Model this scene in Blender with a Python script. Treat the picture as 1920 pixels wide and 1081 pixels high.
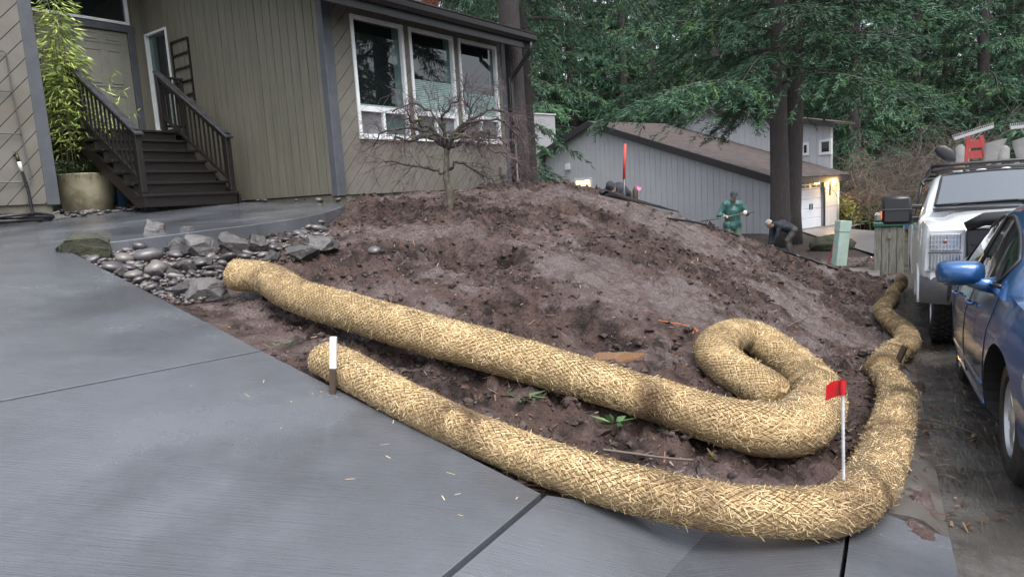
import bpy, bmesh, math, random
import numpy as np
from mathutils import Vector, Matrix, Euler, noise as mnoise
random.seed(7); RNG = np.random.default_rng(7)
R = math.radians
for o in list(bpy.data.objects): bpy.data.objects.remove(o)
SC = bpy.context.scene; COL = SC.collection

# ---------------------------------------------------------------- camera
EZ = 1.3                                   # eye height over the driveway
FPX, IW, IH = 1266.0, 1920.0, 1081.0       # focal length in photograph pixels
ROLL, PITCH = math.atan(.0586), math.atan(176.0 / FPX)
_u0 = Vector((0, math.sin(PITCH), math.cos(PITCH))); FWD = Vector((0, math.cos(PITCH), -math.sin(PITCH)))
CR = Vector((1, 0, 0)) * math.cos(ROLL) - _u0 * math.sin(ROLL)
CU = _u0 * math.cos(ROLL) + Vector((1, 0, 0)) * math.sin(ROLL)
cam = bpy.data.objects.new('camera', bpy.data.cameras.new('camera')); COL.objects.link(cam)
m = Matrix((CR, CU, -FWD)).transposed().to_4x4(); m.translation = (0, 0, EZ); cam.matrix_world = m
cam.data.sensor_width = 36; cam.data.lens = 36 * FPX / IW; cam.data.clip_end = 600; cam.data.clip_start = .05
SC.camera = cam

# ---------------------------------------------------------------- sky, sun, exposure
SUN_EL, SUN_ROT = R(64), R(150)
wd = bpy.data.worlds.new('World'); SC.world = wd; wd.use_nodes = True
nt = wd.node_tree; bg = nt.nodes['Background']
sky = nt.nodes.new('ShaderNodeTexSky'); sky.sky_type = 'NISHITA'; sky.sun_disc = False
sky.sun_elevation = SUN_EL; sky.sun_rotation = SUN_ROT; sky.air_density = 1.0; sky.dust_density = 4.0; sky.ozone_density = 1.6
hs = nt.nodes.new('ShaderNodeHueSaturation'); hs.inputs['Saturation'].default_value = .34
nt.links.new(sky.outputs[0], hs.inputs['Color']); nt.links.new(hs.outputs[0], bg.inputs['Color'])
bg.inputs['Strength'].default_value = .15
sl = bpy.data.lights.new('sun', 'SUN'); sl.energy = 1.0; sl.angle = R(36); sl.color = (1, .97, .93)
so = bpy.data.objects.new('sun', sl); COL.objects.link(so)
az = SUN_ROT
sd = Vector((math.sin(az) * math.cos(SUN_EL), math.cos(az) * math.cos(SUN_EL), math.sin(SUN_EL)))
so.rotation_euler = sd.to_track_quat('Z', 'Y').to_euler(); so.location = sd * 60
SC.view_settings.view_transform = 'Standard'; SC.view_settings.look = 'None'
SC.view_settings.exposure = 1.38; SC.view_settings.gamma = 1

# ---------------------------------------------------------------- pixel to place
def ray(x, y): return CR * ((x - IW / 2) / FPX) - CU * ((y - IH / 2) / FPX) + FWD
def at(x, y, Y):
    q = ray(x, y); q = q * (Y / q.y); return Vector((q.x, q.y, q.z + EZ))
def onp(x, y, p0, n):
    q = ray(x, y); o = Vector((0, 0, EZ)); return o + q * ((Vector(p0) - o).dot(n) / q.dot(n))
def head(deg): return Vector((math.sin(R(deg)), math.cos(R(deg)), 0))
UP = Vector((0, 0, 1))

# ---------------------------------------------------------------- materials
MATS = {}
def lin(c): return tuple(((v / 255) / 12.92 if v / 255 <= .04045 else ((v / 255 + .055) / 1.055) ** 2.4) for v in c)
def mat(name, c1, c2=None, rough=.6, scale=6, bump=0, bscale=60, detail=4, spec=.5, metal=0, coat=0, r2=None, lo=.35, hi=.65,
        stretch=None, vcol=False, trans=0, emit=None, estr=0, alpha=None, bdist=.01, c3=None, s3=2.0, coatr=.05, ior=None):
    m = bpy.data.materials.new(name); m.use_nodes = True; N = m.node_tree.nodes; L = m.node_tree.links
    b = N['Principled BSDF']; b.inputs['Roughness'].default_value = rough; b.inputs['Metallic'].default_value = metal
    b.inputs['Specular IOR Level'].default_value = spec; b.inputs['Coat Weight'].default_value = coat; b.inputs['Coat Roughness'].default_value = coatr
    if ior: b.inputs['IOR'].default_value = ior
    b.inputs['Base Color'].default_value = (*c1, 1)
    tc = N.new('ShaderNodeTexCoord'); src = tc.outputs['Object']
    if stretch:
        mp = N.new('ShaderNodeMapping'); mp.inputs['Scale'].default_value = stretch; L.new(src, mp.inputs[0]); src = mp.outputs[0]
    colout = None
    if c2 is not None:
        n = N.new('ShaderNodeTexNoise'); n.inputs['Scale'].default_value = scale; n.inputs['Detail'].default_value = detail; n.inputs['Roughness'].default_value = .62
        L.new(src, n.inputs['Vector'])
        mr = N.new('ShaderNodeMapRange'); mr.inputs[1].default_value = lo; mr.inputs[2].default_value = hi; L.new(n.outputs[0], mr.inputs[0])
        mx = N.new('ShaderNodeMix'); mx.data_type = 'RGBA'; mx.inputs[6].default_value = (*c1, 1); mx.inputs[7].default_value = (*c2, 1)
        L.new(mr.outputs[0], mx.inputs[0]); colout = mx.outputs[2]
        if r2 is not None:
            mr2 = N.new('ShaderNodeMapRange'); mr2.inputs[3].default_value = rough; mr2.inputs[4].default_value = r2
            L.new(mr.outputs[0], mr2.inputs[0]); L.new(mr2.outputs[0], b.inputs['Roughness'])
        if c3 is not None:
            n3 = N.new('ShaderNodeTexNoise'); n3.inputs['Scale'].default_value = s3; n3.inputs['Detail'].default_value = 6; n3.inputs['Roughness'].default_value = .6; L.new(src, n3.inputs['Vector'])
            mr3 = N.new('ShaderNodeMapRange'); mr3.inputs[1].default_value = .5; mr3.inputs[2].default_value = .7; L.new(n3.outputs[0], mr3.inputs[0])
            mx3 = N.new('ShaderNodeMix'); mx3.data_type = 'RGBA'; mx3.inputs[7].default_value = (*c3, 1); L.new(colout, mx3.inputs[6]); L.new(mr3.outputs[0], mx3.inputs[0]); colout = mx3.outputs[2]
    if vcol:
        a = N.new('ShaderNodeAttribute'); a.attribute_name = 'tint'
        mv = N.new('ShaderNodeMix'); mv.data_type = 'RGBA'; mv.blend_type = 'MULTIPLY'; mv.inputs[0].default_value = 1
        if colout is None: mv.inputs[6].default_value = (*c1, 1)
        else: L.new(colout, mv.inputs[6])
        L.new(a.outputs['Color'], mv.inputs[7]); colout = mv.outputs[2]
    if colout is not None: L.new(colout, b.inputs['Base Color'])
    if bump:
        nb = N.new('ShaderNodeTexNoise'); nb.inputs['Scale'].default_value = bscale; nb.inputs['Detail'].default_value = 5; nb.inputs['Roughness'].default_value = .6; L.new(src, nb.inputs['Vector'])
        bp = N.new('ShaderNodeBump'); bp.inputs['Strength'].default_value = bump; bp.inputs['Distance'].default_value = bdist
        L.new(nb.outputs[0], bp.inputs['Height']); L.new(bp.outputs[0], b.inputs['Normal'])
    if trans: b.inputs['Transmission Weight'].default_value = trans
    if emit: b.inputs['Emission Color'].default_value = (*emit, 1); b.inputs['Emission Strength'].default_value = estr
    MATS[name] = m; return m

# ---------------------------------------------------------------- mesh helpers
class MB:
    """collects shapes; build() links them as one mesh object"""
    def __init__(s): s.v = []; s.f = []; s.m = []; s.n = 0
    def add(s, vs, fs, mi=0):
        s.v.extend([tuple(v) for v in vs]); s.f.extend([tuple(i + s.n for i in f) for f in fs]); s.m.extend([mi] * len(fs)); s.n += len(vs); return s
    def box(s, c, d, rot=None, bev=0, mi=0):
        """box of centre c, full size d, axes rot (3x3 rows = axes)"""
        c = Vector(c); ax = rot or (Vector((1, 0, 0)), Vector((0, 1, 0)), Vector((0, 0, 1)))
        h = [x / 2 for x in d]
        if bev <= 0:
            vs = [c + ax[0] * (sx * h[0]) + ax[1] * (sy * h[1]) + ax[2] * (sz * h[2]) for sz in (-1, 1) for sx, sy in ((-1, -1), (1, -1), (1, 1), (-1, 1))]
            return s.add(vs, [(3, 2, 1, 0), (4, 5, 6, 7), (0, 1, 5, 4), (1, 2, 6, 5), (2, 3, 7, 6), (3, 0, 4, 7)], mi)
        b = min(bev, *[x * .45 for x in h]); vs = []; idx = {}
        for sx in (-1, 1):
            for sy in (-1, 1):
                for sz in (-1, 1):
                    for k in range(3):
                        q = [sx * (h[0] - b), sy * (h[1] - b), sz * (h[2] - b)]; q[k] += (sx, sy, sz)[k] * b
                        idx[(sx, sy, sz, k)] = len(vs); vs.append(c + ax[0] * q[0] + ax[1] * q[1] + ax[2] * q[2])
        fs = []
        for k in range(3):
            a1, a2 = [i for i in range(3) if i != k]
            for sg in (-1, 1):
                q = []
                for t1, t2 in ((-1, -1), (1, -1), (1, 1), (-1, 1)):
                    e = [0, 0, 0]; e[k] = sg; e[a1] = t1; e[a2] = t2; q.append(idx[(*e, k)])
                fs.append(q)
                for t1 in (-1, 1):
                    if k < a1 or True:
                        pass
        for k in range(3):                       # edge strips
            a1, a2 = [i for i in range(3) if i != k]
            for t1 in (-1, 1):
                for t2 in (-1, 1):
                    q = []
                    for sg, kk in ((-1, a1), (1, a1), (1, a2), (-1, a2)):
                        e = [0, 0, 0]; e[k] = sg; e[a1] = t1; e[a2] = t2; q.append(idx[(*e, kk)])
                    fs.append(q)
        for sx in (-1, 1):
            for sy in (-1, 1):
                for sz in (-1, 1): fs.append([idx[(sx, sy, sz, k)] for k in range(3)])
        return s.add(vs, fs, mi)
    def bar(s, a, b, w, h=None, up=UP, bev=0, mi=0):
        a, b = Vector(a), Vector(b); d = b - a; L = d.length; d = d.normalized(); h = h or w
        sd = d.cross(up)
        if sd.length < 1e-4: sd = d.cross(Vector((1, 0, 0)))
        sd.normalize(); u2 = sd.cross(d)
        return s.box((a + b) / 2, (L, w, h), (d, sd, u2), bev, mi)
    def tube(s, pts, rad, n=8, cap=True, mi=0):
        pts = [Vector(p) for p in pts]; k = len(pts)
        rad = list(rad) if hasattr(rad, '__len__') else [rad] * k
        vs = []; prev = None
        for i, p in enumerate(pts):
            t = (pts[min(i + 1, k - 1)] - pts[max(i - 1, 0)])
            t = t.normalized() if t.length > 1e-9 else Vector((0, 0, 1))
            if prev is None:
                a = t.cross(UP if abs(t.z) < .9 else Vector((1, 0, 0))).normalized()
            else:
                a = (prev - t * prev.dot(t)); a = a.normalized() if a.length > 1e-6 else t.orthogonal().normalized()
            prev = a; b = t.cross(a)
            for j in range(n):
                an = 2 * math.pi * j / n; vs.append(p + (a * math.cos(an) + b * math.sin(an)) * rad[i])
        fs = [(i * n + j, i * n + (j + 1) % n, (i + 1) * n + (j + 1) % n, (i + 1) * n + j) for i in range(k - 1) for j in range(n)]
        if cap: fs += [tuple(range(n - 1, -1, -1)), tuple((k - 1) * n + j for j in range(n))]
        return s.add(vs, fs, mi)
    def poly(s, pts, n, th, mi=0):
        """polygon of world points extruded by th along -n"""
        pts = [Vector(p) for p in pts]; n = Vector(n); k = len(pts)
        a = Vector((0, 0, 0))
        for i in range(k): a += pts[i].cross(pts[(i + 1) % k])
        if a.dot(n) < 0: pts.reverse()
        vs = pts + [p - n * th for p in pts]
        return s.add(vs, [tuple(range(k)), tuple(range(2 * k - 1, k - 1, -1))] + [(i + k, (i + 1) % k + k, (i + 1) % k, i) for i in range(k)], mi)
    def lathe(s, prof, c, axis=UP, n=24, mi=0, a0=None):
        """profile [(r,h)] about axis through c"""
        c = Vector(c); ax = Vector(axis).normalized(); a = (a0 or ax.orthogonal()).normalized(); b = ax.cross(a); k = len(prof)
        vs = [c + ax * h + (a * math.cos(2 * math.pi * j / n) + b * math.sin(2 * math.pi * j / n)) * r for r, h in prof for j in range(n)]
        return s.add(vs, [(i * n + j, i * n + (j + 1) % n, (i + 1) * n + (j + 1) % n, (i + 1) * n + j) for i in range(k - 1) for j in range(n)], mi)
    def ball(s, c, r, n=12, mi=0, rot=None):
        r = r if hasattr(r, '__len__') else (r, r, r); k = max(4, n // 2); c = Vector(c)
        ax = rot or (Vector((1, 0, 0)), Vector((0, 1, 0)), Vector((0, 0, 1))); vs = []
        for i in range(k + 1):
            t = math.pi * i / k
            for j in range(n):
                p = 2 * math.pi * j / n
                q = (math.sin(t) * math.cos(p) * r[0], math.sin(t) * math.sin(p) * r[1], -math.cos(t) * r[2])
                vs.append(c + ax[0] * q[0] + ax[1] * q[1] + ax[2] * q[2])
        return s.add(vs, [(i * n + j, i * n + (j + 1) % n, (i + 1) * n + (j + 1) % n, (i + 1) * n + j) for i in range(k) for j in range(n)], mi)
    def mesh(s, name, smooth=False, fix=True):
        me = bpy.data.meshes.new(name); me.from_pydata(s.v, [], s.f)
        if any(s.m): me.polygons.foreach_set('material_index', s.m)
        me.validate()
        if fix:
            bm = bmesh.new(); bm.from_mesh(me); bmesh.ops.remove_doubles(bm, verts=bm.verts, dist=1e-6)
            bmesh.ops.recalc_face_normals(bm, faces=bm.faces); bm.to_mesh(me); bm.free()
        if smooth: me.polygons.foreach_set('use_smooth', [True] * len(me.polygons))
        return me
    def build(s, name, mats, parent=None, smooth=False, sharp=None, fix=True):
        me = s.mesh(name, smooth, fix); return link(name, me, mats, parent, sharp)
def link(name, me, mats, parent=None, sharp=None):
    for mm in (mats if isinstance(mats, (list, tuple)) else [mats]): me.materials.append(MATS[mm] if isinstance(mm, str) else mm)
    if sharp is not None and len(me.polygons): me.set_sharp_from_angle(angle=R(sharp))
    o = bpy.data.objects.new(name, me); COL.objects.link(o)
    if parent is not None: setp(o, parent)
    return o
ROOTM = {}
def setp(o, p):
    o.parent = p; M = p.matrix_basis.copy(); q = p.parent
    while q is not None: M = q.matrix_basis @ q.matrix_parent_inverse.inverted() @ M if False else M; q = None
    if p.name in ROOTM: o.matrix_parent_inverse = ROOTM[p.name].inverted()
def thing(name, label, cat, loc, group=None, kind=None):
    """an Empty at the thing's base; parts are built in world space and parented to it"""
    o = bpy.data.objects.new(name, None); COL.objects.link(o); o.location = loc; o.empty_display_size = .2
    ROOTM[o.name] = Matrix.Translation(Vector(loc)); tag(o, label, cat, group, kind); return o
def tag(o, label=None, cat=None, group=None, kind=None):
    if label: o['label'] = label
    if cat: o['category'] = cat
    if group: o['group'] = group
    if kind: o['kind'] = kind
    return o
def recentre(o):
    """put the origin of a one-mesh thing at its base"""
    me = o.data; n = len(me.vertices); a = np.empty(n * 3); me.vertices.foreach_get('co', a); a = a.reshape(-1, 3)
    c = np.array([(a[:, 0].min() + a[:, 0].max()) / 2, (a[:, 1].min() + a[:, 1].max()) / 2, a[:, 2].min()])
    me.vertices.foreach_set('co', (a - c).ravel()); me.update(); o.location = c; return o
def np_mesh(name, V, Fq, smooth=False, tint=None):
    """mesh from arrays: V (n,3), Fq (m,k) all the same size; tint per face (m,3)"""
    V = np.asarray(V, np.float32); Fq = np.asarray(Fq, np.int32); me = bpy.data.meshes.new(name); k = Fq.shape[1]
    me.vertices.add(len(V)); me.vertices.foreach_set('co', V.ravel()); me.loops.add(Fq.size); me.loops.foreach_set('vertex_index', Fq.ravel())
    me.polygons.add(len(Fq)); me.polygons.foreach_set('loop_start', np.arange(0, Fq.size, k, dtype=np.int32))
    me.polygons.foreach_set('use_smooth', np.full(len(Fq), smooth))
    me.update(calc_edges=True)
    if tint is not None:
        ca = me.color_attributes.new('tint', 'FLOAT_COLOR', 'CORNER'); c = np.ones((len(Fq), k, 4), np.float32); c[:, :, :3] = np.asarray(tint)[:, None, :]
        ca.data.foreach_set('color', c.ravel())
    return me
def cliphp(poly, a, b, c):
    """convex 2-D polygon clipped to a*x+b*y<=c"""
    out = []
    for i in range(len(poly)):
        p, q = poly[i], poly[(i + 1) % len(poly)]; dp = a * p[0] + b * p[1] - c; dq = a * q[0] + b * q[1] - c
        if dp <= 0: out.append(p)
        if (dp < 0 < dq) or (dq < 0 < dp):
            t = dp / (dp - dq); out.append((p[0] + (q[0] - p[0]) * t, p[1] + (q[1] - p[1]) * t))
    return out
def area2(p): return abs(sum(p[i][0] * p[(i + 1) % len(p)][1] - p[(i + 1) % len(p)][0] * p[i][1] for i in range(len(p)))) / 2 if len(p) > 2 else 0
def clipconv(poly, hull):
    k = len(hull); s = sum(hull[i][0] * hull[(i + 1) % k][1] - hull[(i + 1) % k][0] * hull[i][1] for i in range(k))
    h = hull if s > 0 else hull[::-1]
    for i in range(k):
        (x1, y1), (x2, y2) = h[i], h[(i + 1) % k]; a, b = y2 - y1, -(x2 - x1); poly = cliphp(poly, a, b, a * x1 + b * y1)
        if len(poly) < 3: return []
    return poly
def minusconv(polys, hole):
    k = len(hole); s = sum(hole[i][0] * hole[(i + 1) % k][1] - hole[(i + 1) % k][0] * hole[i][1] for i in range(k)); h = hole if s > 0 else hole[::-1]; out = []
    for P in polys:
        cur = P
        for i in range(k):
            (x1, y1), (x2, y2) = h[i], h[(i + 1) % k]; a, b = y2 - y1, -(x2 - x1); c = a * x1 + b * y1
            o = cliphp(cur, -a, -b, -c)
            if area2(o) > 1e-5: out.append(o)
            cur = cliphp(cur, a, b, c)
            if area2(cur) < 1e-6: break
    return out
# vectorised value-noise fractal for terrain
def vnoise(x, y, seed=0):
    xi = np.floor(x).astype(np.int64); yi = np.floor(y).astype(np.int64); fx = x - xi; fy = y - yi
    fx = fx * fx * fx * (fx * (fx * 6 - 15) + 10); fy = fy * fy * fy * (fy * (fy * 6 - 15) + 10)
    def h(a, b):
        n = (a * 374761393 + b * 668265263 + seed * 974711) & 0xffffffff; n = ((n ^ (n >> 13)) * 1274126177) & 0xffffffff; n = n ^ (n >> 16); return (n & 0xffff) / 65535.0
    return (h(xi, yi) * (1 - fx) + h(xi + 1, yi) * fx) * (1 - fy) + (h(xi, yi + 1) * (1 - fx) + h(xi + 1, yi + 1) * fx) * fy
def fbm(x, y, oct=4, seed=0, gain=.5):
    a = 1; s = 0; t = 0
    for i in range(oct): s = s + a * (vnoise(x * 2 ** i + 17 * i, y * 2 ** i - 9 * i, seed + i) - .5); t += a; a *= gain
    return s / t * 2
def spline(P, n):
    """Catmull-Rom through points P (k,d), n samples"""
    P = np.asarray(P, float); Q = np.vstack([2 * P[0] - P[1], P, 2 * P[-1] - P[-2]]); k = len(P) - 1; out = []
    for t in np.linspace(0, k, n):
        i = min(int(t), k - 1); f = t - i; a, b, c, d = Q[i], Q[i + 1], Q[i + 2], Q[i + 3]
        out.append(.5 * ((2 * b) + (c - a) * f + (2 * a - 5 * b + 4 * c - d) * f * f + (3 * b - a - 3 * c + d) * f ** 3))
    return np.array(out)
# ================================================================ street frame, driveway plane, terrain
SD = head(29.46); SP = head(119.46)                       # along the street (away), across it (to the right)
C0 = Vector((1.72, 2.57, 0))                              # a point of the gutter line
SS = np.array([-40, -10, 0, 5, 7, 9, 12, 18, 30, 60, 140.]); SZ = np.array([4.0, .9, -.19, -.63, -.77, -.84, -.88, -.98, -1.12, -1.2, -1.2])
_st = np.linspace(-40, 140, 1801); _sz = np.interp(_st, SS, SZ); _sz = np.convolve(np.pad(_sz, 15, 'edge'), np.ones(31) / 31, 'valid')
def street_z(x, y):
    s = (np.asarray(x) - C0.x) * SD.x + (np.asarray(y) - C0.y) * SD.y; return np.interp(s, _st, _sz)
def street_pt(s, w, dz=0):
    p = C0 + SD * s + SP * w; return Vector((p.x, p.y, float(street_z(p.x, p.y)) + dz))
DG = (-.16036, .06102)                                    # driveway gradient
def drive_z(x, y): return DG[0] * x + DG[1] * y
DN = Vector((-DG[0], -DG[1], 1)).normalized()
def dpx(x, y): return onp(x, y, (0, 0, 0), DN)
hR, hL = head(36.73), head(-53.27); nW = -hL              # house axes
E0, E1, E2 = dpx(1020, 925), dpx(490, 657), dpx(115, 463)
edir = (E2 - E0); edir.z = 0; edir.normalize(); een = Vector((edir.y, -edir.x, 0))   # yard side of the driveway edge
# walkway plane
WB, WC = at(645, 383, 9.9), at(440, 380, 11.6); WN = (WB - E2).cross(WC - E2).normalized()
if WN.z < 0: WN = -WN
def wpx(x, y): return onp(x, y, E2, WN)
walk_edge = [wpx(*q) for q in ((115, 463), (240, 450), (351, 436), (421, 427), (480, 420), (537, 412), (580, 405), (610, 398), (632, 391), (645, 386), (646, 381))]
HC = Vector((-2.58, 10.5, 0)); Z0 = at(635, 365, 10.5).z   # house corner, siding bottom
# terrain control points: (pixel x, pixel y, depth) read off the photograph, then heights by thin plate
CP = [(850, 655, 3.85), (900, 550, 4.9), (900, 470, 6.5), (845, 395, 9.0), (985, 358, 13.0), (1100, 350, 12.5), (1180, 372, 12.3), (1300, 411, 12.0),
      (1440, 462, 12.0), (1560, 495, 12.6), (1640, 522, 12.6), (1400, 560, 6.85), (1200, 500, 6.4), (1050, 450, 7.6), (1100, 400, 9.6), (1300, 470, 9.0), (1450, 520, 8.6),
      (1450, 840, 3.4), (1400, 640, 5.2), (1150, 660, 4.35), (650, 395, 9.6), (700, 470, 6.3), (600, 560, 5.0), (760, 420, 7.9), (440, 480, 6.55), (300, 492, 6.15), (560, 440, 7.9), (360, 560, 5.15), (950, 380, 10.2), (1250, 430, 10.4)]
CPW = [at(*c) for c in CP]
for f in (-.5, 0, .15, .3, .45, .6, .75, .9): p = E0.lerp(E2, f); CPW.append(Vector((p.x, p.y, p.z - .05)))
for s in (-1, .5, 2, 3.5, 5, 6.5, 8, 10, 12, 14):
    for w in (-.45, -.1): CPW.append(street_pt(s, w, .075))
for x, y, z in ((2.6, 17.5, -.72), (5, 17, -.75), (8, 17, -.8), (9, 14, -.75), (0, 17.5, -.65), (3.2, 15.4, -.62), (6, 14.8, -.72), (1, 15.6, -.4), (-3, 13, 1.4), (-6, 9, 1.2), (-5, 13, 1.5)): CPW.append(Vector((x, y, z)))
_C = np.array([tuple(c) for c in CPW])
def _tps(r2): return np.where(r2 > 1e-12, .5 * r2 * np.log(np.maximum(r2, 1e-12)), 0)
def tps_fit(C, lam):
    n = len(C); K = _tps(((C[:, None, :2] - C[None, :, :2]) ** 2).sum(2)) + lam * np.eye(n); Pm = np.c_[np.ones(n), C[:, :2]]
    A = np.block([[K, Pm], [Pm.T, np.zeros((3, 3))]]); return np.linalg.solve(A, np.r_[C[:, 2], 0, 0, 0])
_Wt = tps_fit(_C, .12)
def tz_base(x, y):
    x = np.atleast_1d(np.asarray(x, float)); y = np.atleast_1d(np.asarray(y, float)); out = np.empty(x.size)
    for i in range(0, x.size, 20000):
        X = x.ravel()[i:i + 20000]; Y = y.ravel()[i:i + 20000]
        out[i:i + 20000] = _tps((X[:, None] - _C[None, :, 0]) ** 2 + (Y[:, None] - _C[None, :, 1]) ** 2) @ _Wt[:-3] + _Wt[-3] + _Wt[-2] * X + _Wt[-1] * Y
    return out.reshape(x.shape)
def hit(px, py, dz=0, fn=None):
    """where the sight line through a pixel meets the yard raised by dz"""
    q = ray(px, py); t = np.linspace(1.5, 22, 1600); X = q.x * t; Y = q.y * t; Z = EZ + q.z * t
    d = Z - (fn or tz_base)(X, Y) - dz; k = np.argmax(d < 0)
    if d[k] >= 0: k = len(t) - 1
    k = max(k, 1); f = d[k - 1] / (d[k - 1] - d[k]) if d[k - 1] != d[k] else 0; tt = t[k - 1] + (t[k] - t[k - 1]) * f
    return Vector((q.x * tt, q.y * tt, EZ + q.z * tt))
# hollows and heaps seen in the mud: pixel, depth of hollow, radii along view-x and view-y
DENTS = [(hit(892, 470), -.42, .40, .50), (hit(1085, 392), -.22, .42, .34), (hit(1060, 590), -.22, .55, .26), (hit(1195, 425), -.16, .35, .4), (hit(950, 430), -.1, .25, .25), (hit(850, 640), -.06, .5, .16),
         (hit(1270, 470), -.08, .5, .3), (hit(1390, 500), -.09, .4, .4), (hit(1010, 480), .05, .5, .3), (hit(1160, 450), .06, .4, .3), (hit(1000, 610), .05, .4, .2), (hit(1340, 520), .05, .4, .3), (hit(840, 470), .05, .3, .25), (hit(860, 405), .04, .5, .5)]
PUD = hit(1155, 658); PUD.z -= .03
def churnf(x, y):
    """0 = slick wet mud, its sheen painted as a paler colour, 1 = freshly dug crumbly topsoil"""
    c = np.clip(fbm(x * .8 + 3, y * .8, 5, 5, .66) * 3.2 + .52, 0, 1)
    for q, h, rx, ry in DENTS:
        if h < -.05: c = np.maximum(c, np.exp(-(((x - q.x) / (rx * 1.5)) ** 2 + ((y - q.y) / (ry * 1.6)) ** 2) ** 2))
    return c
def tz(x, y, fine=True):
    x = np.atleast_1d(np.asarray(x, float)); y = np.atleast_1d(np.asarray(y, float)); z = tz_base(x, y)
    for c, h, rx, ry in DENTS:
        wob = 1 + .35 * fbm(x * 3.1, y * 3.1, 2, 31); d2 = ((x - c.x) / rx) ** 2 + ((y - c.y) / ry) ** 2
        z = z + h * np.exp(-d2 ** (4 if h < -.3 else 2) * .6 * wob)
    d = (x - E0.x) * een.x + (y - E0.y) * een.y                         # distance into the yard from the driveway edge
    k = np.clip(d / .5, .12, 1)
    if fine:
        churn = .42 + .58 * churnf(x, y)
        z = z + k * (.05 * fbm(x * 1.4, y * 1.4, 3, 11) + churn * (.085 * fbm(x * 4.2, y * 4.2, 3, 21) + .085 * np.abs(fbm(x * 7.5, y * 7.5, 3, 41)) + .065 * np.maximum(fbm(x * 15, y * 15, 2, 51), 0) + .026 * fbm(x * 26, y * 26, 2, 61)) - .058)
    kp = np.clip(1.6 - np.hypot((x - PUD.x) / .19, (y - PUD.y) / .15), 0, 1); return z * (1 - kp) + kp * (PUD.z - .03)
def tz1(x, y, fine=True): return float(tz(np.array([x]), np.array([y]), fine)[0])

# ---- materials of the ground
mat('mud', (.062, .038, .032), (.013, .0075, .0065), rough=.20, r2=.48, scale=4.6, detail=11, bump=1, bscale=30, bdist=.045, spec=.65, lo=.44, hi=.58, c3=(.088, .060, .052), s3=1.6)  # pale blotches paint in wet sheen, dark ones the shade between clumps
def groove_slab(name, c1, c2, c3):
    m = mat(name, c1, c2, rough=.08, r2=.30, scale=.9, detail=9, spec=.7, lo=.36, hi=.64, c3=c3, s3=.5, coat=.35, coatr=.18)
    N = m.node_tree.nodes; L = m.node_tree.links; b = N['Principled BSDF']; tc = N.new('ShaderNodeTexCoord')
    mp = N.new('ShaderNodeMapping'); mp.inputs['Rotation'].default_value = (0, 0, R(36.73 - 90 + 84)); mp.inputs['Scale'].default_value = (5, 130, 5)
    L.new(tc.outputs['Object'], mp.inputs[0]); n1 = N.new('ShaderNodeTexNoise'); n1.inputs['Scale'].default_value = 1; n1.inputs['Detail'].default_value = 4; L.new(mp.outputs[0], n1.inputs['Vector'])
    n2 = N.new('ShaderNodeTexNoise'); n2.inputs['Scale'].default_value = 210; n2.inputs['Detail'].default_value = 3; L.new(tc.outputs['Object'], n2.inputs['Vector'])
    ad = N.new('ShaderNodeMath'); ad.operation = 'ADD'; L.new(n1.outputs[0], ad.inputs[0]); L.new(n2.outputs[0], ad.inputs[1])
    bp = N.new('ShaderNodeBump'); bp.inputs['Strength'].default_value = .6; bp.inputs['Distance'].default_value = .005; L.new(ad.outputs[0], bp.inputs['Height']); L.new(bp.outputs[0], b.inputs['Normal'])
    return m
groove_slab('wet_concrete', (.074, .080, .093), (.106, .115, .133), (.040, .042, .047))
mat('old_concrete', (.16, .155, .15), (.10, .095, .09), rough=.38, r2=.6, scale=3, detail=8, bump=.5, bscale=90, bdist=.006, c3=(.06, .05, .042), s3=1.6)
mat('joint_dark', (.02, .02, .02), rough=.9)
def flow_mat(name, c1, c2, c3):
    m = mat(name, c1, c2, rough=.10, r2=.35, scale=2.5, detail=8, spec=.6, c3=c3, s3=2.2); N = m.node_tree.nodes; L = m.node_tree.links; b = N['Principled BSDF']; tc = N.new('ShaderNodeTexCoord')
    mp = N.new('ShaderNodeMapping'); mp.vector_type = 'TEXTURE'; mp.inputs['Rotation'].default_value = (0, 0, R(90 - 29.46)); mp.inputs['Scale'].default_value = (.22, .035, .2); L.new(tc.outputs['Object'], mp.inputs[0])
    n1 = N.new('ShaderNodeTexNoise'); n1.inputs['Scale'].default_value = 1; n1.inputs['Detail'].default_value = 5; n1.inputs['Distortion'].default_value = 1.2; L.new(mp.outputs[0], n1.inputs['Vector'])
    bp = N.new('ShaderNodeBump'); bp.inputs['Strength'].default_value = .8; bp.inputs['Distance'].default_value = .012; L.new(n1.outputs[0], bp.inputs['Height']); L.new(bp.outputs[0], b.inputs['Normal'])
flow_mat('gutter_wet', (.060, .056, .052), (.095, .090, .086), (.035, .032, .028))
mat('kerb_muddy', (.075, .066, .060), (.11, .102, .096), rough=.35, r2=.6, scale=3, detail=8, bump=.7, bscale=70, bdist=.008, c3=(.040, .030, .025), s3=2.4)
mat('asphalt', (.035, .035, .037), (.060, .058, .056), rough=.16, r2=.42, scale=3.5, detail=9, bump=.55, bscale=140, bdist=.008, spec=.6, c3=(.075, .07, .065), s3=1.2)
mat('mulch', (.022, .016, .014), (.045, .03, .024), rough=.8, scale=18, bump=.9, bscale=50, bdist=.03)
mat('forest_soil', (.03, .028, .018), (.05, .045, .028), rough=.9, scale=3, bump=.6, bscale=20)
mat('drive_far', (.17, .17, .185), (.13, .13, .14), rough=.4, scale=1.2, detail=6)

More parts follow.
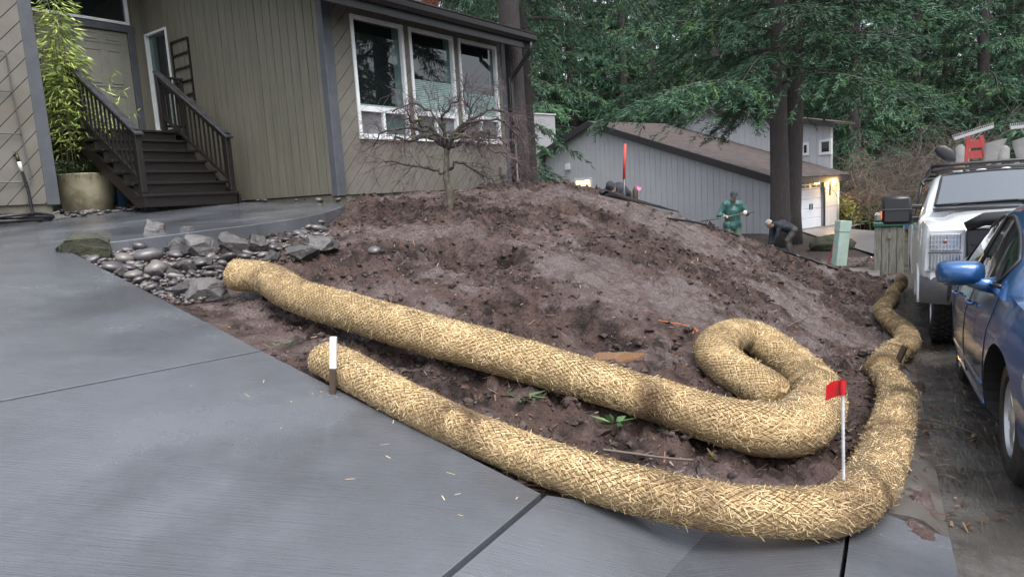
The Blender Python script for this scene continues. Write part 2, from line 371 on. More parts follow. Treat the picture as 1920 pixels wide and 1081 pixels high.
# ---- base ground sheet out to the far woods
gx = np.concatenate([np.linspace(-160, -12, 24), np.linspace(-10, 20, 46), np.linspace(22, 200, 30)]); gy = np.concatenate([np.linspace(-120, -4, 24), np.linspace(-3, 40, 60), np.linspace(42, 260, 30)])
GX, GY = np.meshgrid(gx, gy); GZ = street_z(GX, GY) - .13 + 0 * GX
far = np.clip((np.hypot(GX - 6, GY - 8) - 34) / 60, 0, 1); GZ = GZ + far * 3.0 + far * fbm(GX / 14, GY / 14, 3, 3) * 1.2
n_, m_ = GX.shape; idx = np.arange(n_ * m_).reshape(n_, m_)
quads = np.stack([idx[:-1, :-1], idx[:-1, 1:], idx[1:, 1:], idx[1:, :-1]], -1).reshape(-1, 4)
o = link('ground', np_mesh('ground', np.stack([GX, GY, GZ], -1).reshape(-1, 3), quads, True), 'forest_soil'); tag(o, 'dark forest floor beyond the yards', kind='structure')

# ---- the muddy yard
step = .0235; tx = np.arange(-4.6, 9.4, step); ty = np.arange(1.9, 17.4, step)
TX, TY = np.meshgrid(tx, ty); sl_ = (TX - C0.x) * SP.x + (TY - C0.y) * SP.y; dl_ = (TX - E0.x) * een.x + (TY - E0.y) * een.y
sa_ = (TX - C0.x) * SD.x + (TY - C0.y) * SD.y
TZ = tz(TX.ravel(), TY.ravel()).reshape(TX.shape)
lap = -.07 + .16 * fbm(TX * 3, TY * 3, 3, 77); TZ = TZ - np.clip((sl_ - lap) / .06, 0, 1) * .16                    # mud laps onto the kerb
wp = np.array([(p.x, p.y) for p in walk_edge] + [(-2.9, 12), (-7, 13), (-9, 7)])
def inpoly(X, Y, P):
    r = np.zeros(X.shape, bool); j = len(P) - 1
    for i in range(len(P)):
        c = ((P[i, 1] > Y) != (P[j, 1] > Y)) & (X < (P[j, 0] - P[i, 0]) * (Y - P[i, 1]) / (P[j, 1] - P[i, 1] + 1e-12) + P[i, 0]); r ^= c; j = i
    return r
inw = inpoly(TX, TY, wp); wz = E2.z - (WN.x * (TX - E2.x) + WN.y * (TY - E2.y)) / WN.z
TZ = np.where(inw, np.minimum(TZ, wz - .1), TZ)
hp = np.array([(HC + hR * a + nW * b).to_tuple()[:2] for a, b in ((.02, -.15), (4.6, -.15), (4.6, -8), (.02, -8))]); inh = inpoly(TX, TY, hp); TZ = np.where(inh, np.minimum(TZ, Z0 - .3), TZ)
s_edge = (E0 - C0).dot(SD)
apr = np.array([tuple(p)[:2] for p in (dpx(1020, 925), dpx(1020, 925) + Vector((0, -4, 0)), Vector((4, -2, 0)), street_pt(.1, .2), street_pt(.05, -.33))]) if False else None
apr = np.array([tuple(p)[:2] for p in (E0 - een * .5 - edir * .2, E0 + een * .01 - edir * .01, onp(1345, 975, street_pt(-.02, -.36, .11), UP), street_pt(-.02, -.36), street_pt(-.02, .3), street_pt(-6, .3))])
keep = (sl_ < .05) & (dl_ > -.03)
_kc = street_pt(-.02, -.36, .11); nearK = np.hypot(TX - _kc.x, TY - _kc.y) < .42; TZ = np.where(inpoly(TX, TY, apr), np.minimum(TZ, np.where(nearK, street_z(TX, TY) + .06, drive_z(TX, TY) - .3)), TZ)
kq = keep[:-1, :-1] & keep[1:, :-1] & keep[1:, 1:] & keep[:-1, 1:]
n_, m_ = TX.shape; idx = np.arange(n_ * m_).reshape(n_, m_); quads = np.stack([idx[:-1, :-1], idx[:-1, 1:], idx[1:, 1:], idx[1:, :-1]], -1)[kq]
used, inv = np.unique(quads, return_inverse=True); V = np.stack([TX, TY, TZ], -1).reshape(-1, 3)[used]
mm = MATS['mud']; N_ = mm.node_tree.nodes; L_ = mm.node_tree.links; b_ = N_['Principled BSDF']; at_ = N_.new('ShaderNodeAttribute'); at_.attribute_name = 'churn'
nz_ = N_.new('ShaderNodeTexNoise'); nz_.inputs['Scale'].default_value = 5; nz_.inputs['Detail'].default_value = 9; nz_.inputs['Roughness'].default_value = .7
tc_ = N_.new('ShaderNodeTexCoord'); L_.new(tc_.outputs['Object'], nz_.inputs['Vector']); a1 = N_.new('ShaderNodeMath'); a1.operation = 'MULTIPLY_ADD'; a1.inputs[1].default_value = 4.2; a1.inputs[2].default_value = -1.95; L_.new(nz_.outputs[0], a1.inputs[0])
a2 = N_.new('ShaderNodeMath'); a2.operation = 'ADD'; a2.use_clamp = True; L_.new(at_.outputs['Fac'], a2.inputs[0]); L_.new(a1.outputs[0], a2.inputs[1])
mxc = N_.new('ShaderNodeMix'); mxc.data_type = 'RGBA'; mxc.inputs[6].default_value = (.105, .075, .072, 1); old_ = b_.inputs['Base Color'].links[0].from_socket; L_.new(a2.outputs[0], mxc.inputs[0]); L_.new(old_, mxc.inputs[7]); L_.new(mxc.outputs[2], b_.inputs['Base Color'])  # paler first tone puts the slick mud's sky sheen into the base colour
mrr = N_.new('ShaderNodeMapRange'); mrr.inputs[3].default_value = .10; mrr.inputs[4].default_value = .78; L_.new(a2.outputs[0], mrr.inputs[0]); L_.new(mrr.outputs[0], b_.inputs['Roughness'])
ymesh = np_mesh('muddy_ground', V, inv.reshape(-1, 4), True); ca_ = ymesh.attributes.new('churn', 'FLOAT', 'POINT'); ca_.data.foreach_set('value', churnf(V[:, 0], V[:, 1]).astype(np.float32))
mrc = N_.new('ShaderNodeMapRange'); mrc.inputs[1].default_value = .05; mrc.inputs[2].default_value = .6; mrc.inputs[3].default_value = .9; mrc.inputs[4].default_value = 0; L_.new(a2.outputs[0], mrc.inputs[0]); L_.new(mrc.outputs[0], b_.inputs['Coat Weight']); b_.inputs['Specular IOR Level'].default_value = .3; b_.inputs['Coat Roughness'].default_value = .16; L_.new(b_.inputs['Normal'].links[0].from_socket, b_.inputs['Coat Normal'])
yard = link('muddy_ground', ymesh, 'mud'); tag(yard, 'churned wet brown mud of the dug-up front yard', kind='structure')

# ---- driveway slabs
def slab(name, pts, parent, mt, th=.14, bev=.003, n=None):
    """concrete slab with an eased top edge"""
    pts = [Vector(p) for p in pts]; k = len(pts); c = sum(pts, Vector()) / k
    if n is None:
        n = Vector()
        for i in range(k): n += (pts[i] - c).cross(pts[(i + 1) % k] - c)
        n.normalize()
    if n.z < 0: n = -n; pts.reverse()
    a = Vector()
    for i in range(k): a += (pts[i] - c).cross(pts[(i + 1) % k] - c)
    if a.z < 0: pts.reverse()
    ins = []
    for i in range(k):
        d1 = (pts[i] - pts[i - 1]).normalized(); d2 = (pts[(i + 1) % k] - pts[i]).normalized(); m1 = UP.cross(d1); m2 = UP.cross(d2); bb = (m1 + m2)
        bb = bb / max(.3, bb.length_squared / 2) if bb.length > 1e-5 else m1
        ins.append(pts[i] + bb * bev)
    vs = ins + [p - UP * bev * .8 for p in pts] + [p - UP * th for p in pts]
    fs = [tuple(range(k))] + [(i, k + i, k + (i + 1) % k, (i + 1) % k) for i in range(k)] + [(k + i, 2 * k + i, 2 * k + (i + 1) % k, k + (i + 1) % k) for i in range(k)]
    return MB().add(vs, fs).build(name, mt, parent, False)
def dz_(p): return Vector((p.x, p.y, drive_z(p.x, p.y)))
drv = thing('driveway', 'wet grey broom-finished concrete driveway', None, (0, 0, 0), kind='structure')
AP0 = dpx(835, 1081); adir = (E0 - AP0); adir.z = 0; adir.normalize()         # street-side joint
g = .012
jd = hR                                                                        # joint direction
def jline(p, w): return dz_(p - jd * w)
JL = E1 - jd * 9; 
slab('slab', [dz_(E1 + edir * g), dz_(JL + edir * g), dz_(E2 - jd * 9.5 - edir * g), dz_(E2 - edir * g)], drv, 'wet_concrete')
lowL = AP0 - adir * 9
slab('slab', [dz_(E1 - edir * g), dz_(E0 - een * g * .5 + edir * g), dz_(AP0 - adir * 2.2 + edir * g), dz_(AP0 - adir * 6 + edir * g), dz_(JL - edir * g)], drv, 'wet_concrete')
KC = street_pt(-.02, -.36, .11); ap_pts = []
q1 = onp(1345, 986, E0, DN)
slab('apron_slab', [E0 - edir * g - UP * .002, (onp(1345, 975, KC, Vector((0, 0, 1)))), KC - SD * .01, street_pt(-1.2, -.36, .09), street_pt(-4.5, -.36, .03), dz_(AP0 - adir * 4 - edir * g), dz_(AP0 - adir * 1.5 - edir * g)], drv, 'wet_concrete')
# dark bed under the joints
MB().poly([dz_(E0 + een * .0) - UP * .035, dz_(E2) - UP * .035, dz_(E2 - jd * 9.4) - UP * .035, dz_(AP0 - adir * 6) - UP * .035], UP, .1).build('joint_filler', 'joint_dark', drv)
# ---- walkway
wk = thing('walkway', 'raised wet concrete walkway curving to the entry steps', None, tuple(E2), kind='structure')
ws_ = [p - UP * .0 for p in walk_edge] 
wl = [wpx(440, 379), wpx(300, 386), wpx(180, 400), wpx(40, 418), wpx(-160, 430), wpx(-420, 470)]
slab('slab', ws_ + wl + [E2 - jd * 5], wk, 'wet_concrete', th=.24, bev=.008, n=WN)
# ---- kerb, gutter, street
def strip(name, prof, s0, s1, ds, mt, label, wob=0):
    S = np.linspace(s0, s1, int(round((s1 - s0) / ds)) + 1); vs = []; k = len(prof)
    for s in S:
        for w, h in prof:
            p = street_pt(s, w, h); vs.append((p.x + wob * math.sin(s * 5), p.y, p.z))
    fs = [(i * k + j, i * k + j + 1, (i + 1) * k + j + 1, (i + 1) * k + j) for i in range(len(S) - 1) for j in range(k - 1)] + [tuple(range(k)), tuple((len(S) - 1) * k + j for j in range(k - 1, -1, -1))]
    return tag(MB().add(vs, fs).build(name, mt, None, True, sharp=35), label, kind='structure')
strip('kerb', [(-.30, -.1), (-.28, .075), (-.14, .07), (-.09, .06), (-.02, .008), (0, .002), (.0, -.1)], -.02, 13.0, .25, 'kerb_muddy', 'muddy worn concrete kerb along the street')
strip('kerb_ramp', [(-.355, -.1), (-.345, .10), (-.2, .06), (0, .006), (0, -.1)], -9, -.025, .25, 'wet_concrete', 'smooth low kerb where the driveway meets the street')
strip('gutter', [(.0, -.1), (.001, 0), (.2, -.012), (.42, .004), (.425, -.1)], -9, 16, .25, 'gutter_wet', 'wet concrete gutter with running water')
strip('street', [(.43, -.1), (.432, .0), (1.5, .03), (3.5, .09), (6, .05), (8.2, -.02), (8.3, -.2)], -30, 70, .5, 'asphalt', 'wet dark asphalt street running downhill')
strip('verge', [(8.32, -.2), (8.4, .1), (10, .2), (16, .5), (30, 1.2)], -30, 70, 1, 'forest_soil', 'soil bank on the far side of the street')
# ================================================================ straw wattles
mat('straw', (.72, .55, .32), (.60, .44, .235), rough=.75, scale=14, detail=6, vcol=True, spec=.25, lo=.3, hi=.7)
mat('straw_body', (.46, .33, .17), (.33, .225, .11), rough=.85, scale=22, detail=7, bump=1, bscale=70, bdist=.02, spec=.2, lo=.3, hi=.7, vcol=True)
mat('netting', (.095, .068, .036), rough=.7)
def wattle(label, pxs, r, seed, muddy=(), flat=.9, dens=7000, group='straw wattles laid against runoff'):
    """netted straw roll whose centre line runs through pixels pxs (x, y[, radius, lift]) lying on the yard"""
    rng = np.random.default_rng(seed); C = []; RR = []
    for q in pxs:
        rr = q[2] if len(q) > 2 else r; lift = q[3] if len(q) > 3 else 0
        C.append(tuple(hit(q[0], q[1], rr * .86 + lift))); RR.append(rr)
    P = spline(C, 400); rad = spline(np.array(RR)[:, None], 400)[:, 0]
    d = np.r_[0, np.cumsum(np.linalg.norm(np.diff(P, axis=0), axis=1))]; L = d[-1]; n = int(L / .0115); s = np.linspace(0, L, n)
    P = np.stack([np.interp(s, d, P[:, i]) for i in range(3)], 1); rad = np.interp(s, d, rad)
    lump = 1 + .05 * fbm(s * 2.1, s * 0 + seed, 3, seed); rad = rad * lump
    T = np.gradient(P, axis=0); T /= np.linalg.norm(T, axis=1)[:, None]; A = np.cross(T, (0, 0, 1.)); A /= np.linalg.norm(A, axis=1)[:, None]; B = np.cross(A, T)
    cell = .025; nh = max(8, int(2 * math.pi * r / cell)); kk_ = .75 / r
    def surf(si, th, off=0, bul=1.0):
        """point on the roll: si arc length, th angle"""
        i = np.clip(si / L * (n - 1), 0, n - 1.001); k = i.astype(int); f = (i - k)[:, None]
        p = P[k] * (1 - f) + P[k + 1] * f; a = A[k] * (1 - f) + A[k + 1] * f; b = B[k] * (1 - f) + B[k + 1] * f; rr = (rad[k] * (1 - f[:, 0]) + rad[k + 1] * f[:, 0])
        rr = rr * (1 + .035 * fbm(si * 7, th * 1.6, 3, seed + 5)); end = np.minimum(si, L - si); cap = np.sqrt(np.clip(1 - (1 - np.clip(end / .06, 0, 1)) ** 2, .16, 1)); rr = rr * cap + off + .0075 * (np.sqrt(np.abs(np.sin(nh / 2 * (th - kk_ * si)) * np.sin(nh / 2 * (th + kk_ * si)))) - .6) * bul
        return p + a * (np.cos(th) * rr)[:, None] + b * (np.sin(th) * rr * np.where(np.sin(th) < 0, flat * .92, flat))[:, None]
    root = thing('straw_wattle', label, 'straw wattle', tuple(P[n // 2] - np.array([0, 0, r])), group)
    nt_ = 84; S, TH = np.meshgrid(s, np.linspace(0, 2 * math.pi, nt_, endpoint=False), indexing='ij')
    V = surf(S.ravel(), TH.ravel()); idx = np.arange(n * nt_).reshape(n, nt_); nx = np.roll(idx, -1, 1)
    F = np.stack([idx[:-1], nx[:-1], nx[1:], idx[1:]], -1).reshape(-1, 4)
    c0 = len(V); V = np.vstack([V, P[:1], P[-1:]])
    capq = np.concatenate([np.stack([nx[0], idx[0], np.full(nt_, c0), np.full(nt_, c0)], -1), np.stack([idx[-1], nx[-1], np.full(nt_, c0 + 1), np.full(nt_, c0 + 1)], -1)])
    fc = V[F[:, 0]]; fm = np.clip(fbm(fc[:, 0] * 3, fc[:, 1] * 3, 3, seed + 9) * 1.8 - .62, 0, 1)
    for (mx_, my_, mr_) in muddy:
        q = hit(mx_, my_, r); fm = np.maximum(fm, np.exp(-((fc[:, 0] - q.x) ** 2 + (fc[:, 1] - q.y) ** 2) / mr_ ** 2) * (.75 + .9 * fbm(fc[:, 0] * 14, fc[:, 1] * 14, 3, 3)))
    fm = np.clip(fm, 0, 1)[:, None]; me = np_mesh('straw_body', V, F, True, 1 - fm * (1 - np.array([.25, .21, .22]))); bm = bmesh.new(); bm.from_mesh(me); bm.verts.ensure_lookup_table()
    for ring in (idx[0][::-1], idx[-1]): bm.faces.new([bm.verts[int(i)] for i in ring])
    bm.to_mesh(me); bm.free(); link('straw_body', me, 'straw_body', root)
    # straw stalks lying on and poking out of the surface
    N = int(L * 2 * math.pi * r * dens); si = rng.uniform(0, L, N); th = rng.uniform(-.9, math.pi + .9, N)
    ln = rng.uniform(.012, .045, N); an = rng.normal(0, .95, N) + np.where(rng.random(N) < .5, .5, -.5); out = rng.uniform(-.001, .0035, N); out2 = out + np.where(rng.random(N) < .06, rng.uniform(.004, .02, N), rng.uniform(-.004, .005, N))
    ds = np.cos(an) * ln; dth = np.sin(an) * ln / r
    p0 = surf(np.clip(si - ds / 2, 0, L), th - dth / 2, out); p1 = surf(np.clip(si + ds / 2, 0, L), th + dth / 2, out2)
    dv = p1 - p0; cc = surf(si, th, 0); k = np.clip((si / L * (n - 1)).astype(int), 0, n - 1); nr = cc - P[k]; nr /= np.linalg.norm(nr, axis=1)[:, None]
    w = np.cross(dv, nr); w /= np.linalg.norm(w, axis=1)[:, None] + 1e-9; w *= rng.uniform(.0008, .0018, N)[:, None]
    V = np.stack([p0 - w, p0 + w, p1 + w, p1 - w], 1).reshape(-1, 3); F = np.arange(4 * N).reshape(-1, 4)
    t = rng.uniform(.62, 1.25, N)[:, None] * np.array([1, 1, 1.]) ; t[rng.random(N) < .12] *= np.array([.62, .55, .5])
    mudm = np.clip(fbm(cc[:, 0] * 3, cc[:, 1] * 3, 3, seed + 9) * 1.8 - .62, 0, 1)
    for (mx_, my_, mr_) in muddy:
        q = hit(mx_, my_, r); mudm = np.maximum(mudm, np.exp(-((cc[:, 0] - q.x) ** 2 + (cc[:, 1] - q.y) ** 2) / mr_ ** 2) * (.75 + .9 * fbm(cc[:, 0] * 14, cc[:, 1] * 14, 3, 3)))
    mudm = np.clip(mudm, 0, 1)[:, None]; t = t * (1 - mudm) + t * mudm * np.array([.24, .20, .22])
    o = link('loose_straw', np_mesh('loose_straw', V, F, False, t), 'straw', root); o['kind'] = 'stuff'
    # diamond netting
    vs = []; fs = []; cnt = 0; st = np.arange(0, L, .024)
    for sg in (1, -1):
        for j in range(nh):
            th = 2 * math.pi * j / nh + sg * st * kk_; vis = (np.sin(th) > -.75)
            c = surf(st, th, .0068); t1 = np.gradient(c, axis=0); t1 /= np.linalg.norm(t1, axis=1)[:, None] + 1e-9
            kk = np.clip((st / L * (n - 1)).astype(int), 0, n - 1); nr = c - P[kk]; nr /= np.linalg.norm(nr, axis=1)[:, None]; w = np.cross(t1, nr) * .0012
            V = np.stack([c - w - nr * .001, c + w - nr * .001, c + nr * .0012], 1).reshape(-1, 3); i = np.arange(len(st) - 1)[vis[:-1] & vis[1:]] * 3 + cnt
            for a, b in ((0, 2), (2, 1)): fs.append(np.stack([i + a, i + b, i + 3 + b, i + 3 + a], -1))
            vs.append(V); cnt += len(V)
    o = link('netting', np_mesh('netting', np.vstack(vs), np.vstack(fs)), 'netting', root); o['kind'] = 'stuff'
    return root, (P, rad)
W_UP = wattle('long golden straw wattle uphill, its right end curled back into a loop',
    [(432, 516, .145), (500, 522, .135), (560, 556, .135), (680, 592), (800, 627), (950, 668), (1100, 712), (1230, 751), (1340, 787, .14), (1430, 806, .15), (1500, 797, .16), (1532, 745, .165), (1505, 700, .15), (1460, 663, .15), (1415, 634, .14), (1372, 630, .14), (1342, 655, .14), (1365, 688, .14), (1420, 722, .14), (1462, 748, .13)], .132, 11, muddy=((1455, 760, .1),))
W_LO = wattle('straw wattle edging the concrete driveway, bent up along the kerb at its far corner',
    [(600, 668, .105), (660, 697, .11), (740, 742), (850, 797), (980, 851), (1110, 897), (1240, 930), (1360, 953), (1480, 961), (1570, 955), (1625, 915, .108), (1652, 860, .112), (1672, 800, .115), (1682, 745, .115), (1662, 705), (1645, 690)], .102, 23,
    muddy=((870, 800, .16), (960, 800, .10), (1330, 925, .14), (1480, 930, .12), (1600, 960, .15), (1640, 930, .14), (1655, 830, .16), (1690, 760, .10), (1240, 940, .1)))
W_FA = wattle('weathered lumpy straw wattle winding along the kerb towards the wooden mailbox stand',
    [(1652, 694, .125), (1672, 664, .12), (1700, 645, .12), (1696, 622, .12), (1668, 600, .115), (1655, 578, .11), (1672, 560, .105), (1676, 545, .1), (1688, 535, .1), (1690, 522, .1)], .115, 37, muddy=((1700, 640, .3), (1680, 560, .5), (1690, 530, .5), (1660, 690, .2)), dens=4200)
W_ST = None and wattle('short muddy straw wattle stub poking out beside the kerb wattle', [(1642, 616, .065), (1655, 623, .07), (1668, 628, .07)], .068, 41, muddy=((1650, 620, .9),), dens=3000)
# ================================================================ the house
mat('siding', (.160, .150, .130), (.130, .122, .104), rough=.62, scale=3, detail=8, bump=.35, bscale=30, stretch=(1, 1, 1), bdist=.004, c3=(.120, .110, .085), s3=1.3)
mat('siding_green', (.165, .155, .120), (.132, .124, .094), rough=.62, scale=2.4, detail=8, bump=.4, bscale=22, stretch=(6, 6, .6), bdist=.004, c3=(.122, .119, .084), s3=.9)
mat('trim_grey', (.085, .090, .105), (.065, .070, .082), rough=.5, scale=5, detail=6, bump=.25, bscale=40, bdist=.003)
mat('backing', (.03, .028, .022), rough=.9)
mat('foundation', (.15, .14, .115), (.10, .095, .075), rough=.8, scale=5, detail=7, bump=.5, bscale=60)
mat('white_frame', (.74, .76, .78), (.66, .68, .70), rough=.4, scale=4, detail=4)
mat('dark_trim', (.035, .034, .038), (.028, .027, .028), rough=.4, scale=6)
mat('gutter_dark', (.022, .021, .024), rough=.28, spec=.6)
mat('stain_wood', (.010, .008, .008), (.018, .014, .014), rough=.38, scale=5, detail=6, stretch=(1, 1, 6), bump=.3, bscale=50, bdist=.003)
mat('handrail_wet', (.05, .052, .058), (.03, .03, .034), rough=.25, scale=8)
mat('door_paint', (.215, .215, .185), (.19, .19, .163), rough=.45, scale=3)
mat('glass', (.010, .013, .014), rough=.015, spec=.9)
mat('glass_teal', (.05, .09, .085), rough=.03, spec=.8)
mat('blind', (.33, .44, .43), (.27, .37, .36), rough=.6, scale=3, spec=.3)
mat('blind_fold', (.40, .50, .49), rough=.6)
mat('screen_grey', (.16, .17, .18), (.12, .13, .14), rough=.35, scale=4, spec=.6)
mat('shingle', (.06, .052, .05), (.035, .03, .03), rough=.7, scale=20, bump=.6, bscale=40)
mat('brick', (.27, .085, .055), (.18, .06, .04), rough=.75, scale=10, bump=.4, bscale=60)
mat('mortar', (.3, .28, .26), rough=.9)
mat('flashing', (.45, .46, .48), rough=.35, metal=.6)
mat('steel', (.35, .35, .36), rough=.35, metal=.9)
mat('black_iron', (.018, .018, .02), rough=.45)
mat('grey_rod', (.09, .095, .10), rough=.4, metal=.3)
house = thing('house', 'olive-taupe wood-sided house with three white-framed windows and dark eave', 'house', (HC.x, HC.y, Z0 - .3))
class Wall:
    """vertical wall frame: origin o, u along d, v up, w out along n"""
    def __init__(s, o, d, n): s.o = Vector(o); s.d = Vector(d); s.n = Vector(n)
    def P(s, u, v, w=0): return s.o + s.d * u + UP * v + s.n * w
    def px(s, x, y, w=0):
        p = onp(x, y, s.o + s.n * w, s.n) - s.o; return p.dot(s.d), p.z
    def rect(s, mb, u0, u1, v0, v1, w0, w1, bev=0, mi=0):
        return mb.box(s.P((u0 + u1) / 2, (v0 + v1) / 2, (w0 + w1) / 2), (abs(u1 - u0), abs(v1 - v0), abs(w1 - w0)), (s.d, UP, s.n), bev, mi)
    def poly(s, mb, pts, w0, w1, mi=0): return mb.poly([s.P(u, v, w1) for u, v in pts], s.n, w1 - w0, mi)
    def boards(s, outline, holes, pitch, ang, mt, parent, name='siding_board', th=.02, gap=.010, w=.0):
        """boards at angle ang clipped to the wall outline and cut round the openings, each one its own object"""
        a = R(ang); dx, dy = math.cos(a), math.sin(a); nx, ny = -dy, dx; pr = [u * nx + v * ny for u, v in outline]; al = [u * dx + v * dy for u, v in outline]
        k = math.floor(min(pr) / pitch); cnt = 0
        while k * pitch < max(pr):
            lo, hi = k * pitch + gap / 2, (k + 1) * pitch - gap / 2; k += 1
            P = [(nx * q + dx * t, ny * q + dy * t) for q, t in ((lo, min(al) - 1), (lo, max(al) + 1), (hi, max(al) + 1), (hi, min(al) - 1))]
            P = clipconv(P, outline)
            if area2(P) < 2e-4: continue
            ps = [P]
            for h in holes: ps = minusconv(ps, h)
            ps = [q for q in ps if area2(q) > 2e-4]
            if not ps: continue
            jit = random.uniform(-.0015, .0015)
            for q in ps: mb = MB(); s.poly(mb, q, w, w + th + jit); mb.build(name, mt, parent, fix=False); cnt += 1
        return cnt
def frame_rect(W, mb, u0, u1, v0, v1, t, w0, w1, bev=.004):
    W.rect(mb, u0, u1, v1 - t, v1, w0, w1, bev); W.rect(mb, u0, u1, v0, v0 + t, w0, w1, bev); W.rect(mb, u0, u0 + t, v0 + t, v1 - t, w0, w1, bev); W.rect(mb, u1 - t, u1, v0 + t, v1 - t, w0, w1, bev)
def pleats(W, mb, u0, u1, v0, v1, w, n):
    vs = []
    for i in range(2 * n + 1):
        v = v0 + (v1 - v0) * i / (2 * n); ww = w + (.012 if i % 2 else 0); vs += [W.P(u0, v, ww), W.P(u1, v, ww)]
    mb.add(vs, [(2 * i, 2 * i + 1, 2 * i + 3, 2 * i + 2) for i in range(2 * n)])
# ---- window wall
WW = Wall((HC.x, HC.y, 0), hR, nW); ULEN = WW.px(957, 350)[0]
EV = onp(1000, 66, HC + nW * .6, nW); EZT = EV.z                      # gutter top line
soff = EZT - .30
wins = []
for (tl, tr, bl) in (((653, 31), (752, 50), (673, 259)), ((762, 54), (846, 69), (779, 261)), ((855, 72), (927, 85), (869, 264))):
    u0 = (WW.px(*tl)[0] + WW.px(*bl)[0]) / 2; u1 = WW.px(*tr)[0]; wins.append((u0, u1))
vt = sum(WW.px(*q)[1] for q in ((653, 31), (846, 69), (927, 85))) / 3; vb = sum(WW.px(*q)[1] for q in ((673, 259), (779, 261), (937, 266))) / 3
print('winwall', ULEN, wins, vt, vb, 'soffit', soff, 'Z0', Z0)
soff = max(soff, vt + .06)
holes = [[(a, vb), (b, vb), (b, vt), (a, vt)] for a, b in wins]
WW.boards([(.13, Z0), (ULEN, Z0), (ULEN, soff + .1), (.13, soff + .1)], holes, .182, 47, 'siding', house)
bk = MB(); ps = minusconv(minusconv(minusconv([[(0, Z0 + .01), (ULEN, Z0 + .01), (ULEN, soff + .1), (0, soff + .1)]], holes[0]), holes[1]), holes[2])
for q in ps: WW.poly(bk, q, -.1, -.002)
bk.build('wall', 'backing', house, fix=False)
mb = MB(); WW.rect(mb, .0, ULEN, Z0 - .75, Z0 - .005, -.3, -.012); mb.build('foundation', 'foundation', house)
mb = MB(); WW.rect(mb, .62, .95, Z0 - .17, Z0 - .02, -.02, -.006); mb.build('foundation_vent', 'black_iron', house)
# corner posts
mb = MB(); WW.rect(mb, -.035, .14, Z0 - .02, soff + .12, -.1, .04, .006); mb.build('corner_board', 'trim_grey', house)
mb = MB(); WW.rect(mb, ULEN - .10, ULEN + .03, Z0 - .02, soff + .12, -.1, .035, .005); mb.build('corner_board', 'trim_grey', house)
# windows
for i, (a, b) in enumerate(wins):
    w = thing('window', 'tall white-framed window', None, tuple(WW.P((a + b) / 2, vb))); setp(w, house); del w['label']; ROOTM[w.name] = Matrix.Translation(WW.P((a + b) / 2, vb))
    mb = MB(); frame_rect(WW, mb, a, b, vb, vt, .055, -.05, .045); rail = vb + .40; WW.rect(mb, a + .055, b - .055, rail - .0, rail + .085, -.05, .03, .004)
    mid = (a + b) / 2; WW.rect(mb, mid - .025, mid + .025, vb + .055, rail, -.05, .025, .004)
    WW.rect(mb, a - .01, b + .01, vb - .035, vb - .002, -.03, .06, .004); mb.build('frame', 'white_frame', w)
    mb = MB(); WW.rect(mb, a + .05, b - .05, rail + .08, vt - .05, -.035, -.029); mb.build('pane', 'glass_clear' if 'glass_clear' in MATS else 'glass', w)
    for k, (c, d) in enumerate(((a + .05, mid - .02), (mid + .02, b - .05))):
        mb = MB(); WW.rect(mb, c, d, vb + .05, rail + .01, -.035, -.029); mb.build('pane', 'screen_grey' if (i + k) % 2 == 0 else 'glass_teal', w)
    mb = MB(); WW.rect(mb, a + .056, b - .056, vb + .06, vt - .056, -.32, -.30); mb.build('room_dark', 'backing', w)
    top = (rail + .12, rail + .62, rail + .50)[i]
    mb = MB(); pleats(WW, mb, a + .06, b - .06, rail + .075, top, -.026, max(2, int((top - rail) / .035))); mb.build('blind', 'blind', w, fix=False)
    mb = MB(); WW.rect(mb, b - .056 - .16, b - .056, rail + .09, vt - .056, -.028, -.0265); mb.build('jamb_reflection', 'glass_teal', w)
# eave: fascia, soffit, gutter, roof
UE = (EV - WW.o).dot(hR); U0e = -.75
mb = MB(); WW.rect(mb, U0e, UE, EZT - .27, EZT - .02, .50, .54, .004); mb.build('fascia', 'dark_trim', house)
mb = MB(); WW.rect(mb, U0e, UE - .05, soff + .10, soff + .125, -.1, .50); mb.build('soffit', 'dark_trim', house)
gp = [(.54, -.03), (.54, -.14), (.60, -.15), (.66, -.10), (.67, -.02), (.66, -.015), (.65, -.09), (.60, -.135), (.55, -.13), (.55, -.03)]
mb = MB(); k = len(gp); vs = [WW.P(u, EZT + h, w) for u in (U0e, UE + .03) for w, h in gp]; mb.add(vs, [(j, (j + 1) % k, k + (j + 1) % k, k + j) for j in range(k)] + [tuple(range(k)), tuple(range(2 * k - 1, k - 1, -1))]); mb.build('gutter', 'gutter_dark', house)
pit = .30
mb = MB(); e1 = .64; vs = [WW.P(u, EZT + .0 + (e1 - w) * pit + h, w) for u in (U0e - .1, UE + .06) for w, h in ((e1, -.015), (e1, .03), (-5.2, .03), (-5.2, -.015))]
mb.add(vs, [(0, 1, 5, 4), (1, 2, 6, 5), (2, 3, 7, 6), (3, 0, 4, 7), (0, 3, 2, 1), (4, 5, 6, 7)]); mb.build('roof', 'shingle', house)
mb = MB()                                                             # ragged shingle course along the eave
u = U0e
while u < UE:
    wd_ = random.uniform(.12, .3); q = WW.P(u + wd_ / 2, EZT + .034 + random.uniform(0, .006), .56); mb.box(q, (wd_ - .006, .22, .012), (hR, (nW - UP * pit).normalized(), (UP + nW * pit).normalized())); u += wd_
mb.build('shingle_course', 'shingle', house)
